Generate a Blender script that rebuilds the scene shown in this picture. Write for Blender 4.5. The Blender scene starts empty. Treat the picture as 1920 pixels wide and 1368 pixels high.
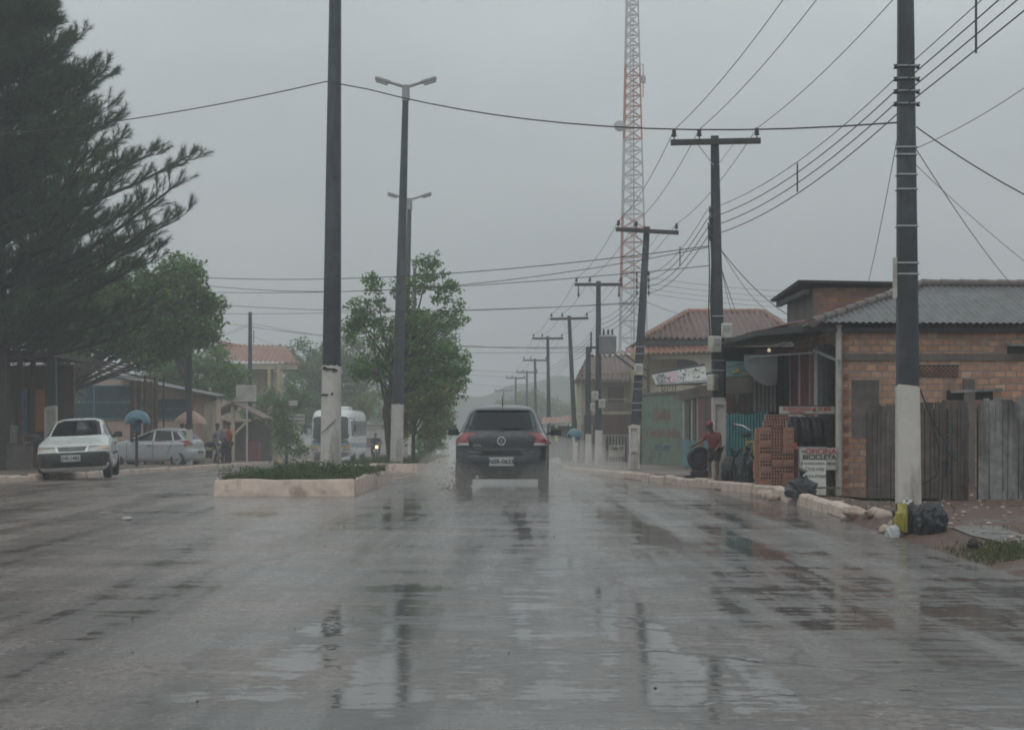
import bpy, math, random
import numpy as np
from mathutils import Vector, Matrix, Euler
sc = bpy.context.scene
col = sc.collection
rad = math.radians
# ---------------------------------------------------------------- camera
F, HZ, CH = 3400.0, 800.0, 1.15          # focal length in photo pixels, horizon row, eye height
cd = bpy.data.cameras.new('camera'); cam = bpy.data.objects.new('camera', cd); col.objects.link(cam)
cam.location = (0, 0, CH); cam.rotation_euler = (rad(90), 0, 0)
cd.sensor_width = 36; cd.lens = F / 1920 * 36; cd.shift_y = (HZ - 684) / 1920
cd.clip_start = .1; cd.clip_end = 3000
sc.camera = cam
# ---------------------------------------------------------------- world, sun, exposure
SUN_EL, SUN_ROT = rad(58), rad(200)
w = bpy.data.worlds.new("World"); sc.world = w; w.use_nodes = True
nt = w.node_tree; nt.nodes.clear()
def WN(t, **k):
    n = nt.nodes.new(t)
    for a, b in k.items(): setattr(n, a, b)
    return n
out = WN('ShaderNodeOutputWorld'); bg = WN('ShaderNodeBackground'); bg.inputs[1].default_value = 0.111
sky = WN('ShaderNodeTexSky', sky_type='NISHITA'); sky.sun_disc = False; sky.sun_elevation = SUN_EL; sky.sun_rotation = SUN_ROT
sky.dust_density = 4; sky.air_density = 1.5
tc = WN('ShaderNodeTexCoord')
mp = WN('ShaderNodeMapping'); mp.inputs['Scale'].default_value = (1.3, 1.3, 3.2)
nz = WN('ShaderNodeTexNoise'); nz.inputs['Scale'].default_value = 3.2; nz.inputs['Detail'].default_value = 5; nz.inputs['Roughness'].default_value = .55
rp = WN('ShaderNodeValToRGB')
rp.color_ramp.elements[0].position = .30; rp.color_ramp.elements[0].color = (.74, .765, .785, 1)
rp.color_ramp.elements[1].position = .70; rp.color_ramp.elements[1].color = (1.0, 1.0, 1.0, 1)
sx = WN('ShaderNodeSeparateXYZ')
gr = WN('ShaderNodeValToRGB')
e = gr.color_ramp.elements
e[0].position = 0; e[0].color = (.315, .345, .36, 1)
e[1].position = .26; e[1].color = (.66, .72, .735, 1)
ee = e.new(.10); ee.color = (.445, .485, .497, 1)
ee = e.new(1.0); ee.color = (.72, .77, .785, 1)
m1 = WN('ShaderNodeMix', data_type='RGBA', blend_type='MULTIPLY'); m1.inputs[0].default_value = 1
m2 = WN('ShaderNodeVectorMath', operation='SCALE'); m2.inputs['Scale'].default_value = 10.0
m3 = WN('ShaderNodeMix', data_type='RGBA'); m3.inputs[0].default_value = .94
hs = WN('ShaderNodeHueSaturation'); hs.inputs['Saturation'].default_value = .35
L = nt.links.new
L(tc.outputs['Generated'], mp.inputs[0]); L(mp.outputs[0], nz.inputs['Vector']); L(nz.outputs['Fac'], rp.inputs[0])
L(tc.outputs['Generated'], sx.inputs[0]); L(sx.outputs['Z'], gr.inputs[0])
L(gr.outputs[0], m1.inputs[6]); L(rp.outputs[0], m1.inputs[7]); L(m1.outputs[2], m2.inputs[0])
L(sky.outputs[0], hs.inputs['Color']); L(hs.outputs[0], m3.inputs[6]); L(m2.outputs[0], m3.inputs[7])
L(m3.outputs[2], bg.inputs[0]); L(bg.outputs[0], out.inputs[0])
sl = bpy.data.lights.new('sun', 'SUN'); so = bpy.data.objects.new('sun', sl); col.objects.link(so)
sl.energy = .5; sl.angle = rad(60); sl.color = (1, .97, .93)
so.rotation_euler = (rad(90) - SUN_EL, 0, rad(180) - SUN_ROT)
sc.view_settings.view_transform = 'Standard'; sc.view_settings.look = 'None'
sc.view_settings.exposure = 0.0; sc.view_settings.gamma = 1; sc.view_settings.use_curve_mapping = False
try:
    sc.cycles.use_denoising = True; sc.cycles.denoiser = 'OPENIMAGEDENOISE'
    sc.cycles.volume_bounces = 2; sc.cycles.max_bounces = 8; sc.cycles.transparent_max_bounces = 8
    sc.cycles.filter_width = 1.75; sc.cycles.use_adaptive_sampling = True; sc.cycles.adaptive_threshold = .02
except Exception: pass
# ---------------------------------------------------------------- coordinates
def gz(Y):                                  # the street runs gently downhill away from the camera
    if Y < 32: return 0.0
    if Y < 40: return -.0125 * (Y - 32) ** 2 / 16
    if Y < 110: return -.0125 * (Y - 36)
    return -.925 - .45 * (1 - math.exp(-(Y - 110) / 50.))
def P(px, py, s): return Vector(((px - 960) / s, F / s, CH + (HZ - py) / s))   # photo pixel + pixels per metre -> point
def G(px, s, dz=0): return Vector(((px - 960) / s, F / s, gz(F / s) + dz))
# ---------------------------------------------------------------- object helpers
def tag(o, label=None, cat=None, group=None, kind=None):
    if label: o['label'] = label
    if cat: o['category'] = cat
    if group: o['group'] = group
    if kind: o['kind'] = kind
    return o
def thing(name, label, cat, loc=(0, 0, 0), rz=0, group=None, rot=None):
    o = bpy.data.objects.new(name, None); col.objects.link(o); o.empty_display_size = .1
    o.location = loc; o.rotation_euler = rot if rot else (0, 0, rz)
    return tag(o, label, cat, group)
def copy_tree(o, parent=None, **kw):
    c = o.copy(); col.objects.link(c)
    if parent is not None: c.parent = parent
    for ch in list(o.children): copy_tree(ch, c)
    if 'loc' in kw: c.location = kw['loc']
    if 'rz' in kw: c.rotation_euler.z = kw['rz']
    if 'sc' in kw: c.scale = kw['sc']
    if 'label' in kw: c['label'] = kw['label']
    return c
class MB:
    def __init__(s): s.v = []; s.f = []; s.m = []; s.s = []
    def add(s, vs, fs, m=0, sm=False, M=None):
        o = len(s.v)
        if M is not None: vs = [M @ Vector(p) for p in vs]
        s.v += [tuple(p) for p in vs]
        for f in fs: s.f.append(tuple(i + o for i in f)); s.m.append(m); s.s.append(sm)
        return s
    def box(s, c, d, m=0, M=None, top=None, bev=0):
        x, y, z = d[0] / 2, d[1] / 2, d[2] / 2
        tx, ty = (top[0] / 2, top[1] / 2) if top else (x, y)
        vs = [(-x, -y, -z), (x, -y, -z), (x, y, -z), (-x, y, -z), (-tx, -ty, z), (tx, -ty, z), (tx, ty, z), (-tx, ty, z)]
        T = Matrix.Translation(c)
        if M is not None: T = T @ M
        return s.add(vs, [(3, 2, 1, 0), (4, 5, 6, 7), (0, 1, 5, 4), (1, 2, 6, 5), (2, 3, 7, 6), (3, 0, 4, 7)], m, False, T)
    def cham(s, c, d, ch, m=0, M=None, top=1.0):   # upright box with chamfered vertical and top edges
        x, y, z = d[0] / 2, d[1] / 2, d[2] / 2
        def ring(k, zz, e):
            X, Y = x * k - e, y * k - e; q = min(ch, X * .9, Y * .9)
            return [(-X + q, -Y, zz), (X - q, -Y, zz), (X, -Y + q, zz), (X, Y - q, zz), (X - q, Y, zz), (-X + q, Y, zz), (-X, Y - q, zz), (-X, -Y + q, zz)]
        rs = ring(1, -z, 0) + ring(top, z - ch, 0) + ring(top, z, ch * .8)
        fs = [tuple(range(7, -1, -1)), tuple(range(16, 24))]
        for k in (0, 8):
            for i in range(8): j = (i + 1) % 8; fs.append((k + i, k + j, k + 8 + j, k + 8 + i))
        T = Matrix.Translation(c)
        if M is not None: T = T @ M
        return s.add(rs, fs, m, False, T)
    def bar(s, a, b, w, h=None, m=0):            # square bar between two points
        a, b = Vector(a), Vector(b); d = b - a
        R = d.to_track_quat('Z', 'Y').to_matrix().to_4x4()
        return s.box((a + b) / 2, (w, h or w, d.length), m, R)
    def tube(s, pts, r, n=8, m=0, caps=True, sm=True):
        pts = [Vector(p) for p in pts]; k = len(pts)
        rs = list(r) if hasattr(r, '__len__') else [r] * k
        t0 = (pts[1] - pts[0]).normalized(); up = Vector((0, 0, 1)) if abs(t0.z) < .9 else Vector((1, 0, 0))
        a = t0.cross(up).normalized(); vs = []
        for i in range(k):
            t = (pts[min(i + 1, k - 1)] - pts[max(i - 1, 0)]).normalized()
            a = (a - t * a.dot(t)).normalized(); b = t.cross(a)
            for j in range(n):
                q = 2 * math.pi * j / n; vs.append(pts[i] + (a * math.cos(q) + b * math.sin(q)) * rs[i])
        fs = [(i * n + j, i * n + (j + 1) % n, (i + 1) * n + (j + 1) % n, (i + 1) * n + j) for i in range(k - 1) for j in range(n)]
        s.add(vs, fs, m, sm)
        if caps: s.add(vs[:n], [tuple(range(n - 1, -1, -1))], m); s.add(vs[-n:], [tuple(range(n))], m)
        return s
    def lathe(s, prof, n=24, m=0, M=None, sm=True):
        vs = []; k = len(prof)
        for r, z in prof:
            for j in range(n):
                q = 2 * math.pi * j / n; vs.append((r * math.cos(q), r * math.sin(q), z))
        fs = [(i * n + j, i * n + (j + 1) % n, (i + 1) * n + (j + 1) % n, (i + 1) * n + j) for i in range(k - 1) for j in range(n)]
        return s.add(vs, fs, m, sm, M)
    def prism(s, poly, d, m=0, M=None):          # 2-D outline (x,z) pushed along y
        n = len(poly)
        vs = [(x, 0, z) for x, z in poly] + [(x, d, z) for x, z in poly]
        fs = [tuple(range(n)), tuple(range(2 * n - 1, n - 1, -1))] + [(i, i + n, (i + 1) % n + n, (i + 1) % n) for i in range(n)]
        return s.add(vs, fs, m, False, M)
    def grid(s, fn, nu, nv, m=0, sm=True):
        vs = [fn(i / nu, j / nv) for j in range(nv + 1) for i in range(nu + 1)]
        fs = [(j * (nu + 1) + i, j * (nu + 1) + i + 1, (j + 1) * (nu + 1) + i + 1, (j + 1) * (nu + 1) + i) for j in range(nv) for i in range(nu)]
        return s.add(vs, fs, m, sm)
    def ball(s, c, r, nu=16, nv=10, m=0, M=None, jit=0, seed=0, zmin=-1):
        rx, ry, rz = r if hasattr(r, '__len__') else (r, r, r)
        rg = random.Random(seed); T = Matrix.Translation(c)
        if M is not None: T = T @ M
        ph = [rg.uniform(0, 6.28) for _ in range(9)]
        def f(u, v):
            a, b = 2 * math.pi * u, math.pi * (v - .5)
            x, y, z = math.cos(a) * math.cos(b), math.sin(a) * math.cos(b), max(math.sin(b), zmin)
            k = 1 + jit * (math.sin(3 * x + ph[0]) * math.sin(4 * y + ph[1]) + .7 * math.sin(7 * z + ph[2] + 3 * x) * math.sin(6 * x + ph[3]) + .5 * math.sin(11 * y + ph[4] + 5 * z) + .3 * math.sin(17 * x + ph[5]) * math.sin(15 * z + ph[6]))
            return T @ Vector((x * rx * k, y * ry * k, z * rz * k))
        return s.grid(f, nu, nv, m)
    def build(s, name, mats, parent=None, sharp=None, flatten=False):
        me = bpy.data.meshes.new(name); me.from_pydata(s.v, [], s.f); me.validate()
        if not isinstance(mats, (list, tuple)): mats = [mats]
        for q in mats: me.materials.append(q)
        if len(me.polygons) == len(s.f):
            me.polygons.foreach_set('material_index', s.m); me.polygons.foreach_set('use_smooth', s.s)
        if sharp is not None:
            me.polygons.foreach_set('use_smooth', [True] * len(me.polygons)); me.set_sharp_from_angle(angle=rad(sharp))
        me.update()
        o = bpy.data.objects.new(name, me); col.objects.link(o)
        if parent is not None: o.parent = parent
        return o
def npmesh(name, V, Fq, mats, parent=None, smooth=False, mi=None):   # fast mesh from numpy (all faces same size)
    me = bpy.data.meshes.new(name); n, k = Fq.shape
    me.vertices.add(len(V)); me.vertices.foreach_set('co', V.astype(np.float32).ravel())
    me.loops.add(n * k); me.loops.foreach_set('vertex_index', Fq.astype(np.int32).ravel())
    me.polygons.add(n); me.polygons.foreach_set('loop_start', np.arange(0, n * k, k, dtype=np.int32))
    me.polygons.foreach_set('loop_total', np.full(n, k, dtype=np.int32))
    me.polygons.foreach_set('use_smooth', np.full(n, smooth))
    if not isinstance(mats, (list, tuple)): mats = [mats]
    for q in mats: me.materials.append(q)
    if mi is not None: me.polygons.foreach_set('material_index', mi)
    me.update(calc_edges=True); me.validate()
    o = bpy.data.objects.new(name, me); col.objects.link(o)
    if parent is not None: o.parent = parent
    return o
def bake(o):                                   # evaluate modifiers into a plain mesh
    dg = bpy.context.evaluated_depsgraph_get()
    me = bpy.data.meshes.new_from_object(o.evaluated_get(dg))
    old = o.data; o.modifiers.clear(); o.data = me; me.name = o.name
    if old.users == 0: (bpy.data.meshes if isinstance(old, bpy.types.Mesh) else bpy.data.curves).remove(old)
    return o
def text(body, size, m, parent, loc, rot=(rad(90), 0, 0), name='lettering', sxy=(1, 1), align='CENTER', bold=0, ext=.003, shear=0):
    cu = bpy.data.curves.new('tmp_text', 'FONT'); cu.body = body; cu.size = size; cu.align_x = align; cu.align_y = 'CENTER'
    cu.extrude = ext; cu.offset = bold; cu.shear = shear; cu.resolution_u = 3
    t = bpy.data.objects.new('tmp_text', cu); col.objects.link(t)
    dg = bpy.context.evaluated_depsgraph_get(); me = bpy.data.meshes.new_from_object(t.evaluated_get(dg))
    bpy.data.objects.remove(t); bpy.data.curves.remove(cu)
    me.name = name; me.materials.clear(); me.materials.append(m)
    o = bpy.data.objects.new(name, me); col.objects.link(o); o.parent = parent
    o.location = loc; o.rotation_euler = rot; o.scale = (sxy[0], sxy[1], 1)
    return o
# ---------------------------------------------------------------- materials
_mc = {}
class NT:
    def __init__(s, name):
        s.mat = bpy.data.materials.new(name); s.mat.use_nodes = True; s.t = s.mat.node_tree; s.t.nodes.clear()
        s.o = s.n('ShaderNodeOutputMaterial'); s.b = s.n('ShaderNodeBsdfPrincipled'); s.l(s.b.outputs[0], s.o.inputs[0])
        s.c = s.n('ShaderNodeTexCoord')
    def n(s, t, **k):
        q = s.t.nodes.new(t)
        for a, b in k.items(): setattr(q, a, b)
        return q
    def l(s, a, b): s.t.links.new(a, b)
    def noise(s, scale, detail=4, rough=.55, vec=None, mscale=None, dist=0):
        q = s.n('ShaderNodeTexNoise'); q.inputs['Scale'].default_value = scale; q.inputs['Detail'].default_value = detail
        q.inputs['Roughness'].default_value = rough; q.inputs['Distortion'].default_value = dist
        v = vec or s.c.outputs['Object']
        if mscale:
            mm = s.n('ShaderNodeMapping'); mm.inputs['Scale'].default_value = mscale; s.l(v, mm.inputs[0]); v = mm.outputs[0]
        s.l(v, q.inputs['Vector']); return q.outputs['Fac']
    def ramp(s, fac, stops):
        q = s.n('ShaderNodeValToRGB'); es = q.color_ramp.elements
        def c4(c): return (c, c, c, 1) if not hasattr(c, '__len__') else (*c[:3], 1)
        es[0].position = stops[0][0]; es[0].color = c4(stops[0][1]); es[1].position = stops[-1][0]; es[1].color = c4(stops[-1][1])
        for p, c in stops[1:-1]: x = es.new(p); x.color = c4(c)
        s.l(fac, q.inputs[0]); return q.outputs[0]
    def mix(s, fac, a, b, mode='MIX'):
        q = s.n('ShaderNodeMix', data_type='RGBA', blend_type=mode)
        for i, x in ((0, fac), (6, a), (7, b)):
            if hasattr(x, 'is_linked'): s.l(x, q.inputs[i])
            elif i == 0: q.inputs[0].default_value = x
            else: q.inputs[i].default_value = (*x[:3], 1)
        return q.outputs[2]
    def math(s, op, a, b=None):
        q = s.n('ShaderNodeMath', operation=op)
        for i, x in ((0, a), (1, b)):
            if x is None: continue
            if hasattr(x, 'is_linked'): s.l(x, q.inputs[i])
            else: q.inputs[i].default_value = x
        return q.outputs[0]
    def bump(s, h, st=.3, dist=.02):
        q = s.n('ShaderNodeBump'); q.inputs['Strength'].default_value = st; q.inputs['Distance'].default_value = dist
        s.l(h, q.inputs['Height']); s.l(q.outputs[0], s.b.inputs['Normal']); return q
    def set(s, **k):
        for a, v in k.items():
            i = s.b.inputs[a.replace('_', ' ')]
            if hasattr(v, 'is_linked'): s.l(v, i)
            elif hasattr(v, '__len__'): i.default_value = (*v[:3], 1)
            else: i.default_value = v
        return s
def mat(name, c, rough=.55, metal=0, var=.25, vs=4, bump=.15, bs=30, dirt=None, ds=2.5, da=.5, spec=.5, coat=0, streak=False, emit=0, rvar=.1):
    if name in _mc: return _mc[name]
    t = NT(name)
    nf = t.noise(vs, 5)
    lo = tuple(x * (1 - var) for x in c); hi = tuple(min(1, x * (1 + var)) for x in c)
    cc = t.ramp(nf, [(.3, lo), (.7, hi)])
    if dirt:
        df = t.noise(ds, 6, .65, mscale=(1, 1, .25) if streak else None)
        mk = t.ramp(df, [(.62 - da * .35, 0.), (.75 - da * .2, 1.)])
        cc = t.mix(mk, cc, dirt)
    rf = t.ramp(t.noise(vs * 2.3, 4), [(.3, max(.02, rough - rvar)), (.7, min(1, rough + rvar))])
    t.set(Base_Color=cc, Roughness=rf, Metallic=metal, Specular_IOR_Level=spec, Coat_Weight=coat)
    if coat: t.set(Coat_Roughness=.05)
    if bump: t.bump(t.noise(bs, 4), bump, .01)
    if emit: t.set(Emission_Color=c, Emission_Strength=emit)
    _mc[name] = t.mat; return t.mat
def leaf_mat(name, stops, trans=.35, rough=.42):
    t = NT(name); g = t.n('ShaderNodeNewGeometry')
    big = t.noise(.55, 3); mixv = t.math('ADD', t.math('MULTIPLY', g.outputs['Random Per Island'], .55), t.math('MULTIPLY', big, .5))
    cc = t.ramp(mixv, stops)
    t.set(Base_Color=cc, Roughness=rough, Specular_IOR_Level=.4)
    tr = t.n('ShaderNodeBsdfTranslucent'); t.l(cc, tr.inputs[0])
    ms = t.n('ShaderNodeMixShader'); ms.inputs[0].default_value = trans
    t.l(t.b.outputs[0], ms.inputs[1]); t.l(tr.outputs[0], ms.inputs[2]); t.l(ms.outputs[0], t.o.inputs[0])
    return t.mat
def brick_mat(name, bw, bh, cols, mortar, mz=.012, scale=1):
    t = NT(name)
    s = t.n('ShaderNodeSeparateXYZ'); t.l(t.c.outputs['Object'], s.inputs[0])
    cb = t.n('ShaderNodeCombineXYZ'); wob = t.noise(2.2, 3)
    t.l(t.math('ADD', s.outputs[0], s.outputs[1]), cb.inputs[0])
    t.l(t.math('ADD', s.outputs[2], t.math('MULTIPLY', wob, .07)), cb.inputs[1])
    b = t.n('ShaderNodeTexBrick'); t.l(cb.outputs[0], b.inputs['Vector'])
    b.inputs['Scale'].default_value = 1; b.inputs['Brick Width'].default_value = bw; b.inputs['Row Height'].default_value = bh
    b.inputs['Mortar Size'].default_value = mz; b.inputs['Mortar Smooth'].default_value = .2; b.inputs['Bias'].default_value = 0
    b.inputs['Color1'].default_value = (0, 0, 0, 1); b.inputs['Color2'].default_value = (1, 1, 1, 1); b.inputs['Mortar'].default_value = (.5, .5, .5, 1)
    cc = t.ramp(b.outputs['Color'], [(0, cols[0]), (.35, cols[1]), (.7, cols[2]), (1, cols[3])])
    cc = t.mix(.55, cc, t.ramp(t.noise(9, 5), [(.3, (.55, .5, .46)), (.7, (1.15, 1.1, 1.05))]), 'MULTIPLY')
    # horizontal grooves of the hollow clay bricks: their shade put into the colour as darker bands
    wv = t.n('ShaderNodeTexWave', bands_direction='Y'); wv.inputs['Scale'].default_value = 1 / bh * .95; t.l(cb.outputs[0], wv.inputs['Vector'])
    cc = t.mix(t.math('MULTIPLY', wv.outputs['Fac'], .18), cc, tuple(x * .6 for x in cols[1]))
    cc = t.mix(b.outputs['Fac'], cc, mortar)
    st = t.ramp(t.noise(1.1, 6, .7, mscale=(1, 1, .5)), [(.48, 0.), (.66, .72)])
    cc = t.mix(st, cc, (.15, .12, .10))
    cc = t.mix(t.ramp(t.noise(2.6, 6, .75), [(.58, 0.), (.66, .6)]), cc, tuple(min(1, x * 1.5) for x in mortar))
    t.set(Base_Color=cc, Roughness=.7, Specular_IOR_Level=.35)
    h = t.math('SUBTRACT', t.math('MULTIPLY', t.noise(40, 4), .4), b.outputs['Fac'])
    t.bump(h, .6, .012)
    return t.mat
def glass_mat(name, c=(.010, .012, .014), rough=.08):
    t = NT(name); t.set(Base_Color=c, Roughness=t.ramp(t.noise(60, 3), [(.4, rough), (.7, rough + .14)]), Specular_IOR_Level=.28)
    t.bump(t.noise(90, 2), .06, .004); return t.mat
# ---------------------------------------------------------------- palette
m_dark = mat('tarred_concrete', (.030, .036, .043), .5, var=.4, vs=4, bump=.6, bs=45, dirt=(.085, .095, .105), ds=1.8, da=.42, streak=True)
m_white = mat('whitewash', (.56, .53, .49), .7, var=.08, vs=6, bump=.5, bs=30, dirt=(.26, .225, .195), ds=2.8, da=.3, streak=True)
m_pink = mat('whitewashed_kerb', (.58, .46, .39), .7, var=.15, vs=5, bump=.45, bs=14, dirt=(.33, .25, .20), ds=3.2, da=.3)
m_wood = mat('dark_timber', (.036, .034, .034), .6, var=.35, vs=5, bump=.3, bs=30)
m_plank = mat('weathered_plank', (.235, .23, .225), .7, var=.35, vs=7, bump=.4, bs=40, dirt=(.05, .045, .04), ds=3, da=.5, streak=True)
m_brownp = mat('brown_plank', (.115, .093, .082), .65, var=.35, vs=6, bump=.4, bs=35, dirt=(.055, .047, .043), ds=3, da=.45, streak=True)
m_wire = mat('wire_black', (.02, .021, .022), .5, bump=0)
m_galv = mat('galvanised_steel', (.33, .34, .35), .45, .6, var=.15, vs=8, bump=.05)
m_grey = mat('grey_paint', (.30, .31, .31), .5, var=.1, bump=.05)
m_porc = mat('brown_porcelain', (.03, .022, .02), .3, bump=0)
m_meter = mat('meter_box_plastic', (.50, .49, .44), .5, var=.12, dirt=(.25, .22, .18), da=.3)
m_metred = mat('tower_red', (.36, .085, .05), .5, var=.2)
m_metwhite = mat('tower_white', (.42, .41, .40), .5, var=.2)
m_tyre = mat('tyre_rubber', (.018, .018, .019), .6, var=.3, bump=.3, bs=60, dirt=(.05, .04, .035), da=.3)
m_rim = mat('wheel_silver', (.30, .31, .32), .4, .5, var=.2)
m_rimdark = mat('wheel_dark', (.05, .05, .052), .5, .3, var=.2)
m_blackpl = mat('black_plastic', (.022, .024, .026), .5, var=.2, bump=.1)
m_under = mat('dark_underbody', (.01, .01, .01), .8, bump=0)
m_glass = glass_mat('tinted_glass')
m_glass2 = glass_mat('bus_glass', (.018, .022, .025), .08)
m_paintd = mat('graphite_car_paint', (.022, .027, .032), .33, .25, var=.15, vs=2, bump=0, spec=.5, coat=.55, dirt=(.045, .043, .042), ds=2, da=.25)
m_paintw = mat('white_car_paint', (.70, .72, .71), .3, 0, var=.04, vs=2, bump=0, coat=.5)
m_paints = mat('silver_car_paint', (.46, .48, .50), .35, .25, var=.06, vs=2, bump=0, coat=.5)
m_red = mat('tail_light_red', (.26, .035, .035), .2, var=.15, bump=0, coat=.6)
m_clear = mat('headlight_lens', (.42, .42, .36), .15, .3, var=.25, vs=14, bump=0, coat=.8)
m_chrome = mat('chrome', (.6, .61, .62), .2, .9, var=.05, bump=0)
m_plate = mat('plate_grey', (.48, .49, .48), .45, var=.06, bump=0)
m_ink = mat('black_ink', (.03, .03, .032), .5, bump=0)
m_inkred = mat('red_paint', (.36, .05, .045), .5, var=.2)
m_inkblue = mat('blue_paint', (.08, .16, .25), .5, var=.2)
m_leafd = leaf_mat('dark_leaf', [(.1, (.040, .088, .03)), (.5, (.082, .175, .045)), (.9, (.17, .30, .07))])
m_leafm = leaf_mat('mid_leaf', [(.1, (.05, .125, .038)), (.5, (.105, .23, .06)), (.9, (.21, .35, .09))])
m_leafy = leaf_mat('yellow_leaf', [(.1, (.08, .12, .03)), (.5, (.17, .21, .045)), (.9, (.28, .30, .07))])
m_needle = leaf_mat('pine_needle', [(.1, (.032, .066, .044)), (.5, (.058, .112, .064)), (.85, (.10, .165, .075)), (1, (.16, .17, .08))], .4, .5)
m_bark = mat('bark', (.045, .038, .033), .8, var=.4, vs=9, bump=.6, bs=25)
m_grass = leaf_mat('grass_blade', [(.1, (.04, .058, .024)), (.5, (.075, .10, .036)), (.9, (.14, .14, .06))])
m_cover = leaf_mat('ground_cover_leaf', [(.1, (.03, .055, .022)), (.5, (.06, .105, .036)), (.9, (.12, .17, .055))])
m_soil = mat('dark_soil', (.045, .035, .027), .8, var=.4, vs=6, bump=.5)
# ---------------------------------------------------------------- the setting: ground, road, pavements, hills
def road_material():
    t = NT('wet_asphalt'); O = t.c.outputs['Object']
    big = t.noise(.16, 4, .6); mid = t.noise(.8, 5, .6, mscale=(.55, 1, 1)); streak = t.noise(1.0, 5, .62, mscale=(1.5, .07, 1)); band = t.noise(1.1, 4, .6, mscale=(.22, 1.1, 1))
    fine = t.noise(28, 5, .7); grit = t.noise(110, 3, .6)
    # reddish mud washed over the worn tarmac, mostly on the left and along the edges
    s = t.n('ShaderNodeSeparateXYZ'); t.l(O, s.inputs[0])
    left = t.n('ShaderNodeMapRange'); left.inputs[1].default_value = 0.5; left.inputs[2].default_value = -5; t.l(s.outputs[0], left.inputs[0])
    mudn = t.math('ADD', t.math('MULTIPLY', left.outputs[0], .16), t.math('ADD', t.math('MULTIPLY', mid, .7), t.math('MULTIPLY', fine, .3)))
    mud = t.ramp(mudn, [(.50, 0.), (.66, 1.)])
    fleck = t.noise(16, 6, .75, mscale=(1, .55, 1))
    asp = t.ramp(fine, [(.3, (.132, .122, .115)), (.7, (.232, .218, .208))])
    asp = t.mix(t.ramp(streak, [(.46, 0.), (.60, .7)]), asp, (.085, .082, .080))
    cc = t.mix(t.math('MULTIPLY', mud, .75), asp, t.ramp(fine, [(.3, (.19, .15, .13)), (.7, (.31, .255, .23))]))
    pit = t.math('MULTIPLY', t.ramp(fleck, [(.50, 0.), (.58, 1.)]), t.ramp(mid, [(.42, .12), (.6, .85)]))
    cc = t.mix(t.math('MULTIPLY', pit, .7), cc, (.075, .058, .05))
    # cracks and old patches in the tarmac
    vo = t.n('ShaderNodeTexVoronoi', feature='DISTANCE_TO_EDGE'); vo.inputs['Scale'].default_value = .42
    wv_ = t.n('ShaderNodeMapping'); va = t.n('ShaderNodeVectorMath', operation='ADD'); nn = t.n('ShaderNodeTexNoise'); nn.inputs['Scale'].default_value = 1.6; nn.inputs['Detail'].default_value = 5
    t.l(O, nn.inputs['Vector']); t.l(O, va.inputs[0]); t.l(nn.outputs['Color'], va.inputs[1]); t.l(va.outputs[0], vo.inputs['Vector'])
    crack = t.math('MULTIPLY', t.ramp(vo.outputs['Distance'], [(.0, 1.), (.018, 0.)]), t.ramp(big, [(.45, 0.), (.6, .8)]))
    cc = t.mix(crack, cc, (.05, .044, .04))
    # standing water: thin film in hollows and wheel tracks
    wet = t.math('ADD', t.math('MULTIPLY', mid, .28), t.math('ADD', t.math('MULTIPLY', streak, .44), t.math('ADD', t.math('MULTIPLY', band, .22), t.math('MULTIPLY', big, .16))))
    wet = t.math('ADD', wet, t.math('MULTIPLY', t.noise(5.5, 6, .7, mscale=(.5, 1.5, 1)), .24))
    wet = t.math('SUBTRACT', wet, t.math('MULTIPLY', mud, .06))
    pud = t.ramp(wet, [(.628, 0.), (.682, 1.)])
    damp = t.ramp(wet, [(.53, 0.), (.63, 1.)])
    ro = t.mix(pud, t.mix(damp, t.ramp(fine, [(.3, .34), (.7, .50)]), (.17, .17, .17)), (.065, .065, .065))
    t.set(Base_Color=t.mix(t.math('MULTIPLY', pud, .4), cc, (.075, .068, .063)), Roughness=ro, IOR=1.36, Specular_IOR_Level=.5)
    rip = t.noise(9, 4, .55, mscale=(.7, 1, 1))
    dry = t.math('ADD', t.math('MULTIPLY', fine, .8), t.math('MULTIPLY', grit, .5))
    inv = t.math('SUBTRACT', 1.0, pud)
    h = t.math('ADD', t.math('MULTIPLY', dry, t.math('ADD', t.math('MULTIPLY', inv, .9), .03)), t.math('ADD', t.math('MULTIPLY', rip, .22), t.math('MULTIPLY', crack, -.5)))
    t.bump(h, .24, .02)
    return t.mat
m_road = road_material()
def dirt_material(name, c1, c2, wet=.5):
    t = NT(name); n1 = t.noise(.9, 5, .65); n2 = t.noise(14, 5, .65)
    cc = t.ramp(n2, [(.3, c1), (.7, c2)]); pud = t.ramp(n1, [(.60 - wet * .15, 0.), (.70 - wet * .1, 1.)])
    t.set(Base_Color=t.mix(t.math('MULTIPLY', pud, .5), cc, tuple(x * .5 for x in c1)), Roughness=t.mix(pud, (.75, .75, .75), (.22, .22, .22)), Specular_IOR_Level=.4)
    t.bump(t.math('MULTIPLY', n2, t.math('SUBTRACT', 1.05, pud)), .5, .03); return t.mat
m_mud = dirt_material('red_mud', (.075, .043, .032), (.15, .09, .066))
m_walk = dirt_material('muddy_paving', (.13, .10, .082), (.21, .17, .145), .8)
KERB = [(-5, 3.9), (14, 3.95), (21, 4.15), (31.3, 4.4), (34, 3.78), (36.5, 3.42), (43, 2.85), (58, 1.75), (75, 1.2), (120, .3), (240, -2.2), (420, -6)]
def kerbx(Y): return float(np.interp(Y, [k[0] for k in KERB], [k[1] for k in KERB]))
LEFTX = -10.8
def leftx(Y): return LEFTX - .02 * max(0, Y - 50)
YS = list(np.arange(-6, 60, 1.0)) + list(np.arange(60, 130, 4.0)) + list(np.arange(130, 440, 15.0))
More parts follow.
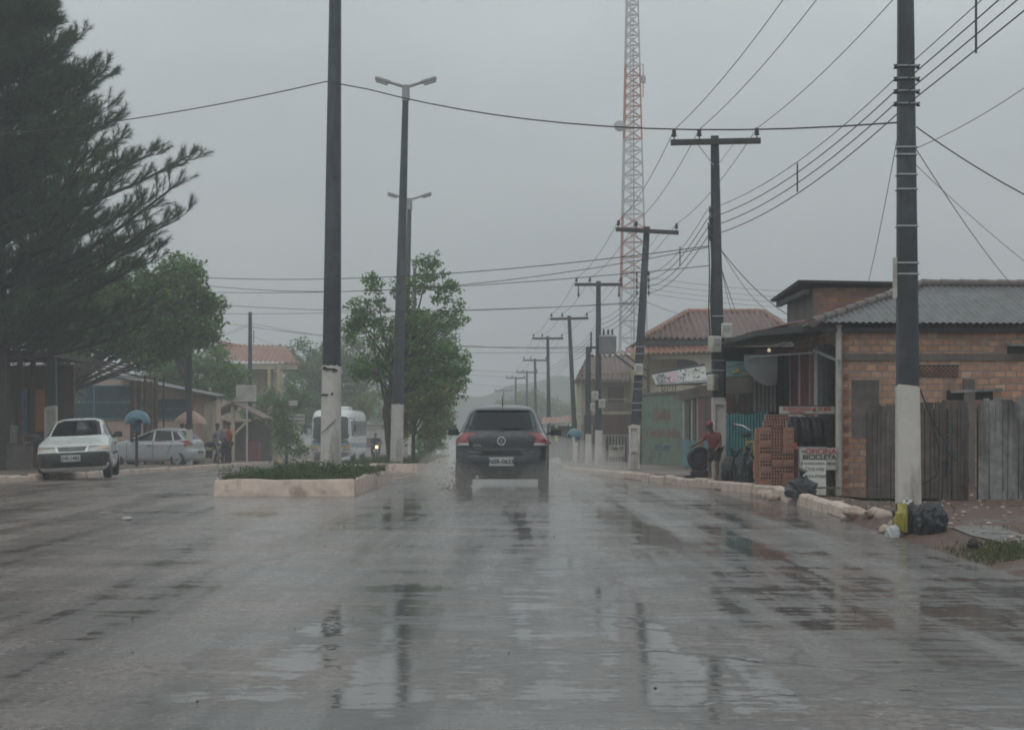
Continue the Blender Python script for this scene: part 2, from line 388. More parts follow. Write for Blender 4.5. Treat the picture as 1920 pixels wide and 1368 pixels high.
def sheet(name, xs_of_y, ys, zf, m, nx=1):
    b = MB(); V = []
    for y in ys:
        r = xs_of_y(y)
        for i in range(len(r)): V.append((r[i], y, zf(r[i], y, i)))
    k = len(xs_of_y(ys[0])); fs = [(j * k + i, j * k + i + 1, (j + 1) * k + i + 1, (j + 1) * k + i) for j in range(len(ys) - 1) for i in range(k - 1)]
    b.add(V, fs, 0, True); o = b.build(name, m); return tag(o, kind='structure')
sheet('ground', lambda y: [-240, -60, -20, 0, 20, 60, 240], YS, lambda x, y, i: gz(y) - .12, m_mud)
rx = [-60, -30, -14]
sheet('road', lambda y: [(-60 if y < 33 else leftx(y) - 1), -9 - (3 if y < 33 else 0), -6, -4, -2, 0, min(1.5, kerbx(y) - .3), kerbx(y) + .05], YS, lambda x, y, i: gz(y) - (.02 if i == 7 else 0), m_road)
rg = random.Random(3)
def pav(x, y):
    k = kerbx(y); return gz(y) + float(np.interp(x - k, [-.03, .12, .5, 1.2, 2.5], [-.03, kh(y) * .8, max(kh(y), .07), .1, .11])) + (.015 * math.sin(3 * y + 2) if y < 34 and x - k > .3 else 0)
def kh(y): return float(np.interp(y, [18.5, 21, 60, 100], [.015, .12, .12, .1]))
sheet('right_pavement', lambda y: [kerbx(y) - .03, kerbx(y) + .12, kerbx(y) + .5, kerbx(y) + 1.2, kerbx(y) + 2.5, 7.5, 14, 40], YS,
      lambda x, y, i: gz(y) + [-.03, kh(y) * .8, max(kh(y), .07), .1, .11, .12, .12, .2][i] + (.015 * math.sin(3 * y + 2) if 1 < i < 6 and y < 34 else 0), m_mud)
ysl = [y for y in YS if y >= 36]
sheet('left_pavement', lambda y: [-40, -20, leftx(y) - 3, leftx(y) - 1.2, leftx(y) - .16], ysl, lambda x, y, i: gz(y) + .13, m_walk)
# paved apron in front of the shops farther down on the right
sheet('shop_apron', lambda y: [kerbx(y) + .25, kerbx(y) + 1.5, 5.2], [y for y in YS if 40 <= y <= 120], lambda x, y, i: gz(y) + .135, m_walk)
# kerbs
def kerb(name, xf, ys, wd, top, seed, side=1):
    b = MB(); r = random.Random(seed)
    for y0, y1 in zip(ys[:-1], ys[1:]):
        g = .012; t0, t1 = top + r.uniform(-.03, .02), top + r.uniform(-.03, .02); dx = r.uniform(-.025, .025)
        a, c = xf(y0) + dx, xf(y1) + dx
        V = []
        for y, x, t in ((y0 + g, a, t0), (y1 - g, c, t1)):
            z = gz(y)
            V += [(x - side * .02, y, z - .1), (x, y, z + t - .03), (x + side * .03, y, z + t), (x + side * wd, y, z + t), (x + side * wd, y, z - .1)]
        b.add(V, [(0, 1, 6, 5), (1, 2, 7, 6), (2, 3, 8, 7), (3, 4, 9, 8), (0, 4, 3, 2, 1), (5, 6, 7, 8, 9)] if side > 0 else [(5, 6, 1, 0), (6, 7, 2, 1), (7, 8, 3, 2), (8, 9, 4, 3), (1, 2, 3, 4, 0), (9, 8, 7, 6, 5)])
    o = b.build(name, m_pink); return tag(o, kind='structure')
kerb('right_kerb', kerbx, [22.7, 24.3, 25.8, 27.2], .14, .15, 1)
kerb('right_kerb', kerbx, [28.3, 29.1, 30.6, 32.0, 33.5] + list(np.arange(34.5, 46, 1.0)) + list(np.arange(46, 100, 2)), .14, .15, 2)
kerb('left_kerb', lambda y: leftx(y), list(np.arange(36, 60, 1)) + list(np.arange(60, 120, 3)), .16, .14, 4, -1)
# puddle and pale path on the right verge
def blob(name, c, rx, ry, z, m, seed, n=40):
    r = random.Random(seed); ph = [r.uniform(0, 6) for _ in range(4)]
    pts = []
    for i in range(n):
        a = 2 * math.pi * i / n; k = 1 + .13 * math.sin(2 * a + ph[0]) + .1 * math.sin(3 * a + ph[1]) + .07 * math.sin(5 * a + ph[2]) + .04 * math.sin(9 * a + ph[3])
        pts.append((c[0] + rx * k * math.cos(a), c[1] + ry * k * math.sin(a), z))
    b = MB(); b.add(pts, [tuple(range(n))]); return tag(b.build(name, m), kind='structure')
tw = NT('puddle_water'); tw.set(Base_Color=(.06, .042, .034), Roughness=.04, IOR=1.33); tw.bump(tw.noise(7, 3), .05, .01); m_water = tw.mat
blob('puddle', (5.35, 27.7), .95, 1.9, .137, m_water, 5)
m_path = dirt_material('worn_concrete', (.15, .14, .13), (.22, .205, .19), .9)
sheet('path', lambda y: [kerbx(y) + .52 + .03 * math.sin(y), kerbx(y) + .75, kerbx(y) + 1.0 + .03 * math.sin(2 * y)], [12, 13, 14, 15, 16, 17, 18, 19, 19.6], lambda x, y, i: pav(x, y) + .012, m_path)
# hills far behind, fading in the rain
hb = MB(); hr = random.Random(9)
def hillf(u, v):
    x = -230 + 460 * u; y = 400 + 30 * v
    h = 9 + 3 * math.sin(x * .021 + 1) + 2.0 * math.sin(x * .06) + .8 * math.sin(x * .21) + .5 * math.sin(x * .5 + 2)
    return (x, y, -2 + (h + 1.2) * math.sin(v * math.pi / 2))
hb.grid(hillf, 240, 6)
tag(hb.build('hills', mat('forest_hill', (.045, .07, .04), .9, var=.4, vs=.3, bump=0)), kind='structure')

# ---------------------------------------------------------------- grass tufts (uncountable ground cover)
def grass(name, pts, hgt, wd, m, seed, lean=.5):
    r = np.random.RandomState(seed); n = len(pts); p = np.array(pts, float)
    a = r.uniform(0, 2 * np.pi, n); h = hgt * r.uniform(.45, 1.2, n); ln = lean * r.uniform(.1, 1, n) * h; b = r.uniform(0, 2 * np.pi, n)
    d = np.stack([np.cos(a), np.sin(a), 0 * a], 1) * (wd / 2)
    tip = p + np.stack([np.cos(b) * ln, np.sin(b) * ln, h], 1)
    V = np.stack([p - d, p + d, tip], 1).reshape(-1, 3); Fq = np.arange(3 * n).reshape(n, 3)
    return npmesh(name, V, Fq, m)
def scatter_leaves(name, centres, nleaf, spread, size, m, parent, seed, up=.25, aspect=.5):
    r = np.random.RandomState(seed); C_ = np.array(centres, float); k = len(C_); N = k * nleaf
    c = np.repeat(C_, nleaf, 0); off = r.normal(0, 1, (N, 3)); off /= np.linalg.norm(off, axis=1, keepdims=True) + 1e-9
    off *= (r.uniform(0, 1, (N, 1)) ** .5) * np.array(spread)
    p = c + off
    nrm = r.normal(0, 1, (N, 3)) + off * .8 + np.array([0, 0, up * 3]); nrm /= np.linalg.norm(nrm, axis=1, keepdims=True)
    t = r.normal(0, 1, (N, 3)) + np.array([0, 0, -.5]); t -= nrm * (t * nrm).sum(1, keepdims=True); t /= np.linalg.norm(t, axis=1, keepdims=True) + 1e-9
    bt = np.cross(nrm, t); s = size * r.uniform(.55, 1.25, (N, 1))
    V = np.stack([p - t * s * .5, p + bt * s * aspect * .5 + nrm * s * .08, p + t * s * .5, p - bt * s * aspect * .5 + nrm * s * .08], 1).reshape(-1, 3)
    return npmesh(name, V, np.arange(4 * N).reshape(N, 4), m, parent)
def tree(name, label, base, blobs, nclump, nleaf, size, m, seed, trunk_r=.14, spread=.35, group=None, trunk_top=None, lean=(0, 0), cat='tree', limbs=12, up=.25):
    # blobs: (centre local, radii) ellipsoids making up the crown
    r = random.Random(seed); t = thing(name, label, cat, base, 0, group)
    cs = []; vol = [b[1][0] * b[1][1] * b[1][2] for b in blobs]; tot = sum(vol)
    for (c, rd), v in zip(blobs, vol):
        for _ in range(max(3, int(nclump * v / tot))):
            while True:
                q = Vector((r.gauss(0, 1), r.gauss(0, 1), r.gauss(0, 1))).normalized()
                k = r.uniform(0, 1) ** .38
                k *= 1 + .13 * math.sin(5 * q.x + seed) * math.sin(4 * q.z + 2 * seed) + .08 * math.sin(9 * q.y)
                if r.random() > .08: break
            cs.append((c[0] + q.x * rd[0] * k, c[1] + q.y * rd[1] * k, c[2] + q.z * rd[2] * k))
    scatter_leaves('crown', cs, nleaf, (spread, spread, spread * .7), size, m, t, seed, up)
    b = MB(); mid = Vector(blobs[0][0]); top = Vector(trunk_top) if trunk_top else Vector((mid.x, mid.y, mid.z + blobs[0][1][2] * .3))
    pts = [Vector((0, 0, -.1)), Vector((lean[0], lean[1], top.z * .35)), Vector((top.x * .6 + lean[0] * .5, top.y * .6, top.z * .7)), top]
    b.tube(pts, [trunk_r * 1.25, trunk_r, trunk_r * .7, trunk_r * .25], 9)
    for i in range(limbs):
        e = Vector(r.choice(cs)); k = r.uniform(.3, .8)
        st = pts[1].lerp(pts[2], (k - .3) * 2) if k < .8 else pts[2]
        if e.z < st.z - .3: continue
        md = st.lerp(e, .5) + Vector((r.uniform(-.2, .2), r.uniform(-.2, .2), r.uniform(0, .35)))
        b.tube([st, md, e], [trunk_r * .42, trunk_r * .25, trunk_r * .08], 6)
    b.build('trunk', m_bark, t)
    return t
# ---------------------------------------------------------------- poles
def pole_shaft(t, h, w0, w1, white, kind='rect', lean=0, recess=False, wmat=None, bandz=()):
    def at(z): return lean * z / h, w0 + (w1 - w0) * z / h
    x0, a = 0, w0; xw, aw = at(white); xt, at_ = at(h)
    b = MB(); c = MB()
    if kind == 'rect':
        def seg(mb, z0, z1, e=0):
            xa, wa = at(z0); xb, wb = at(z1); ch = .025
            vs = []
            for x, ww, z in ((xa, wa + e, z0), (xb, wb + e, z1)):
                X, Yh = ww / 2, ww * .36
                vs += [(x - X + ch, -Yh, z), (x + X - ch, -Yh, z), (x + X, -Yh + ch, z), (x + X, Yh - ch, z), (x + X - ch, Yh, z), (x - X + ch, Yh, z), (x - X, Yh - ch, z), (x - X, -Yh + ch, z)]
            mb.add(vs, [tuple(range(7, -1, -1)), tuple(range(8, 16))] + [(i, (i + 1) % 8, 8 + (i + 1) % 8, 8 + i) for i in range(8)])
        seg(b, white - .06, h); seg(c, -.3, white + .004, .006)
        rj = random.Random(int(h * 1000)); n_ = len(c.v)
        c.v = [(x, y, z + rj.uniform(-.03, .025)) if i >= n_ - 8 else (x, y, z) for i, (x, y, z) in enumerate(c.v)]
        if recess:                                   # the hollow web of a double-T concrete pole, open towards the viewer
            for sx in (-1, 1): c.box((lean * .3 * white / h + sx * w0 * .41, -w0 * .36 - .03, white * .5), (w0 * .2, .06, white * .94), 0)
            c.box((0, -w0 * .36 - .03, white * .95), (w0 * .98, .058, .08)); c.box((0, -w0 * .36 - .03, white * .42), (w0 * .7, .057, .06))
    else:
        n = 16
        b.tube([(xw * .97, 0, white - .05), at(white + (h - white) * .5)[:1] + (0, white + (h - white) * .5), (xt, 0, h)], [aw / 2, (aw + at_) / 4, at_ / 2], n)
        rr = random.Random(int(h * 100)); c.tube([(0, 0, -.3), (xw * .5, 0, white * .5), (xw, 0, white + .01)], [w0 / 2 + .004, (w0 + aw) / 4 + .004, aw / 2 + .004], 30, 0, False)
        c.v = [(x, y, z + rr.uniform(-.022, .018)) if z > white else (x, y, z) for x, y, z in c.v]
    b.build('shaft', m_dark, t); c.build('painted_base', wmat or m_white, t)
    for z in bandz:
        x, ww = at(z); k = MB(); k.cham((x, 0, z), (ww + .03, ww * .72 + .03, .022), .01); k.build('wire_band', m_galv, t)
    return at
def crossarm(t, x, z, w, tilt=0, ins=(-.46, -.18, .46), under=()):
    R = Matrix.Rotation(tilt, 4, 'Y'); T = Matrix.Translation((x, -.16, z)) @ R
    b = MB(); b.cham((0, 0, 0), (w, .10, .115), .012, 0); o = b.build('crossarm', m_wood, t); o.matrix_local = T
    for sx in (-1, 1):
        k = MB(); k.bar((x + sx * .04, -.17, z - .48), (x + sx * w * .2, -.17, z - .05 - sx * tilt * .3), .035, .012); k.build('brace', m_galv, t)
    res = []
    for i in ins:
        k = MB(); k.lathe([(.012, -.1), (.012, .06), (.05, .065), (.055, .09), (.035, .105), (.05, .12), (.048, .14), (.03, .155), (.045, .17), (.035, .21), (.0, .215)], 12)
        q = k.build('insulator', m_porc, t); q.matrix_local = T @ Matrix.Translation((i * w, 0, .05))
        res.append(T @ Vector((i * w, 0, .25)))
    for i in under:
        k = MB(); k.lathe([(.0, .0), (.025, -.02), (.03, -.3), (.05, -.32), (.02, -.42), (.0, -.43)], 10); q = k.build('fuse_cutout', m_porc, t); q.matrix_local = T @ Matrix.Translation((i * w, -.05, -.05))
    return res
def meter(t, x, y, z, rz=0, s=1.0):
    b = MB(); b.cham((0, 0, 0), (.25 * s, .16, .32 * s), .02); o = b.build('meter_box', m_meter, t); o.location = (x, y, z); o.rotation_euler = (0, 0, rz)
    k = MB(); k.cham((0, -.085, .05 * s), (.13 * s, .015, .12 * s), .006); k.build('meter_window', m_grey, o)
def rack(t, x, y, z0, n=4, dz=.2):               # low-voltage rack with spool insulators
    b = MB(); b.box((x, y, z0 + dz * (n - 1) / 2), (.03, .03, dz * n)); b.build('insulator_rack', m_galv, t)
    for i in range(n):
        k = MB(); k.lathe([(.0, -.045), (.04, -.04), (.022, -.01), (.022, .01), (.04, .04), (.0, .045)], 10); q = k.build('spool_insulator', m_porc, t); q.location = (x, y - .05, z0 + i * dz)
POLES = {}
def utility(key, px, s, top_y, arm_px, label, w0=.32, w1=.2, white=1.75, lean_px=0, tilt=0, base_dz=.12, recess=False, bands=(), nm=0, under=(), loc=None):
    g = G(px, s, base_dz); h = (CH + (HZ - top_y) / s) - g.z
    t = thing('utility_pole', label, 'utility pole', g, 0, 'utility poles along the right pavement')
    at = pole_shaft(t, h, w0, w1, white, 'rect', lean_px / s, recess, None, bands)
    ins = crossarm(t, at(h - .12)[0], h - .14, arm_px / s, tilt, under=under)
    POLES[key] = dict(t=t, g=g, h=h, at=at, ins=[g + i for i in ins], s=s)
    return t
tA = utility('A', 1703, 138, -150, 255, 'nearest tall utility pole behind the two black bags, white base, no crossarm in sight', .315, .19, 1.58, lean_px=-6, bands=(3.25, 3.1, 3.75, 4.45, 4.72, 4.82, 4.25))
for z in (5.41, 5.58, 5.75, 5.92):
    b = MB(); b.box((-.02, -.0, z), (.27, .22, .018)); b.build('rack_band', m_galv, tA)
    for sx in (-1, 1):
        k = MB(); k.lathe([(.0, -.03), (.03, -.028), (.015, 0), (.03, .028), (0, .03)], 10); q = k.build('spool_insulator', m_porc, tA); q.location = (-.02 + sx * .155, 0, z)
b = MB(); b.box((-.185, -.02, 3.05), (.05, .07, .55)); b.build('cable_duct', m_meter, tA)
tB = utility('B', 1349, 92, 255, 168, 'second utility pole with crossarm beside the turquoise panel, two meter boxes on its shaft', .30, .16, 1.62, lean_px=-9, tilt=-.02, recess=True, bands=(2.4, 2.2, 3.3, 2.75))
meter(tB, -.13, -.3, 2.72, .5); meter(tB, .12, -.26, 3.0, -.15, .9); meter(tB, -.16, -.22, 1.95, 1.0)
rack(tB, -.2, -.05, 4.92, 4, .18)
k = MB(); k.tube([(-.2, -.1, 5.3), (-.17, -.16, 4.4), (-.2, -.18, 3.6), (-.15, -.16, 2.8), (-.17, -.18, 2.4)], .018, 6); k.tube([(-.24, -.1, 5.2), (-.22, -.16, 4.2), (-.24, -.18, 3.4), (-.2, -.16, 2.7)], .014, 6); k.build('cable_bundle', m_wire, tB)
tC = utility('C', 1187, 66, 425, 118, 'third utility pole, leaning to the right, its white hollow base beside the green wall', .30, .17, 1.28, lean_px=26, tilt=.055, recess=True, bands=(2.3, 2.5, 1.9, 1.7, 3.3, 3.5))
meter(tC, .14, -.22, 1.55 + 1.3); rack(tC, .44, -.05, 5.02, 4, .18); rack(tC, .10, -.05, 5.02, 4, .18)
tD = utility('D', 1122, 50, 527, 90, 'fourth utility pole carrying a grey transformer drum below its crossarm', .27, .17, 1.3, under=(-.42, .42))
meter(tD, -.14, -.2, 2.6); meter(tD, .12, -.2, 2.3)
b = MB(); b.lathe([(0, 0), (.3, 0), (.33, .05), (.33, .62), (.35, .64), (.3, .7), (0, .74)], 20)
o = b.build('transformer', m_grey, tD); o.location = (.34, -.12, 4.15)
for k_ in (-.15, .02, .17):
    b = MB(); b.lathe([(.03, 0), (.05, .05), (.03, .09), (.045, .13), (.02, .22), (0, .23)], 8); q = b.build('bushing', m_porc, o); q.location = (k_, -.05, .72)
b = MB(); b.box((-.1, -.1, 4.4), (.5, .12, .08)); b.box((-.28, -.12, 4.6), (.06, .06, .75)); b.build('mounting_bracket', m_wood, tD)
tE = utility('E', 1080, 40, 592, 72, 'fifth utility pole, leaning left, in front of the smaller blue phone dome', .26, .16, 1.3, lean_px=-13, tilt=-.02)
meter(tE, .13, -.2, 2.1)
utility('F', 1030, 33, 630, 58, 'sixth utility pole, rising just right of the dark hatchback roof', .26, .16, 1.2, lean_px=-3)
utility('G', 1005, 25.5, 672, 45, 'seventh utility pole, in front of the round far tree', .26, .16, 1.2, lean_px=-2)
utility('H', 988, 21.5, 695, 40, 'eighth utility pole, at the middle of the round far tree', .26, .16, 1.2)
utility('I', 967, 19.5, 706, 36, 'ninth utility pole, at the left edge of the round far tree', .26, .16, 1.2)
utility('J', 944, 15, 730, 34, 'farthest faint utility pole above the roof of the dark hatchback', .26, .16, 1.2)
# plain poles without crossarms
def plain(px, s, top_y, w0, w1, white, label, lean_px=0, dz=.12, kind='rect', recess=False, racks=(), group='plain posts without crossarm'):
    g = G(px, s, dz); h = CH + (HZ - top_y) / s - g.z
    t = thing('service_pole', label, 'pole', g, 0, group)
    pole_shaft(t, h, w0, w1, white, kind, lean_px / s, recess)
    for z in racks: rack(t, -w0 * .7, -.05, z, 3, .16)
    return t
t = plain(1103, 46, 650, .26, .2, 1.2, 'short dark post standing left of the transformer pole, with small insulators'); rack(t, -.25, -.05, 3.6, 3, .16); meter(t, .2, -.15, 2.3)
plain(97, 64, 560, .34, .22, 1.85, 'dark pole with white hollow base behind the white car', recess=True)
plain(355, 50, 560, .22, .17, 1.35, 'dark pole with white foot between the beige umbrella and lattice window', dz=.1)
t = plain(469, 36, 585, .24, .18, .4, 'tall dark pole behind the notice board, carrying many wires'); rack(t, .2, -.05, 6.2, 4, .17)
plain(525, 27, 645, .24, .17, .4, 'thin dark pole under the corner of the orange tiled house', racks=(4.2,))
# ---------------------------------------------------------------- double street lamps in the median
def lamp_head(t, sx, z, x):
    b = MB(); b.tube([(x, 0, z - .06), (x + sx * .28, 0, z + .02), (x + sx * .55, 0, z + .11)], [.055, .05, .045], 10); b.build('arm', m_grey, t)
    h = MB(); R = Matrix.Translation((x + sx * .74, 0, z + .15)) @ Matrix.Rotation(-sx * .3, 4, 'Y')
    h.cham((0, 0, .02), (.52, .24, .09), .03, 0, R); h.cham((sx * .04, 0, -.055), (.40, .2, .07), .02, 1, R); h.build('lamp_head', [m_grey, m_galv], t)
def street_lamp(px, s, top_y, lean_px, label, w0=.40, white=1.9, dz=.25):
    g = G(px, s, dz); h = CH + (HZ - top_y) / s - g.z
    t = thing('street_lamp', label, 'street lamp', g, 0, 'double-armed street lamps in the median')
    at = pole_shaft(t, h, w0, .19, white, 'round', lean_px / s)
    x = at(h)[0]; b = MB(); b.tube([(x, 0, h - .5), (x, 0, h - .02)], [.13, .12], 12); b.build('collar', m_grey, t)
    for sx in (-1, 1): lamp_head(t, sx, h, x)
    return t, g, h, at
t, g1, h1, at1 = street_lamp(620, 94, -265, 11, 'nearest street lamp pole in the first planter, thick white base with scuffed top edge', .415, 2.12)
b = MB()
for i, (z, wd, sx) in enumerate(((2.06, .30, 0), (2.09, .09, -.1), (2.03, .12, .11), (1.55, .16, -.10), (1.57, .05, .05))):
    b.prism([(sx - wd / 2, z - .015), (sx - wd / 4, z - .03), (sx + wd / 2, z - .012), (sx + wd / 3, z + .018), (sx - wd / 3, z + .02)], .01, 0, Matrix.Translation((0, -.212, 0)))
b.bar((-.17, -.212, .78), (.12, -.212, 1.05), .012, .012); b.build('scuff_marks', m_ink, t)
street_lamp(743, 58, 160, 18, 'second street lamp with two heads, its white base under the light green tree', .42, 1.9)
street_lamp(757, 41.7, 372, 11, 'third street lamp, seen right behind the second one', .34, 1.5)
street_lamp(772, 31.4, 487, 6, 'fourth street lamp, its heads lost in the median tree crown', .34, 1.5)
# ---------------------------------------------------------------- telecom tower
def tower():
    s = 20.0; t = thing('lattice_tower', 'tall red and white lattice radio tower behind the tiled houses', 'radio tower', G(1184, s), rad(14))
    z0, z1, w0, w1 = 0, 52, 3.1, 1.0; tri = [(-.5, -.3), (.5, -.3), (-.28, .55)]
    def wz(z): return w0 + (w1 - w0) * min(1, z / 44)
    def c(i, z): q = wz(z); return Vector((tri[i][0] * q, tri[i][1] * q, z))
    z = 0.0; band = -1; mb = None
    def flush(): 
        if mb: mb.build('red_section' if band % 2 == 0 else 'white_section', m_metred if band % 2 == 0 else m_metwhite, t)
    while z < z1:
        st = max(.95, wz(z) * .62); zn = min(z1, z + st)
        if int(z / 7.2) != band: flush(); band = int(z / 7.2); mb = MB()
        for i in range(3):
            j = (i + 1) % 3
            mb.bar(c(i, z), c(i, zn), .13); mb.bar(c(i, z), c(j, z), .08)
            mb.bar(c(i, z), c(j, zn), .062); mb.bar(c(j, z), c(i, zn), .062)
        z = zn
    flush()
    l = MB()
    for x in (-.12, .12): l.bar((x + .1, 0, 0), (x + .02, 0, z1), .04)
    for i in range(120): l.bar((-.05, 0, i * .42), (.18, 0, i * .42), .025)
    l.tube([(.3, .05, 0), (.2, .05, 38)], .06, 6); l.build('ladder', m_galv, t)
    d = MB(); M = Matrix.Translation((-1.35, -.6, 30.4)) @ Matrix.Rotation(rad(80), 4, 'X') @ Matrix.Rotation(rad(-14), 4, 'Y')
    d.lathe([(0, -.18), (.3, -.15), (.5, -.05), (.53, .02), (.53, .1), (0, .13)], 24, 0, M); d.build('dish', m_grey, t)
    b = MB(); b.bar((-1.35, -.5, 30.4), (-.75, -.4, 30.4), .07); b.build('dish_arm', m_galv, t)
    a = MB(); a.bar((.6, 0, 36.4), (1.15, 0, 36.4), .06); a.bar((.65, 0, 33.4), (1.2, 0, 33.4), .06); a.bar((1.15, 0, 33.4), (1.15, 0, 36.4), .07); a.build('antenna_frame', m_metred, t)
    q = MB(); q.cham((1.15, -.05, 35.0), (.45, .3, .7), .06); q.build('antenna', m_grey, t)
tower()
# ---------------------------------------------------------------- wires
def sagpts(a, b, sag, n=14):
    a, b = Vector(a), Vector(b); return [a.lerp(b, i / n) - Vector((0, 0, 4 * sag * (i / n) * (1 - i / n))) for i in range(n + 1)]
def wire(label, spans, r=.011, group='overhead wires', name='overhead_wire', cat='wire', m=None):
    mb = MB(); pts = []
    for a, b, s in spans:
        q = sagpts(a, b, s); pts += q if not pts else q[1:]
    mb.tube(pts, r * .72, 5); return tag(mb.build(name, m or m_wire), label, cat, group)
order = 'ABCDEFGHIJ'
for k, nm in enumerate(('left', 'middle', 'right')):
    pts = [POLES[q]['ins'][k] for q in order]
    first = pts[0] + (pts[0] - pts[1]) * 1.3; first.z = pts[0].z + .1
    spans = [(first, pts[0], .25)] + [(a, b, .22) for a, b in zip(pts[:-1], pts[1:])]
    wire(f'thin wire running pole to pole on the {nm} insulators', spans, .010, 'wires carried on the crossarms')
def lowv(key, i, side=0):
    d = POLES[key]; z = {'A': 5.41, 'B': 4.92, 'C': 5.02, 'D': 4.9, 'E': 4.8, 'F': 4.8}[key] + i * (.17 if key == 'A' else .18)
    return d['g'] + Vector((d['at'](z)[0] + side, -.08, z))
for i, nm in enumerate(('lowest', 'second lowest', 'second highest', 'highest')):
    a = [lowv('A', i, .02), lowv('B', i, -.18), lowv('C', i, .1), lowv('D', i), lowv('E', i), lowv('F', i)]
    first = Vector((5.0, -4, a[0].z + .0))
    wire(f'{nm} of the four parallel wires strung along the pole shafts', [(first, a[0], .12)] + [(p, q, .28) for p, q in zip(a[:-1], a[1:])], .009 if i == 3 else .012, 'four parallel service wires')
# spacers hanging on the four wires
for px, y0, y1, s, lb in ((1830, -30, 100, 160, 'long spacer rod holding the four wires apart at the top right corner'), (1495, 306, 360, 112, 'spacer rod on the four wires between the two nearest crossarm poles'), (1275, 462, 498, 79, 'small spacer rod on the four wires before the leaning pole')):
    b = MB(); b.tube([P(px, y0, s), P(px, y1, s)], .014, 6); tag(b.build('wire_spacer', m_wood), lb, 'wire spacer', 'spacer rods')
p1 = Vector((g1.x + .07, g1.y, CH + (HZ - 153) / 94))
wire('thick twisted cable from the pine past the nearest lamp pole to the nearest utility pole', [(P(-200, 262, 80), p1 + Vector((-.15, 0, 0)), .25), (p1 + Vector((.13, 0, 0)), P(1683, 230, 138), .42)], .017, 'cables crossing the street')
def w2(label, p, q, sag=.15, r=.011, group='cables crossing the street'): wire(label, [(P(*p), P(*q), sag)], r, group)
w2('cable crossing from the second crossarm pole to the broad-leaf tree, upper of two', (1330, 461, 91), (300, 516, 62), .35, .014)
w2('cable crossing from the second crossarm pole to the broad-leaf tree, lower of two', (1330, 463, 91), (300, 524, 60), .62, .012)
w2('cable with a small knot crossing below the two upper cables', (1330, 498, 91), (300, 545, 58), .25, .012)
w2('crossing cable reaching the leaning pole, upper of its pair', (1197, 566, 66), (300, 562, 55), .32, .012)
w2('crossing cable reaching the leaning pole, lower of its pair', (1197, 569, 66), (300, 588, 52), .1, .010)
w2('crossing cable from the transformer pole to the tall dark pole', (1120, 650, 50), (469, 606, 36), .45, .012)
w2('crossing cable from the transformer pole to behind the broad-leaf tree', (1120, 655, 50), (380, 600, 40), .3, .010)
w2('crossing cable from the transformer pole, lowest above the bus', (1120, 660, 50), (525, 655, 27), .1, .012)
w2('crossing cable just below the fifth crossarm', (1072, 650, 40), (469, 612, 36), .35, .011)
w2('crossing cable ending at the sixth pole', (1028, 700, 33), (525, 662, 27), .2, .011)
w2('crossing cable ending at the seventh pole', (1004, 708, 25.5), (525, 668, 27), .25, .011)
w2('low crossing cable ending at the eighth pole', (987, 728, 21.5), (525, 676, 27), .2, .012)
w2('wire pair end dropping from the tall dark pole to the broad-leaf tree, upper', (469, 606, 36), (380, 640, 34), .05, .010)
w2('wire dropping from the tall dark pole to the broad-leaf tree, lower', (469, 610, 36), (330, 655, 34), .1, .010)
w2('wire from the tall dark pole to the thin dark pole', (469, 628, 36), (525, 650, 27), .05, .012)
w2('slack pale cable hanging between tall dark pole and broad-leaf tree', (469, 694, 36), (385, 640, 40), .35, .018)
w2('slack cable hanging between the tall dark pole and the thin dark pole', (469, 694, 36), (525, 715, 27), .5, .012)
g_ = 'service drops from the utility poles'
w2('thick drop from nearest pole down to the right picture edge', (1718, 238, 138), (1960, 385, 140), .05, .013, g_)
w2('thin wire rising from the nearest pole to the right picture edge', (1718, 278, 138), (1990, 115, 150), .08, .007, g_)
w2('drop from nearest pole to the ridge of the grey corrugated roof', (1718, 280, 138), (1900, 538, 101), .08, .009, g_)
w2('thin drop from nearest pole passing above the grey corrugated roof', (1718, 310, 138), (1960, 520, 120), .05, .006, g_)
w2('drop from nearest pole to the roof of the upper brick block', (1684, 250, 138), (1628, 530, 95), .08, .008, g_)
w2('drop from second crossarm pole to the side of the upper brick block, upper', (1353, 470, 91), (1480, 592, 86), .12, .012, g_)
w2('drop from second crossarm pole to the side of the upper brick block, lower', (1353, 470, 91), (1476, 600, 80), .3, .008, g_)
w2('drop from second crossarm pole to the tiled ridge, left of two', (1353, 505, 91), (1382, 590, 50), .03, .014, g_)
w2('drop from second crossarm pole to the tiled ridge, right of two', (1353, 505, 91), (1374, 590, 50), .1, .010, g_)
w2('wire from the leaning pole to the tiled roof hip', (1212, 566, 66), (1286, 592, 44), .03, .012, g_)
for i, y in enumerate((520, 531, 541, 550)):
    w2(('upper', 'second', 'third', 'lowest')[i] + ' of four wires from the leaning pole to behind the brick block', (1215, y, 66), (1480, y + 26, 60), .06, .007, 'wires behind the second pole')
w2('slack wire from the meter box to the shop awning', (1345, 690, 92), (1500, 622, 100), .15, .010, g_)
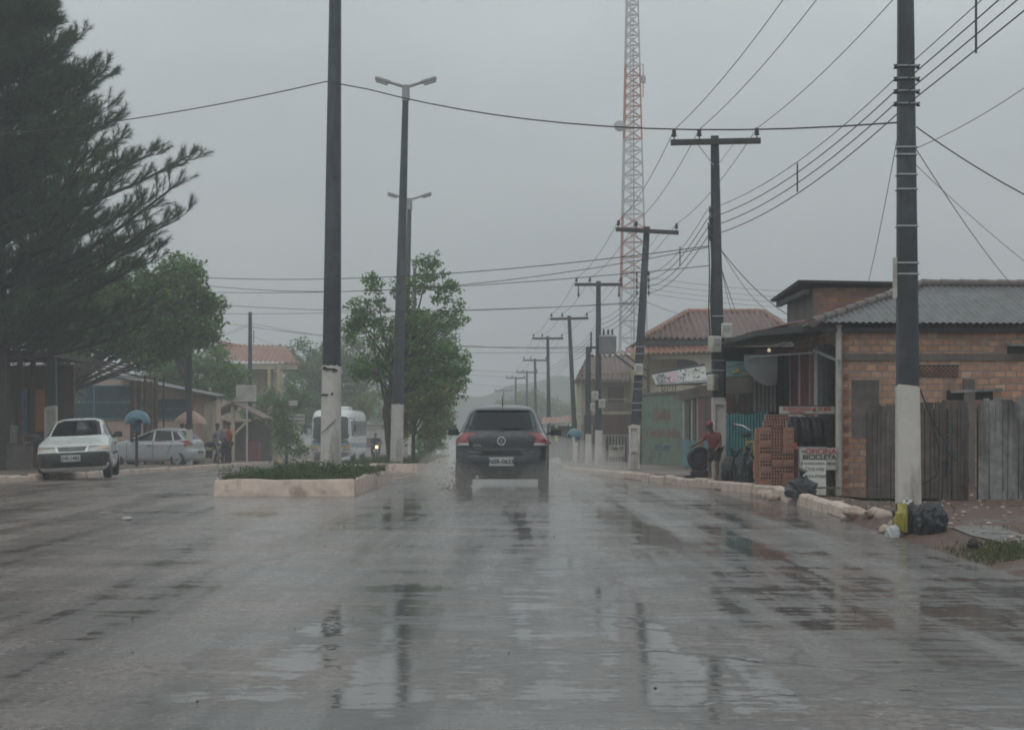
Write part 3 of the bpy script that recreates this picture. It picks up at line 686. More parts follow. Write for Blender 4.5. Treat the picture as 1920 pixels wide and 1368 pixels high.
# ---------------------------------------------------------------- vehicles: shells made of stacked plan outlines
def pchip(x, y, q):
    x, y, q = np.array(x, float), np.array(y, float), np.array(q, float); h = np.diff(x); d = np.diff(y) / h; m = np.zeros_like(y)
    for i in range(1, len(x) - 1):
        if d[i - 1] * d[i] > 0: w1, w2 = 2 * h[i] + h[i - 1], h[i] + 2 * h[i - 1]; m[i] = (w1 + w2) / (w1 / d[i - 1] + w2 / d[i])
    m[0], m[-1] = d[0], d[-1]
    i = np.clip(np.searchsorted(x, q) - 1, 0, len(x) - 2); t = (q - x[i]) / h[i]
    return (2 * t**3 - 3 * t**2 + 1) * y[i] + (t**3 - 2 * t**2 + t) * h[i] * m[i] + (-2 * t**3 + 3 * t**2) * y[i + 1] + (t**3 - t**2) * h[i] * m[i + 1]
class Shell:
    def __init__(s, lv): s.lv = np.array(lv, float)
    def par(s, z): return [float(pchip(s.lv[:, 0], s.lv[:, k], [z])[0]) for k in (1, 2, 3, 4)]
    def rear(s, x, z, o=0): yr, yf, w, n = s.par(z); a = (yf - yr) / 2; return Vector((x, (yr + yf) / 2 - a * max(0, 1 - min(1, abs(x / w)) ** n) ** (1 / n) - o, z))
    def front(s, x, z, o=0): yr, yf, w, n = s.par(z); a = (yf - yr) / 2; return Vector((x, (yr + yf) / 2 + a * max(0, 1 - min(1, abs(x / w)) ** n) ** (1 / n) + o, z))
    def side(s, y, z, sx, o=0): yr, yf, w, n = s.par(z); a = (yf - yr) / 2; return Vector((sx * (w * max(0, 1 - min(1, abs((y - (yr + yf) / 2) / a)) ** n) ** (1 / n) + o), y, z))
    def mesh(s, m, parent, name='body', K=72, sub=5, sharp=40):
        zs = []
        for a, b in zip(s.lv[:-1, 0], s.lv[1:, 0]): zs += [a + (b - a) * i / sub for i in range(sub)]
        zs.append(s.lv[-1, 0]); V = []
        for z in zs:
            yr, yf, w, n = s.par(z); yc, a = (yr + yf) / 2, (yf - yr) / 2
            for j in range(K):
                q = 2 * math.pi * (j + .5) / K; c_, s_ = math.cos(q), math.sin(q)
                V.append((w * math.copysign(abs(c_) ** (2 / n), c_), yc + a * math.copysign(abs(s_) ** (2 / n), s_), z))
        fs = [(k * K + j, k * K + (j + 1) % K, (k + 1) * K + (j + 1) % K, (k + 1) * K + j) for k in range(len(zs) - 1) for j in range(K)]
        fs += [tuple(range(K - 1, -1, -1)), tuple(range((len(zs) - 1) * K, len(zs) * K))]
        b = MB(); b.add(V, fs, 0, True); return b.build(name, m, parent, sharp)
    def patch(s, name, fn, cs, m, parent, nu=12, nv=6, off=.006, rc=.0):
        # bilinear four-corner patch (corners bl, br, tr, tl in the face's own 2-D coordinates), optionally with rounded corners
        b = MB()
        def f(u, v):
            if rc:
                du, dv = abs(u - .5) * 2, abs(v - .5) * 2; k = 1 - rc * (du * dv) ** 4; u, v = .5 + (u - .5) * k, .5 + (v - .5) * k
            p = [(1 - u) * (1 - v) * cs[0][i] + u * (1 - v) * cs[1][i] + u * v * cs[2][i] + (1 - u) * v * cs[3][i] for i in (0, 1)]
            return fn(p[0], p[1], off)
        b.grid(f, nu, nv); return b.build(name, m, parent)
def cut_arches(body, ys, r, w, m, z=.29):
    body.data.materials.append(m)
    for y in ys:
        for sx in (-1, 1):
            c = MB(); c.lathe([(0, 0), (r, 0), (r, .3), (0, .3)], 32, 0, Matrix.Translation((sx * (w - .24) if sx > 0 else -w - .06, y, z)) @ Matrix.Rotation(rad(90), 4, 'Y'), False)
            co = c.build('cutter', m); bm_ = body.modifiers.new('b', 'BOOLEAN'); bm_.operation = 'DIFFERENCE'; bm_.object = co; bm_.solver = 'EXACT'
            try: bm_.material_mode = 'TRANSFER'
            except Exception: pass
            bake(body); me = co.data; bpy.data.objects.remove(co); bpy.data.meshes.remove(me)
    me = body.data; me.polygons.foreach_set('use_smooth', [True] * len(me.polygons)); me.set_sharp_from_angle(angle=rad(32))
def wheel(parent, x, y, r, sx, rimm, wd=.19, spokes=0, z=None):
    o = bpy.data.objects.new('wheel', None); col.objects.link(o); o.parent = parent; o.location = (x, y, r if z is None else z); o.rotation_euler = (0, sx * rad(90), 0)
    b = MB(); h = wd / 2; b.lathe([(r * .6, -h * .8), (r * .75, -h), (r * .93, -h * .95), (r, -h * .6), (r, h * .6), (r * .93, h * .95), (r * .75, h), (r * .6, h * .8)], 28)
    for i in range(28):
        q = 2 * math.pi * i / 28; b.box((r * 1.0 * math.cos(q), r * math.sin(q), 0), (.014, .03, wd * .55), 0, Matrix.Rotation(q, 4, 'Z'))
    b.build('tyre', m_tyre, o)
    k = MB(); k.lathe([(r * .62, -h * .7), (r * .62, h * .6), (r * .57, h * .75), (r * .5, h * .35), (r * .2, h * .45), (0, h * .55)], 24)
    n = spokes or 5
    for i in range(n):
        q = 2 * math.pi * i / n; k.box((r * .34 * math.cos(q), r * .34 * math.sin(q), h * .55), (r * .42, r * (.16 if spokes else .08), .03), 0, Matrix.Rotation(q, 4, 'Z'))
    k.build('rim', rimm, o)
def emblem(parent, c, r, fn_rot, m=None):           # ring with two stacked letters drawn as strokes
    b = MB(); T = Matrix.Translation(c) @ fn_rot; m = m or m_chrome
    b.tube([T @ Vector((r * math.cos(q), 0, r * math.sin(q))) for q in [2 * math.pi * i / 24 for i in range(25)]], r * .11, 6, 0, False)
    for pts in ([(-.42, .72), (-.05, .1), (.05, .1), (.42, .72)], [(-.8, .35), (-.38, -.75), (-.0, -.02), (.38, -.75), (.8, .35)]):
        for p, q in zip(pts[:-1], pts[1:]): b.bar(T @ Vector((p[0] * r, 0, p[1] * r)), T @ Vector((q[0] * r, 0, q[1] * r)), r * .15, r * .12)
    return b.build('emblem', m, parent)
def plate(parent, c, rot, txt, w=.42):
    b = MB(); b.cham((0, 0, 0), (w, .012, .135), .008); o = b.build('number_plate', m_plate, parent); o.location = c; o.rotation_euler = rot
    f = MB()
    for z in (-.072, .072): f.box((0, -.004, z), (w + .02, .012, .012))
    for x in (-.5, .5): f.box((x * w, -.004, 0), (.012, .012, .156))
    f.build('plate_frame', m_grey, o)
    text(txt, .105, m_ink, o, (0, -.012, -.008), sxy=(1.0, 1), bold=.002)
    return o
GOL5 = [(.20, .16, 3.70, .72, 7), (.26, .07, 3.80, .78, 7), (.36, .02, 3.88, .815, 7), (.50, .0, 3.90, .83, 7), (.60, .015, 3.89, .832, 7), (.66, .05, 3.86, .832, 7), (.74, .065, 3.78, .832, 7), (.84, .07, 3.50, .83, 7), (.92, .085, 3.12, .80, 6),
        (.98, .12, 2.86, .760, 5.2), (1.06, .20, 2.62, .718, 5), (1.2, .35, 2.26, .652, 4.8), (1.33, .50, 1.93, .592, 4.6), (1.395, .60, 1.74, .54, 4.4), (1.435, .76, 1.58, .455, 4), (1.46, 1.0, 1.40, .32, 3.6), (1.468, 1.1, 1.25, .15, 4)]
def hatchback(label, loc, rz, paint, lv, rimm, detail='rear', plate_txt='', lower=None, zs=1.0, roll=0, nm='hatchback_car', group='hatchback cars', badge=True, five=False):
    t = thing(nm, label, 'car', loc, 0, group, (0, roll, rz)); S = Shell(lv)
    body = S.mesh(paint, t); cut_arches(body, (.62, 3.07), .335, .83, m_under)
    for y in (.62, 3.07):
        for sx in (-1, 1): wheel(t, sx * .725, y, .29, sx, rimm)
    # glazing
    S.patch('rear_window', S.rear, [(-.625, 1.03), (.625, 1.03), (.53, 1.375), (-.53, 1.375)], m_glass, t, 14, 8, .006, .08)
    S.patch('windscreen', S.front, [(-.665, 1.0), (.665, 1.0), (.53, 1.37), (-.535, 1.37)], m_glass, t, 16, 10, .006, .05)
    for sx in (-1, 1):
        sd = lambda y, z, o, sx=sx: S.side(y, z, sx, o)
        S.patch('side_window', sd, [(1.62, .985), (2.68, .985), (2.08, 1.345), (1.62, 1.36)], m_glass, t, 10, 6, .005)
        S.patch('side_window', sd, [(.82, .99), (1.54, .985), (1.54, 1.36), (.95, 1.345)], m_glass, t, 10, 6, .005)
        if five: S.patch('side_window', sd, [(.46, 1.03), (.75, .99), (.88, 1.335), (.72, 1.31)], m_glass, t, 6, 6, .005)
        for y0, y1 in ((1.56, 1.58), (2.62, 2.64)): S.patch('door_seam', sd, [(y0, .32), (y1, .32), (y1, .97), (y0, .97)], m_under, t, 1, 14, .002)
        if five: S.patch('door_seam', sd, [(.98, .5), (1.0, .5), (.82, .97), (.80, .97)], m_under, t, 1, 10, .002)
        S.patch('side_moulding', sd, [(.98, .55), (2.7, .55), (2.7, .60), (.98, .60)], m_blackpl if lower else paint, t, 12, 1, .012)
        b = MB(); b.cham((sx * .845, 1.72, .80), (.03, .16, .035), .01); b.build('door_handle', m_blackpl, t)
        b = MB(); b.cham((sx * .955, 2.36, 1.0), (.19, .09, .135), .035); b.bar((sx * .80, 2.42, .96), (sx * .9, 2.38, .98), .04); b.build('wing_mirror', m_blackpl, t)
    # rear end
    for sx in (-1, 1):
        r = S.patch('tail_light', S.rear, [(sx * .56, .775), (sx * .80, .77), (sx * .785, .985), (sx * .62, .985)], m_red, t, 10, 6, .016)
        S.patch('reversing_lens', S.rear, [(sx * .56, .775), (sx * .80, .77), (sx * .80, .815), (sx * .572, .815)], m_plate, r, 8, 2, .02)
        S.patch('tail_light', lambda y, z, o, sx=sx: S.side(y, z, sx, o), [(.10, .775), (.34, .80), (.28, .985), (.13, .985)], m_red, t, 8, 6, .008)
    if detail == 'rear':
        S.patch('tailgate_recess', S.rear, [(-.40, .60), (.40, .60), (.33, .665), (-.33, .665)], m_under, t, 10, 2, .003)
        for pts in ([(-.585, .985), (-.55, .76)], [(-.55, .76), (-.46, .675)], [(-.46, .675), (.46, .675)], [(.46, .675), (.55, .76)], [(.55, .76), (.585, .985)]):
            (x0, z0), (x1, z1) = pts; d = .008
            S.patch('tailgate_seam', S.rear, [(x0, z0 - d), (x1, z1 - d), (x1, z1 + d), (x0, z0 + d)], m_under, t, 6, 1, .003)
        S.patch('bumper_step', S.rear, [(-.78, .62), (.78, .62), (.78, .645), (-.78, .645)], m_under, t, 24, 1, .002)
        S.patch('bumper_vent', S.rear, [(-.6, .235), (.6, .235), (.56, .30), (-.56, .30)], m_blackpl, t, 12, 2, .006)
        plate(t, S.rear(0, .505, .012), (0, 0, 0), plate_txt)
        emblem(t, S.rear(0, .845, .02), .068, Matrix.Rotation(rad(-8), 4, 'X'))
        k = MB(); k.lathe([(0, 0), (.058, 0), (.062, .008), (0, .012)], 24, 0, Matrix.Translation(S.rear(0, .845, .004)) @ Matrix.Rotation(rad(90), 4, 'X')); k.build('emblem_disc', m_ink, t)
        if badge: text('GOL', .055, m_chrome, t, S.rear(-.42, .775, .012), name='badge', sxy=(1.3, 1))
        b = MB(); b.bar(S.rear(.0, 1.05, .02), S.rear(.32, 1.065, .028), .025, .012); b.box(S.rear(-.0, 1.05, .02), (.07, .04, .05)); b.build('rear_wiper', m_blackpl, t)
        S.patch('spoiler', S.rear, [(-.50, 1.37), (.50, 1.37), (.47, 1.405), (-.47, 1.405)], paint, t, 14, 3, .05)
        b = MB(); b.tube([(0, .78, 1.43), (0, .62, 1.62)], [.009, .004], 6); b.build('antenna', m_blackpl, t)
        b = MB(); b.tube([(-.42, -.02, .24), (-.42, .25, .24)], .028, 10); b.build('exhaust', m_galv, t)
    else:
        S.patch('grille', S.front, [(-.29, .655), (.29, .655), (.33, .755), (-.33, .755)], m_blackpl, t, 10, 3, .006)
        for i in range(4): S.patch('grille_slat', S.front, [(-.29 - i * .009, .668 + i * .024), (.29 + i * .009, .668 + i * .024), (.29 + i * .009, .676 + i * .024), (-.29 - i * .009, .676 + i * .024)], m_grey, t, 8, 1, .014)
        for sx in (-1, 1):
            S.patch('headlight', S.front, [(sx * .34, .645), (sx * .80, .66), (sx * .76, .765), (sx * .385, .76)], m_clear, t, 12, 5, .010)
            S.patch('indicator_lamp', S.front, [(sx * .705, .66), (sx * .80, .665), (sx * .765, .765), (sx * .70, .763)], mat('amber_lens', (.5, .3, .12), .2, bump=0, coat=.7), t, 5, 4, .016)
        S.patch('bumper', S.front, [(-.80, .29), (.80, .29), (.81, .63), (-.81, .63)], m_blackpl, t, 30, 10, .03)
        for sx in (-1, 1): S.patch('bumper', lambda y, z, o, sx=sx: S.side(y, z, sx, o), [(3.45, .36), (3.82, .36), (3.82, .60), (3.45, .60)], m_blackpl, t, 8, 6, .012)
        S.patch('air_intake', S.front, [(-.42, .30), (.42, .30), (.45, .40), (-.45, .40)], m_under, t, 12, 3, .036)
        plate(t, S.front(.02, .50, .045), (0, 0, math.pi), plate_txt)
        emblem(t, S.front(0, .712, .024), .06, Matrix.Rotation(math.pi, 4, 'Z'))
        for sx in (-1, 1):
            b = MB(); b.bar(S.front(sx * .45 - .1, 1.02, .015), S.front(sx * .35 + .3, 1.03, .02), .016); b.build('wiper', m_blackpl, t)
    if detail == 'silver':
        plate(t, S.rear(0, .55, .012), (0, 0, 0), 'JVS-1906'); b = MB()
    return t
c0 = G(940, 105); dark_car = hatchback('dark graphite hatchback driving away in the middle of the wet road', (c0.x, c0.y, c0.z), rad(-1.2), m_paintd, GOL5, m_rimdark, 'rear', 'NSR-0633'); dark_car.scale = (1.03, 1, 1.06)
GOL3 = [(z, yr, yf, w * .992, n) for z, yr, yf, w, n in [(a[0] * .967, a[1] + .02, a[2], a[3], a[4]) for a in GOL5]]
a = rad(180 + 8.5); fx, fy = -9.98, 41.2
# white car: front toward the camera; its own +y axis points at the camera
d_ = Vector((-math.sin(a), math.cos(a), 0)); base = Vector((fx, fy, 0)) - d_ * 3.9
hatchback('white hatchback with black bumper parked nose towards us at the left kerb', (base.x, base.y, gz(43) + .03), a, m_paintw, GOL3, m_rim, 'front', 'JVE-1482', lower=True, roll=rad(2.5))
SIL = [(z, yr, yf, w, n) for z, yr, yf, w, n in GOL5]
a = rad(78); d_ = Vector((-math.sin(a), math.cos(a), 0)); base = G(372, 50, .05)
hatchback('silver five-door hatchback parked side-on behind the white car', (base.x, base.y + .5, base.z), a, m_paints, SIL, m_rim, 'silver', five=True)
# ---------------------------------------------------------------- bus
def bus():
    g = G(627, 31); t = thing('coach_bus', 'white coach bus with blue and yellow swoosh coming up the left carriageway', 'bus', (g.x, g.y + 9.6, g.z), rad(178.5))
    lv = [(.28, .25, 9.2, 1.16, 9), (.45, .05, 9.42, 1.24, 9), (.8, 0, 9.58, 1.27, 9), (1.3, 0, 9.6, 1.28, 9), (2.0, .02, 9.5, 1.27, 9), (2.6, .08, 9.3, 1.24, 9), (2.9, .14, 9.1, 1.20, 8), (3.06, .35, 8.8, 1.08, 7), (3.13, .8, 8.3, .85, 5), (3.16, 1.6, 7.4, .4, 4)]
    S = Shell(lv); wh = mat('bus_white', (.74, .76, .76), .3, var=.05, bump=0, coat=.5, dirt=(.35, .32, .28), da=.2)
    body = S.mesh(wh, t); 
    bl = mat('bus_blue', (.07, .24, .42), .3, bump=0, coat=.5); ye = mat('bus_yellow', (.5, .36, .08), .3, bump=0, coat=.5)
    S.patch('windscreen', S.front, [(-1.16, 1.28), (1.16, 1.28), (1.12, 2.72), (-1.12, 2.72)], m_glass2, t, 24, 12, .01, .1)
    S.patch('windscreen_border', S.front, [(-1.18, 1.02), (1.18, 1.02), (1.16, 1.28), (-1.16, 1.28)], m_ink, t, 20, 4, .012, .05)
    S.patch('windscreen_pillar', S.front, [(-.02, 1.28), (.02, 1.28), (.02, 2.72), (-.02, 2.72)], m_ink, t, 2, 8, .016)
    S.patch('destination_board', S.front, [(-.62, 2.42), (-.1, 2.42), (-.1, 2.62), (-.62, 2.62)], mat('orange_board', (.5, .16, .10), .4, bump=0), t, 8, 3, .02)
    for sx in (-1, 1):
        S.patch('blue_stripe', S.front, [(sx * .0, .80), (sx * 1.2, 1.0), (sx * 1.2, 1.2), (sx * .0, .93)], bl, t, 14, 3, .014)
        S.patch('yellow_stripe', S.front, [(sx * .45, .74), (sx * 1.22, .82), (sx * 1.22, 1.08), (sx * .45, .84)], ye, t, 14, 3, .0135)
        S.patch('headlight', S.front, [(sx * .72, .62), (sx * 1.15, .66), (sx * 1.15, .80), (sx * .72, .74)], m_clear, t, 8, 3, .02)
        sd = lambda y, z, o, sx=sx: S.side(y, z, sx, o)
        for i in range(6): S.patch('side_window', sd, [(1.0 + i * 1.35, 1.5), (2.25 + i * 1.35, 1.5), (2.25 + i * 1.35, 2.45), (1.0 + i * 1.35, 2.45)], m_glass2, t, 6, 5, .01, .08)
        S.patch('side_stripe', sd, [(.6, .7), (9.0, .85), (9.0, 1.1), (.6, 1.0)], bl, t, 20, 2, .008)
        for y in (2.2, 7.3): wheel(t, sx * 1.12, y, .48, sx, m_rim, .28, 8)
        b = MB(); b.tube([(sx * 1.15, 9.3, 2.6), (sx * 1.45, 9.65, 2.55), (sx * 1.5, 9.7, 2.25)], .03, 8); b.cham((sx * 1.5, 9.7, 2.0), (.2, .1, .42), .04); b.build('wing_mirror', m_blackpl, t)
        b = MB(); b.bar((sx * .25, 9.62, 1.32), (sx * .9, 9.6, 1.5), .03); b.build('wiper', m_ink, t)
    plate(t, S.front(0, .5, .02), (0, 0, math.pi), 'JUX-3871'); S.patch('bumper', S.front, [(-1.1, .32), (1.1, .32), (1.15, .56), (-1.15, .56)], m_grey, t, 16, 4, .03)
    b = MB(); b.cham((0, 5.5, 3.24), (1.5, 2.2, .2), .06); b.build('roof_hatch', wh, t)
bus()
# ---------------------------------------------------------------- people: one skinned body, clothes and hair on top
m_skin = mat('brown_skin', (.17, .09, .06), .55, var=.12, bump=0); m_hair = mat('black_hair', (.012, .011, .011), .6, bump=.3, bs=80)
def skinmesh(name, nodes, edges, m, parent, root, sub=1):
    ks = list(nodes); me = bpy.data.meshes.new(name); me.from_pydata([nodes[k][:3] for k in ks], [(ks.index(a), ks.index(b)) for a, b in edges], [])
    o = bpy.data.objects.new(name, me); col.objects.link(o)
    sk = o.modifiers.new('s', 'SKIN'); sk.use_smooth_shade = True
    for i, k in enumerate(ks):
        d = me.skin_vertices[0].data[i]; r = nodes[k][3]; d.radius = (r, r) if not hasattr(r, '__len__') else r; d.use_root = (k == root)
    sb = o.modifiers.new('u', 'SUBSURF'); sb.levels = sub; sb.render_levels = sub
    bake(o); o.data.materials.clear(); o.data.materials.append(m)
    o.data.polygons.foreach_set('use_smooth', [True] * len(o.data.polygons))
    if parent is not None: o.parent = parent
    return o
BASE = dict(pel=(0, 0, .95, (.135, .10)), ab=(0, 0, 1.12, (.125, .095)), ch=(0, 0, 1.32, (.155, .105)), nk=(0, 0, 1.46, .06), hd=(0, -.015, 1.56, .07), hd2=(0, -.02, 1.66, .085), hd3=(0, -.01, 1.74, .06),
            shL=(-.17, 0, 1.40, .062), elL=(-.23, .02, 1.13, .046), wrL=(-.24, -.06, .90, .032), haL=(-.24, -.08, .83, .036), shR=(.17, 0, 1.40, .062), elR=(.23, .02, 1.13, .046), wrR=(.24, -.06, .90, .032), haR=(.24, -.08, .83, .036),
            hpL=(-.09, 0, .88, .092), knL=(-.10, -.02, .50, .062), anL=(-.10, .02, .09, .042), ftL=(-.11, -.06, .04, .04), toL=(-.12, -.15, .03, .03), hpR=(.09, 0, .88, .092), knR=(.10, -.02, .50, .062), anR=(.10, .02, .09, .042), ftR=(.11, -.06, .04, .04), toR=(.12, -.15, .03, .03))
EDG = [('pel', 'ab'), ('ab', 'ch'), ('ch', 'nk'), ('nk', 'hd'), ('hd', 'hd2'), ('hd2', 'hd3')] + [(a + q, b + q) for q in 'LR' for a, b in (('sh', 'el'), ('el', 'wr'), ('wr', 'ha'), ('hp', 'kn'), ('kn', 'an'), ('an', 'ft'), ('ft', 'to'))] + [('ch', 'shL'), ('ch', 'shR'), ('pel', 'hpL'), ('pel', 'hpR')]
def person(label, loc, rz, shirt, legs, pose={}, sc_=1.0, short=True, sleeve=.65, hat=None, headonly=False, group='people along the street', footwear=None):
    t = thing('person', label, 'person', loc, rz, group); t.scale = (sc_,) * 3
    N = dict(BASE); N.update(pose); E = list(EDG)
    for q, sx in (('L', -1), ('R', 1)):
        h = Vector(N['ha' + q][:3]); d = (h - Vector(N['wr' + q][:3])).normalized(); side = d.cross(Vector((1, 0, 0)))
        side = side.normalized() if side.length > .1 else Vector((0, 1, 0))
        for k in range(4):
            p = h + d * .03 + side * (k - 1.5) * .018; ln = (.055, .068, .062, .045)[k]; bend = Vector((-sx * .012, -.004, 0))
            N[f'f{k}{q}'] = (*p, .009); N[f'g{k}{q}'] = (*(p + d * ln * .6 + bend), .008); N[f'e{k}{q}'] = (*(p + d * ln + bend * 2.6), .007)
            E += [('ha' + q, f'f{k}{q}'), (f'f{k}{q}', f'g{k}{q}'), (f'g{k}{q}', f'e{k}{q}')]
        p = h - d * .01 + side * .038; N['t0' + q] = (*p, .010); N['t1' + q] = (*(p + d * .035 + side * .012), .009); E += [('ha' + q, 't0' + q), ('t0' + q, 't1' + q)]
    body = skinmesh('body', N, E, m_skin, t, 'pel')
    hd = Vector(N['hd2'][:3]); up = (Vector(N['hd3'][:3]) - Vector(N['hd'][:3])).normalized(); fw = Vector((0, -1, 0)) - up * Vector((0, -1, 0)).dot(up); fw.normalize(); rt = fw.cross(up)
    # nose, ears and brow joined into the body mesh; eyes and mouth as small dark insets
    fb = MB(); fb.ball(hd + fw * .088 - up * .015, (.014, .018, .022), 8, 6)
    for sx in (-1, 1): fb.ball(hd + rt * sx * .082 - up * .01, (.012, .02, .03), 8, 6)
    fb.ball(hd + fw * .06 - up * .075, (.04, .035, .03), 10, 8)
    for sx in (-1, 1): fb.ball(hd + rt * sx * .03 + fw * .078 + up * .012, (.013, .01, .008), 8, 6, 1)
    fb.ball(hd + fw * .083 - up * .055, (.024, .008, .006), 8, 6, 1)
    nf = len(body.data.vertices); vs = [tuple(v.co) for v in body.data.vertices]; fs = [tuple(p.vertices) for p in body.data.polygons]
    mb = MB(); mb.add(vs, fs, 0, True); mb.add(fb.v, fb.f, 0, True); mb.m[len(fs):] = fb.m
    old = body; nb = mb.build('body', [m_skin, m_ink], t); me = old.data; bpy.data.objects.remove(old); bpy.data.meshes.remove(me); nb.name = 'body'
    hb_ = MB(); M = Matrix.Translation(hd + up * .025 - fw * .012) @ Matrix(((rt.x, fw.x, up.x, 0), (rt.y, fw.y, up.y, 0), (rt.z, fw.z, up.z, 0), (0, 0, 0, 1)))
    hb_.ball((0, -.015, .012), (.094, .100, .092), 16, 10, 0, M, .02, 3, -.25); hb_.build('hair', m_hair, t)
    if hat:
        c = MB(); c.ball((0, -.01, .03), (.105, .112, .10), 16, 10, 0, M, 0, 1, -.1); c.box((0, .14, .03), (.15, .12, .012), 1, M @ Matrix.Rotation(rad(-12), 4, 'X')); c.build('cap', hat, t)
    sh = {}
    for k in ('pel', 'ab', 'ch'): r = N[k][3]; sh[k] = (*N[k][:3], (r[0] + .022, r[1] + .022))
    p = Vector(N['pel'][:3]); sh['pel'] = (p.x, p.y, p.z - .03, sh['pel'][3]); sh['nk'] = (*(Vector(N['nk'][:3]).lerp(Vector(N['ch'][:3]), .35)), .085)
    se = [('pel', 'ab'), ('ab', 'ch'), ('ch', 'nk')]
    for q in 'LR':
        s0, e0 = Vector(N['sh' + q][:3]), Vector(N['el' + q][:3]); sh['sh' + q] = (*s0, .085); sh['el' + q] = (*s0.lerp(e0, sleeve), .074); se += [('ch', 'sh' + q), ('sh' + q, 'el' + q)]
    skinmesh('shirt', sh, se, shirt, t, 'ab')
    lg = {'pel': (*N['pel'][:3], (N['pel'][3][0] + .015, N['pel'][3][1] + .015))}; le = []
    for q in 'LR':
        lg['hp' + q] = (*N['hp' + q][:3], .115); kn, an = Vector(N['kn' + q][:3]), Vector(N['an' + q][:3]); hp = Vector(N['hp' + q][:3])
        le += [('pel', 'hp' + q)]
        if short: lg['kn' + q] = (*hp.lerp(kn, .95), .10); le += [('hp' + q, 'kn' + q)]
        else: lg['kn' + q] = (*kn, .082); lg['an' + q] = (*an, .064); le += [('hp' + q, 'kn' + q), ('kn' + q, 'an' + q)]
    skinmesh('shorts' if short else 'trousers', lg, le, legs, t, 'pel')
    if footwear:
        for q in 'LR':
            b = MB(); f = Vector(N['ft' + q][:3]); b.ball((f.x, f.y - .02, .035), (.055, .14, .05), 12, 8, 0, None, 0, 1, -.6); b.build('shoe', footwear, t)
    return t
m_teegrey = mat('grey_tee', (.26, .26, .29), .8, var=.12, bump=.2, bs=60); m_orange = mat('orange_tee', (.55, .13, .07), .8, var=.12, bump=.2, bs=60)
m_redtee = mat('red_tee', (.24, .05, .055), .8, var=.15, bump=.2, bs=60); m_jean = mat('dark_jeans', (.03, .034, .045), .8, var=.25, bump=.2, bs=60)
m_dk = mat('dark_cloth', (.022, .022, .025), .8, var=.2, bump=.2, bs=60)
ts = NT('striped_cloth'); wv = ts.n('ShaderNodeTexWave', bands_direction='X'); wv.inputs['Scale'].default_value = 5; wv.inputs['Distortion'].default_value = 1; ts.l(ts.c.outputs['Object'], wv.inputs['Vector'])
ts.set(Base_Color=ts.ramp(wv.outputs['Fac'], [(.4, (.05, .07, .07)), (.55, (.38, .38, .36))]), Roughness=.8); m_stripe = ts.mat
walk = dict(knL=(-.11, -.16, .52, .062), anL=(-.12, -.12, .10, .042), ftL=(-.12, -.2, .05, .04), toL=(-.12, -.29, .035, .03), knR=(.13, .06, .50, .062), anR=(.16, .24, .12, .042), ftR=(.16, .2, .05, .04), toR=(.17, .12, .03, .03), elL=(-.25, .06, 1.14, .046), wrL=(-.27, .03, .9, .032), haL=(-.27, .02, .83, .036))
g = G(407, 46.5, .1); person('person in grey tee and striped shorts striding on the left pavement', g, rad(70), m_teegrey, m_stripe, walk, .93)
g = G(430, 46.5, .1); person('person in orange tee and dark jeans standing on the left pavement', g, rad(-60), m_orange, m_jean, dict(elL=(-.22, .05, 1.14, .046), wrL=(-.12, -.18, 1.08, .032), haL=(-.07, -.22, 1.08, .036)), .96, short=False, footwear=m_dk)
g = G(421, 46, .1); person('person in pale grey shirt half hidden behind the one in orange', g, rad(150), m_teegrey, m_dk, {}, 1.0, short=False, footwear=m_dk)
g = G(341, 44, -.0); person('person in dark top behind the silver car, only the head showing', ((341 - 960) / 47.5, 71.6, gz(71.6)), rad(20), m_dk, m_jean, {}, .98, short=False)
g = G(301, 44, -.0); person('person in dark top behind the front of the silver car', ((301 - 960) / 47.5, 71.6, gz(71.6) - .1), rad(-20), m_dk, m_jean, {}, .94, short=False)
m_cap = mat('red_cap', (.30, .05, .05), .7, bump=.1); m_capw = mat('white_peak', (.55, .53, .52), .7, bump=.1)
bend = dict(pel=(0, .12, .86, (.13, .10)), ab=(0, .06, 1.02, (.125, .095)), ch=(0, -.05, 1.20, (.155, .105)), nk=(0, -.12, 1.34, .06), hd=(-.01, -.18, 1.42, .07), hd2=(-.02, -.22, 1.50, .085), hd3=(-.03, -.25, 1.57, .06), shL=(-.18, -.07, 1.26, .062), elL=(-.32, -.18, 1.08, .046), wrL=(-.42, -.36, .98, .032), haL=(-.46, -.42, .94, .036), shR=(.18, -.05, 1.28, .062), elR=(.24, -.05, 1.02, .046), wrR=(.16, -.18, .84, .032), haR=(.13, -.22, .78, .036),
            hpL=(-.09, .1, .80, .092), knL=(-.12, -.03, .46, .062), hpR=(.09, .1, .80, .092), knR=(.11, -.02, .46, .062))
g = G(1338, 94.5, .12); person('person in red tee and red cap bending over the tyre on the stand', g, rad(-30), m_redtee, m_dk, bend, .70, hat=[m_cap, m_capw])
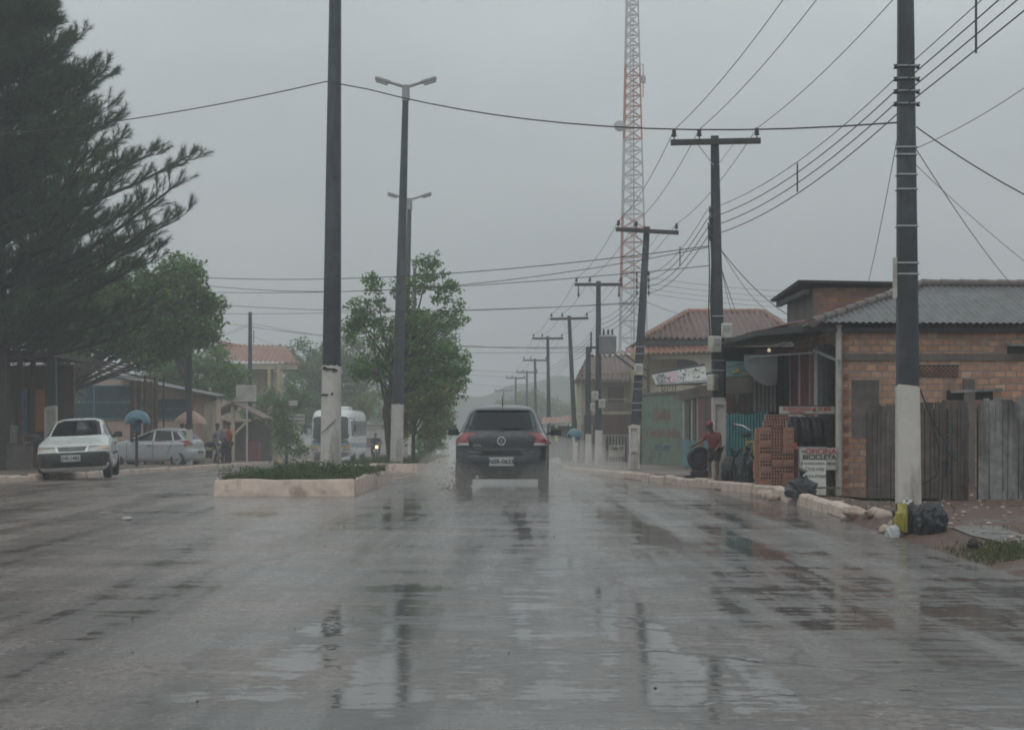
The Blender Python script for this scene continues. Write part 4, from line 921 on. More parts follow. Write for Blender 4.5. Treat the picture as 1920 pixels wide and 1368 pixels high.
# ---------------------------------------------------------------- motorcycles and bicycle
def motorcycle(label, loc, rz, lit):
    t = thing('motorcycle', label, 'motorcycle', loc, rz, 'motorcycles'); r = .29
    for y in (-.64, .64):
        b = MB(); b.lathe([(r * .78, -.04), (r * .95, -.05), (r, 0), (r * .95, .05), (r * .78, .04), (r * .78, -.04)], 24, 0, Matrix.Translation((0, y, r)) @ Matrix.Rotation(rad(90), 4, 'Y')); 
        for i in range(6): q = math.pi * i / 6; b.bar((0, y + .23 * math.cos(q), r + .23 * math.sin(q)), (0, y - .23 * math.cos(q), r - .23 * math.sin(q)), .012)
        b.build('wheel', m_tyre, t)
    b = MB(); b.tube([(0, -.5, .82), (0, -.1, .45), (0, .45, .42), (0, .64, .3)], .03, 8); b.tube([(0, -.42, .78), (0, .3, .72), (0, .75, .78)], .028, 8); b.cham((0, -.02, .42), (.26, .34, .3), .05); b.build('frame', m_blackpl, t)
    for sx in (-1, 1): k = MB(); k.tube([(sx * .08, -.64, .29), (sx * .08, -.5, .62), (sx * .08, -.42, .92)], .025, 8); k.build('fork', m_galv, t)
    k = MB(); k.ball((0, -.18, .80), (.13, .25, .12), 14, 8); k.build('fuel_tank', m_blackpl, t)
    k = MB(); k.ball((0, .3, .80), (.13, .42, .06), 14, 8); k.build('saddle', m_dk, t)
    k = MB(); k.tube([(-.36, -.34, 1.0), (-.2, -.42, 1.02), (0, -.45, .96), (.2, -.42, 1.02), (.36, -.34, 1.0)], .016, 8); k.build('handlebar', m_galv, t)
    k = MB(); k.ball((0, -.56, .86), (.085, .08, .085), 14, 8); o = k.build('headlight', mat('lamp_lit', (1, .60, .22), .3, bump=0, emit=5) if lit else m_clear, t)
    k = MB(); k.ball((0, -.64, .58), (.07, .3, .05), 12, 8, 0, None, 0, 1, 0); k.build('front_fender', m_blackpl, t)
    k = MB(); k.tube([(.15, .0, .32), (.17, .5, .34), (.17, .85, .4)], [.03, .045, .05], 10); k.build('exhaust', m_galv, t)
    return t
g = G(704, 31, .0); motorcycle('motorcycle with lit headlight coming towards us past the bus', g, rad(12), True)
ride = dict(pel=(0, .3, .92, (.15, .11)), ab=(0, .24, 1.08, (.15, .11)), ch=(0, .14, 1.27, (.18, .12)), nk=(0, .06, 1.41, .06), hd=(0, .02, 1.49, .07), hd2=(0, 0, 1.58, .09), hd3=(0, 0, 1.66, .07), shL=(-.2, .12, 1.34, .07), elL=(-.34, -.08, 1.14, .055), wrL=(-.35, -.3, 1.05, .04), haL=(-.35, -.36, 1.03, .04), shR=(.2, .12, 1.34, .07), elR=(.34, -.08, 1.14, .055), wrR=(.35, -.3, 1.05, .04), haR=(.35, -.36, 1.03, .04),
            hpL=(-.11, .28, .88, .1), knL=(-.22, -.12, .74, .075), anL=(-.2, .05, .33, .05), ftL=(-.2, -.04, .28, .045), toL=(-.2, -.13, .27, .035), hpR=(.11, .28, .88, .1), knR=(.22, -.12, .74, .075), anR=(.2, .05, .33, .05), ftR=(.2, -.04, .28, .045), toR=(.2, -.13, .27, .035))
person('rider in dark clothes sitting on the motorcycle beside the bus', g, rad(12), m_dk, m_jean, ride, 1.0, short=False, sleeve=1.0)
g = G(388, 47.5, .1); motorcycle('motorcycle parked behind the grey-shirted walker at the silver car', (g.x, g.y, g.z), rad(70), False)
def bicycle(label, loc, rz, c):
    t = thing('bicycle', label, 'bicycle', loc, rz); m = mat('bike_yellow', c, .35, bump=0, coat=.4); r = .30
    for y in (-.5, .5):
        b = MB(); b.tube([(0, y + r * math.cos(q), r + r * math.sin(q)) for q in [2 * math.pi * i / 28 for i in range(29)]], .022, 8, 0, False)
        for i in range(8): q = math.pi * i / 8; b.bar((0, y + r * math.cos(q), r + r * math.sin(q)), (0, y - r * math.cos(q), r - r * math.sin(q)), .004)
        b.build('wheel', m_tyre, t)
    b = MB(); b.tube([(0, -.34, .82), (0, .1, .35), (0, .5, .3), (0, .18, .74), (0, -.33, .76)], .022, 8); b.tube([(0, .1, .35), (0, .2, .85)], .02, 8); b.tube([(0, -.34, .66), (0, -.33, .95)], .032, 10); b.build('frame', m, t)
    for sx in (-1, 1): k = MB(); k.tube([(sx * .06, -.5, .3), (sx * .06, -.4, .62), (sx * .03, -.36, .74)], .02, 8); k.build('fork', m, t)
    k = MB(); k.ball((0, .2, .88), (.09, .13, .04), 12, 8); k.build('saddle', m_dk, t)
    k = MB(); k.tube([(-.32, -.12, 1.08), (-.24, -.26, 1.06), (-.1, -.34, .97), (.1, -.34, .97), (.24, -.26, 1.06), (.32, -.12, 1.08)], .014, 8); k.build('handlebar', m_chrome, t)
    for sx in (-1, 1): k = MB(); k.tube([(sx * .32, -.12, 1.08), (sx * .32, .0, 1.09)], .02, 8); k.build('grip', m_inkred, t)
g = G(1406, 99, .12); bicycle('small yellow bicycle with chrome handlebar standing behind the black bags', g, rad(12), (.42, .28, .035))
# ---------------------------------------------------------------- buildings
def W(mb, name, mats, t, **k):                 # geometry given in world coordinates, parented to an unrotated thing
    o = mb.build(name, mats, t, **k); o.location = -Vector(t.location) if t.parent is None else (0, 0, 0); return o
def bx(x0, x1, y0, y1, z0, z1): b = MB(); b.box(((x0 + x1) / 2, (y0 + y1) / 2, (z0 + z1) / 2), (x1 - x0, y1 - y0, z1 - z0)); return b
def slope(a, b, c, d, pitch=.24, rows=12, amp=.035, saw=.03, corr=False, step=None, per=6):
    a, b, c, d = map(Vector, (a, b, c, d)); e_ = (b - a); Lw = e_.length; e_ = e_ / Lw; l0 = (d - a).dot(e_); r0 = (c - a).dot(e_); sl = (d - a) - e_ * l0
    nrm = e_.cross(sl).normalized(); nrm = nrm if nrm.z > 0 else -nrm
    nu = max(4, int(Lw / pitch * per)); nv = 6 if corr else rows * 2
    def fn(u, v):
        x = u * Lw; vm = 1.0
        if l0 > 1e-6 and x < l0: vm = x / l0
        if r0 < Lw - 1e-6 and x > r0: vm = min(vm, (Lw - x) / (Lw - r0))
        vv = v * vm; h = amp * math.sin(2 * math.pi * x / pitch)
        if not corr: h += saw * (1 - (vv * rows + 1e-6) % 1.0) + .012 * math.sin(x * 1.7 + vv * 9)
        elif step and vv > step: h -= .018
        return a + e_ * x + sl * vv + nrm * h
    m = MB(); m.grid(fn, nu, nv, 0, corr); return m
def ridge_tiles(mb, p, q, r=.11, ln=.36, m=0):
    p, q = Vector(p), Vector(q); d = q - p; n = max(1, int(d.length / ln))
    for i in range(n):
        a_, b_ = p + d * (i / n), p + d * ((i + 1.12) / n); mb.tube([a_, b_], [r * 1.12, r * .88], 8, m)
def tile_mat(name, c1, c2, c3):
    t = NT(name); g = t.noise(2.2, 5, .65); f = t.noise(19, 4)
    cc = t.mix(t.math('MULTIPLY', f, .5), t.ramp(g, [(.32, c1), (.5, c2), (.7, c3)]), (.05, .035, .03))
    t.set(Base_Color=cc, Roughness=t.ramp(f, [(.3, .22), (.7, .42)]), Specular_IOR_Level=.6); t.bump(f, .2, .01); return t.mat
m_tile = tile_mat('wet_clay_tile', (.085, .035, .03), (.15, .06, .05), (.2, .085, .065))
m_tileo = tile_mat('orange_clay_tile', (.24, .085, .045), (.34, .125, .065), (.42, .17, .09))
m_brick = brick_mat('hollow_brick_wall', .195, .113, [(.52, .25, .165), (.61, .355, .225), (.39, .20, .145), (.63, .43, .30)], (.24, .215, .195), .012)
m_brick2 = brick_mat('old_brick_wall', .195, .113, [(.33, .14, .09), (.22, .11, .08), (.42, .20, .12), (.19, .13, .10)], (.17, .145, .13), .009)
m_fibro = mat('fibre_cement', (.092, .093, .095), .42, var=.2, vs=2.5, bump=.1, dirt=(.06, .057, .054), ds=1.5, da=.4)
m_plaster = mat('grey_render', (.15, .13, .115), .8, var=.2, vs=3, bump=.35, dirt=(.08, .065, .055), ds=2, da=.5, streak=True)
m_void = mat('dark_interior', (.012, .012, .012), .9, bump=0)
m_white2 = mat('dirty_white_board', (.44, .43, .40), .65, var=.12, vs=5, dirt=(.26, .23, .2), da=.35)
m_redp = mat('maroon_board', (.17, .035, .04), .55, var=.3, vs=6, dirt=(.09, .04, .04), da=.4, streak=True)
m_turq = mat('turquoise_paint', (.085, .27, .29), .5, var=.18, vs=4, dirt=(.05, .14, .15), da=.4, streak=True)
m_teal = mat('pale_teal_paint', (.16, .29, .28), .6, var=.15)
m_greenw = mat('sage_green_wall', (.165, .225, .17), .75, var=.08, vs=1.2, dirt=(.11, .14, .11), ds=1.3, da=.35)
m_yellow = mat('yellow_wall', (.44, .34, .14), .75, var=.1, vs=2, dirt=(.3, .24, .13), da=.3, streak=True)
m_cream = mat('cream_wall', (.42, .37, .28), .75, var=.1, vs=2, dirt=(.25, .22, .18), da=.3, streak=True)
m_slab = mat('dark_slab', (.04, .042, .042), .6, var=.25, vs=2)
m_cloth = mat('grey_curtain', (.21, .20, .19), .8, var=.15)
m_brown = mat('brown_shutter', (.10, .055, .04), .6, var=.25, vs=5, streak=True, dirt=(.05, .035, .03), da=.4)
# brick house with grey corrugated hip roof
t = thing('brick_house', 'bare hollow-brick house with grey corrugated roof behind the nearest utility pole', 'house', (5.75, 31.5, .1))
W(bx(5.75, 12.6, 31.5, 36.9, -.1, 2.87), 'wall', m_brick, t)
W(bx(5.74, 12.7, 31.46, 31.54, 2.30, 2.42), 'beam', m_plaster, t)
rf = W(slope((5.2, 31.15, 2.95), (12.8, 31.15, 2.91), (12.8, 34.3, 3.82), (7.75, 34.3, 3.85), .115, 1, .013, corr=True, step=.62, per=8), 'roof', m_fibro, t)
W(slope((5.2, 37.6, 2.9), (5.2, 31.15, 2.95), (7.75, 34.3, 3.85), (7.75, 34.35, 3.85), .115, 1, .018, corr=True, per=6), 'roof', m_fibro, t)
W(slope((12.8, 37.5, 2.9), (5.2, 37.5, 2.9), (7.75, 34.35, 3.84), (12.8, 34.35, 3.81), .115, 1, .018, corr=True, per=4), 'roof', m_fibro, t)
b = MB(); ridge_tiles(b, (5.15, 31.1, 2.94), (7.75, 34.3, 3.86), .08); ridge_tiles(b, (7.75, 34.3, 3.86), (12.8, 34.3, 3.83), .08); W(b, 'ridge_tiles', mat('worn_ridge_tile', (.125, .098, .088), .5, var=.3, vs=4, dirt=(.1, .09, .085), da=.4), rf)
W(bx(5.35, 12.7, 31.36, 31.44, 2.79, 2.86), 'fascia', m_wood, t)
b = MB()                                       # pierced clay vent blocks
for i in range(8):
    for j in range(2):
        x, z = 7.12 + i * .082, 2.07 + j * .085
        for q in range(4): b.bar((x + .04 * math.cos(q * 1.571), 31.47, z + .04 * math.sin(q * 1.571)), (x + .04 * math.cos(q * 1.571 + 1.571), 31.47, z + .04 * math.sin(q * 1.571 + 1.571)), .014, .03)
W(b, 'vent_block', m_brick2, t); W(bx(7.06, 7.75, 31.485, 31.52, 2.02, 2.22), 'vent_opening', m_void, t)
W(bx(7.55, 8.35, 31.48, 31.53, 1.62, 1.78), 'broken_opening', m_void, t); W(bx(8.6, 9.1, 31.48, 31.53, 2.42, 2.55), 'broken_opening', m_void, t)
b = MB(); b.bar((7.6, 31.42, 1.76), (8.5, 31.42, 1.80), .05); b.bar((8.55, 31.4, 2.58), (9.2, 31.4, 2.55), .04); W(b, 'loose_board', m_plank, t)
W(bx(7.83, 8.02, 31.40, 31.52, .1, 1.98), 'concrete_pillar', m_plaster, t)
def holed_face(b, x0, z0, w_, h_, y, nx, nz, dep=.05, m=0, m2=1):
    for i in range(nx):
        for j in range(nz):
            cx, cz = x0 + w_ * (i + .5) / nx, z0 + h_ * (j + .5) / nz; ex, ez = w_ / nx / 2, h_ / nz / 2; hx, hz = ex * .66, ez * .66
            O = [(cx - ex, y, cz - ez), (cx + ex, y, cz - ez), (cx + ex, y, cz + ez), (cx - ex, y, cz + ez)]; I = [(cx - hx, y, cz - hz), (cx + hx, y, cz - hz), (cx + hx, y, cz + hz), (cx - hx, y, cz + hz)]
            K = [(p[0], y + dep, p[2]) for p in I]; b.add(O + I + K, [(k, (k + 1) % 4, 4 + (k + 1) % 4, 4 + k) for k in range(4)] + [(4 + k, 4 + (k + 1) % 4, 8 + (k + 1) % 4, 8 + k) for k in range(4)], m); b.add(K, [(0, 1, 2, 3)], m2)
m_clay = mat('hollow_clay', (.30, .115, .07), .7, var=.28, vs=9, bump=.2, bs=60, dirt=(.16, .075, .055), da=.3)
m_clay2 = mat('yellow_clay', (.33, .17, .09), .7, var=.3, vs=9, bump=.2, bs=60)
b = MB()
for k in range(12): holed_face(b, 5.755, .16 + k * .226, .085, .105, 31.485, 3, 4)
W(b, 'brick_ends', [m_clay2, m_void], t)
b = MB(); b.tube([(5.66, 31.4, .1), (5.66, 31.4, 2.92)], .055, 10); W(b, 'downpipe', m_white2, t)
# upper brick block
t = thing('brick_annex', 'taller bare-brick block with flat dark roof rising behind the corrugated roof', 'building', (6.2, 37.2, 0))
W(bx(6.2, 7.75, 37.2, 40.6, -.2, 4.0), 'wall', m_brick2, t); W(bx(6.16, 6.196, 37.2, 40.6, 1.5, 3.97), 'render_coat', m_plaster, t)
b = MB(); b.add([(5.88, 37.0, 4.09), (7.95, 37.0, 4.05), (7.95, 41, 4.0), (5.88, 41, 3.97), (5.84, 36.98, 4.145), (8.0, 36.98, 4.105), (8.0, 41.1, 4.05), (5.84, 41.1, 4.02)], [(3, 2, 1, 0), (4, 5, 6, 7), (0, 1, 5, 4), (1, 2, 6, 5), (2, 3, 7, 6), (3, 0, 4, 7)]); W(b, 'roof', m_slab, t)
b = MB(); b.box((6.0, 38.9, 3.9), (.1, 3.9, .1)); W(b, 'rafter', m_wood, t)
# tyre repair shop beside the brick house
t = thing('repair_shop', 'open tyre repair shop of painted boards under a dark awning beside the brick house', 'shop', (4.6, 36.5, .1))
aw = MB(); aw.add([(4.42, 33.0, 2.80), (5.72, 32.2, 2.88), (5.72, 39.6, 2.95), (4.33, 39.6, 2.86), (4.42, 33.0, 2.90), (5.72, 32.2, 3.02), (5.72, 39.6, 3.08), (4.33, 39.6, 2.95)], [(3, 2, 1, 0), (4, 5, 6, 7), (0, 1, 5, 4), (1, 2, 6, 5), (2, 3, 7, 6), (3, 0, 4, 7)]); W(aw, 'awning', m_slab, t)
W(slope((4.6, 39.6, 2.98), (4.6, 35.2, 2.96), (5.7, 35.2, 3.22), (5.7, 39.6, 3.24), .2, 6, .02, .01), 'red_roof_sheet', m_redp, t)
W(bx(4.75, 5.62, 35.2, 35.28, 2.56, 2.66), 'red_fascia', m_redp, t)
def strip(name, px0, px1, y0, y1, s, m, th=.05, dy=0):
    a_, c_ = P(px0, y1, s), P(px1, y0, s); W(bx(a_.x, c_.x, a_.y + dy, a_.y + dy + th, a_.z, c_.z), name, m, t)
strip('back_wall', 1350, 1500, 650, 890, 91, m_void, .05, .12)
strip('shop_sign', 1362, 1413, 677, 706, 93, m_teal)
b = MB(); r_ = random.Random(5)
for (x, y, w_, h_) in ((1377, 698, 9, 7), (1384, 695, 6, 9), (1400, 700, 13, 5), (1408, 697, 6, 6)):
    q = P(x, y, 93); b.ball((q.x, q.y - .01, q.z), (w_ / 186, .012, h_ / 186), 10, 6)
W(b, 'sign_mark', mat('yellow_paint', (.42, .33, .1), .5), t)
for i, (p0, p1, m_) in enumerate(((1362, 1376, m_brown), (1377, 1386, m_cloth), (1387, 1399, m_brown), (1400, 1411, m_cream))): strip('wall_board', p0, p1, 708, 775, 92.5, [m_brown, m_plank, m_brown, m_brownp][i])
strip('transom', 1362, 1413, 707, 737, 94, m_plaster)
b = MB()
c0_ = P(1411, 772, 93.5); c1_ = P(1456, 672, 93.5)
b.grid(lambda u, v: (c0_.x + (c1_.x - c0_.x) * u, c0_.y + .03 * math.sin(u * 38) + .01 * math.sin(u * 90 + v * 3), c0_.z + (c1_.z - c0_.z) * v), 60, 6); W(b, 'curtain', m_cloth, t)
b = MB(); c0_ = P(1395, 720, 95); c1_ = P(1456, 662, 95)
b.grid(lambda u, v: (c0_.x + (c1_.x - c0_.x) * u, c0_.y - .15 * math.sin(v * 2.5) * u, c0_.z + (c1_.z - c0_.z) * (v * (.4 + .6 * u) + (1 - u) * .55 - .25 * math.sin(u * 3.1) * (1 - v))), 16, 8); W(b, 'tarp', m_grey, t)
for y0, y1, m_ in ((32.25, 32.75, m_void), (32.8, 33.35, m_slab), (33.4, 33.75, m_white2), (33.8, 34.2, m_redp), (34.2, 34.28, m_white2), (34.3, 35.35, m_redp), (35.37, 35.6, m_white2), (35.62, 36.55, m_redp), (36.55, 36.75, m_white2), (36.75, 37.6, m_void)):
    W(bx(5.62, 5.70, y0, y1, .1, 2.62), 'wall_board', m_, t)
b = MB(); b.bar((5.5, 33.0, 2.55), (5.66, 31.3, 2.28), .05); b.bar((4.6, 35.0, 2.5), (5.5, 33.0, 2.5), .03); W(b, 'awning_pole', m_galv, t)
b = MB()
pass
b.bar((5.55, 44.5, -.1), (5.55, 44.5, 2.9), .08); W(b, 'post', m_wood, t)
k = MB(); k.lathe([(0, 0), (.025, .01), (.032, .04), (.018, .07)], 12); o = W(k, 'lamp_bulb', mat('bulb', (1, .85, .55), .3, bump=0, emit=.5), t); o.location += P(1442, 660, 100)
# turquoise corrugated panel
t = thing('corrugated_panel', 'turquoise corrugated fence panel behind the yellow bicycle', 'fence panel', (4.3, 36.1, .1))
c0_ = P(1362, 905, 94); c1_ = P(1441, 772, 94)
b = MB(); b.grid(lambda u, v: (c0_.x + (c1_.x - c0_.x) * u, c0_.y + .018 * math.sin(u * 2 * math.pi * 14), c0_.z + (c1_.z - c0_.z - .06 * (1 - u) + .02 * math.sin(u * 9)) * v), 168, 4); W(b, 'sheet', m_turq, t)
b = MB(); b.bar((c0_.x, c0_.y + .06, 1.35), (c1_.x, c0_.y + .06, 1.4), .05); W(b, 'rail', m_wood, t)
# plank gate and fences at the right edge
def fence(name, label, x0, x1, y, z0, z1, m, bw, seed, jag=.06, gapy=.0, skew=0):
    r = random.Random(seed); t = thing(name, label, 'fence', (x0, y, z0)); b = MB(); x = x0
    while x < x1 - .02:
        w_ = bw * r.uniform(.75, 1.25); h = z1 + r.uniform(-jag, jag); R = Matrix.Rotation(r.uniform(-.012, .012), 4, 'Y')
        b.box((x + w_ / 2, y + r.uniform(-.012, .012) + skew * (x - x0), (z0 + h) / 2), (w_ - r.uniform(.002, .012), .025, h - z0), 0, R); x += w_
    W(b, 'planks', m, t); c = MB(); c.box(((x0 + x1) / 2, y + .075 + skew * (x1 - x0) / 2, (z0 + z1) / 2 - .05), (x1 - x0, .01, z1 - z0 - .12))
    for z in (z0 + .3, z1 - .35): c.bar((x0, y + .05, z), (x1, y + .05 + skew * (x1 - x0), z), .05, .06)
    for i in range(3): xx = x0 + .1 + (x1 - x0 - .2) * i / 2; c.bar((xx, y + .1, z0 - .1), (xx, y + .1 + skew * (xx - x0), z1 - .1), .08)
    W(c, 'rails', m_wood, t); return t
fence('plank_fence', 'weathered grey plank fence at the right edge of the photo', 6.58, 8.6, 25.6, .12, 1.53, m_plank, .085, 4, .03)
fence('plank_fence', 'dark brown plank fence between the nearest utility pole and the grey planks', 5.78, 6.56, 26.0, .1, 1.52, m_brownp, .06, 5, .02)
fence('plank_gate', 'dark brown plank gate left of the nearest utility pole', 5.72, 6.6, 29.2, .1, 1.50, m_brownp, .07, 6, .015)
b = MB(); b.box((6.02, 30.9, 1.45), (.46, .06, 1.0)); o = tag(b.build('door_leaf', m_brownp), 'dark door leaf standing against the brick wall above the plank gate', 'door')
# green graffiti squiggles on the brown planks
b = MB(); r_ = random.Random(2)
for (cx, cz, sgn) in ((6.22, 1.15, 1), (6.26, .85, -1), (6.2, .6, 1)):
    b.tube([(cx + .05 * math.sin(q * 1.7) * sgn + .02 * q, 25.975, cz + .09 * math.cos(q * 1.3) - .02 * q) for q in np.linspace(0, 4, 14)], .008, 5)
o = b.build('graffiti', mat('faded_blue_spray', (.07, .14, .155), .7)); tag(o, 'faded blue spray scribble on the brown plank fence', 'graffiti')
b = MB(); b.tube([(5.80, 25.9, 1.75), (5.98, 25.88, 1.3), (6.1, 25.88, .8), (6.05, 25.88, .45), (5.8, 25.9, .3)], .013, 6); b.tube([(5.98, 25.88, 1.3), (6.2, 25.9, .9), (6.22, 25.9, .2)], .01, 6); tag(b.build('loose_cable', m_wire), 'loose black cable hanging on the brown fence beside the white pole base', 'cable')
# shop with vertical colour stripes
t = thing('striped_kiosk', 'small shop with vertical maroon, white and grey boards over a teal skirting', 'shop', (5.5, 50, gz(52)))
zb = gz(54) + .1
W(bx(5.56, 8, 49.2, 59.0, zb - .3, 2.35), 'wall', m_plaster, t)
cols_ = [m_redp, m_redp, m_slab, m_redp, m_redp, m_white2, m_plaster, m_white2, m_slab, m_plaster, m_white2]
for i, m_ in enumerate(cols_):
    y0 = 49.2 + i * .87; y1 = y0 + (.86 if m_ is not m_white2 else .5)
    low = m_ in (m_slab, m_plaster, m_white2)
    W(bx(5.50, 5.555, y0, y1, (.75 if low else zb), 2.0), 'wall_board', m_, t)
    if low: W(bx(5.495, 5.55, y0, y1, zb, .745), 'wall_board', m_turq if i != 5 else m_teal, t)
W(bx(5.44, 5.56, 49.1, 59.1, 2.0, 2.32), 'fascia', m_brown, t)
# poster-covered awning
t = thing('poster_awning', 'sloping grey awning hung with pink and white posters left of the second crossarm pole', 'awning', P(1230, 722, 64))
def awn(u, v): return P(1230 + 100 * u - 8 * v, 722 - 6 * u - v * (20 + 11 * u), 64 - v * 2.2)
b = MB(); b.grid(lambda u, v: awn(u, v), 10, 6); o = W(b, 'sheet', m_grey, t)
b = MB(); b.tube([awn(0, 1.05), awn(1, 1.05)], .05, 6); b.tube([awn(0, -.03), awn(1, -.03)], .025, 6); W(b, 'edge_bar', m_slab, t)
m_pk = mat('pink_poster', (.45, .27, .32), .6, var=.1); 
def poster(u0, u1, v0, v1, m_, k=0):
    b = MB(); b.grid(lambda u, v: awn(u0 + (u1 - u0) * u + .02 * v, v0 + (v1 - v0) * v) + Vector((0, -.03, .015)), 4, 3)
    r_ = random.Random(k)
    for i in range(k):
        p_ = awn(r_.uniform(u0, u1), r_.uniform(v0, v1)) + Vector((0, -.05, .02)); q_ = p_ + Vector((r_.uniform(-.12, .12), 0, r_.uniform(-.12, .12))); b.tube([p_, p_.lerp(q_, .5) + Vector((.03, 0, .02)), q_], .014, 5, 1)
    return W(b, 'poster', [m_, m_ink], t)
poster(.24, .38, .12, .85, m_pk, 4); poster(.45, .72, .08, .95, m_white2, 9); poster(.74, .97, .1, .95, m_white2, 14); poster(.05, .2, .1, .8, m_cloth, 5)
b = MB()
for i in range(6): p_ = awn(.12 + i * .05, -.02); b.tube([p_, p_ - Vector((.02, 0, .12 + .05 * (i % 3)))], .012, 5)
W(b, 'hanging_strip', m_ink, t)
b = MB(); b.bar(awn(1, .5), awn(1, .5) + Vector((.5, 1.0, .1)), .07); W(b, 'support', m_wood, t)
# green painted wall with lettering
A_, B_ = Vector((5.06, 70.8)), Vector((6.22, 65.4)); ang = math.atan2(B_.y - A_.y, B_.x - A_.x)
t = thing('painted_wall', 'sage green wall with red hand-painted lettering beside the leaning pole', 'wall', (A_.x, A_.y, gz(68) + .05), ang); ln = (B_ - A_).length
b = MB(); b.box((ln / 2, .1, 1.35), (ln, .2, 2.75)); b.build('wall', m_greenw, t)
m_faded = mat('faded_red_lettering', (.25, .115, .095), .7, var=.2)
b = MB(); b.box((ln / 2, .1, 2.77), (ln + .1, .3, .09)); b.build('coping', m_plaster, t)
for bd, sz, z, m_, sy in (('Salão', 1.25, 1.95, m_faded, (.62, .62)), ('a Força da Beleza', 1.0, 1.28, m_faded, (.50, .62)), ('8812-4227', .7, .72, m_inkblue, (.55, .5))): text(bd, sz, m_, t, (ln * .5, -.012, z), sxy=(sy[0] * 1.25, sy[1] * .78), bold=.012, shear=.25)
b = MB(); b.box((-.08, .05, 1.5), (.16, .35, 3.0)); b.build('pillar', m_plaster, t)
# yellow two-storey house with tiled hip roof
t = thing('yellow_house', 'yellow two-storey house with wet tiled hip roof and arched balcony', 'house', (5.8, 81, gz(81)))
W(bx(5.9, 12.6, 81.6, 90, -1.2, 5.0), 'wall', m_yellow, t)
r1 = W(slope((5.7, 80.5, 4.98), (12.9, 80.5, 5.05), (11.8, 85.2, 6.5), (8.25, 85.2, 6.5), .26, 13, .055, .10), 'roof', m_tile, t)
W(slope((5.7, 90.5, 5.0), (5.7, 80.5, 4.98), (8.25, 85.2, 6.5), (8.25, 85.25, 6.5), .24, 12, .04, .04), 'roof', m_tile, t)
W(slope((12.9, 80.5, 5.05), (12.9, 90.5, 5.0), (11.8, 85.25, 6.5), (11.8, 85.2, 6.5), .24, 12, .04, .04, per=4), 'roof', m_tile, t)
W(slope((12.9, 90.5, 5.0), (5.7, 90.5, 5.0), (8.25, 85.25, 6.49), (11.8, 85.25, 6.49), .3, 10, .05, .1, per=4), 'roof', m_tile, t)
b = MB(); ridge_tiles(b, (5.65, 80.45, 5.02), (8.25, 85.2, 6.56), .14); ridge_tiles(b, (8.25, 85.2, 6.56), (11.8, 85.2, 6.56), .14); ridge_tiles(b, (12.95, 80.45, 5.08), (11.8, 85.2, 6.56), .14); W(b, 'ridge_tiles', m_tileo, r1)
W(bx(5.75, 12.85, 80.62, 81.6, 4.80, 4.93), 'eave_board', m_wood, t)
W(slope((4.35, 79.0, 4.28), (9.6, 79.0, 4.42), (9.6, 81.5, 4.98), (5.9, 81.5, 4.85), .22, 7, .04, .04), 'porch_roof', m_tileo, t)
W(bx(6.0, 9.3, 79.4, 79.62, 4.12, 4.30), 'beam', m_cream, t)
# balcony front with a rounded arch opening
b = MB(); arch = [(7.25, 3.0), (8.35, 3.0), (8.35, 3.55)] + [(8.35 - .55 + .55 * math.cos(q), 3.55 + .5 * math.sin(q)) for q in np.linspace(.2, 1.5, 7)] + [(7.25, 4.06)]
b.prism([(5.95, 2.2), (9.3, 2.2), (9.3, 4.12), (5.95, 4.12)], .15, 0, Matrix.Translation((0, 81.4, 0))); W(b, 'balcony_wall', m_yellow, t)
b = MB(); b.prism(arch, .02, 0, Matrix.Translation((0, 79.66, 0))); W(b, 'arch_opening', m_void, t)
pil = MB(); pil.prism([(8.35, 2.9), (9.0, 2.9), (9.0, 4.12), (7.6, 4.12), (8.05, 4.02), (8.28, 3.8), (8.35, 3.5)], .2, 0, Matrix.Translation((0, 79.42, 0))); W(pil, 'arch_pier', m_cream, t)
b = MB(); b.prism([(5.95, 2.46), (8.0, 2.40), (8.0, 2.95), (5.95, 3.0)], .14, 0, Matrix.Translation((0, 79.4, 0))); W(b, 'parapet', m_cream, t)
b = MB()
for x, z, w_, h_ in ((6.35, 2.66, .18, .1), (6.6, 2.7, .12, .14), (7.0, 2.68, .3, .09), (7.42, 2.66, .2, .12), (7.7, 2.68, .14, .1)): b.ball((x, 79.39, z), (w_ / 2, .012, h_ / 2), 10, 6, 0, None, .2, int(x * 10))
W(b, 'faded_lettering', m_plaster, t)
b = MB()
for z in (3.28, 3.1): b.bar((5.9, 79.3, z), (7.4, 79.3, z), .035)
for x in (5.9, 6.4, 6.9): b.bar((x, 79.3, 2.95), (x, 79.3, 3.28), .03)
W(b, 'railing', m_white2, t)
b = MB(); b.bar((5.95, 79.2, 2.2), (5.95, 79.2, 4.3), .14); b.bar((5.95, 79.2, 3.2), (4.5, 79.1, 4.3), .09); b.bar((5.95, 79.2, 3.55), (4.9, 79.1, 4.32), .07); W(b, 'bracket', m_wood, t)
W(bx(6.1, 6.5, 81.55, 81.62, 2.9, 4.1), 'door', m_slab, t)
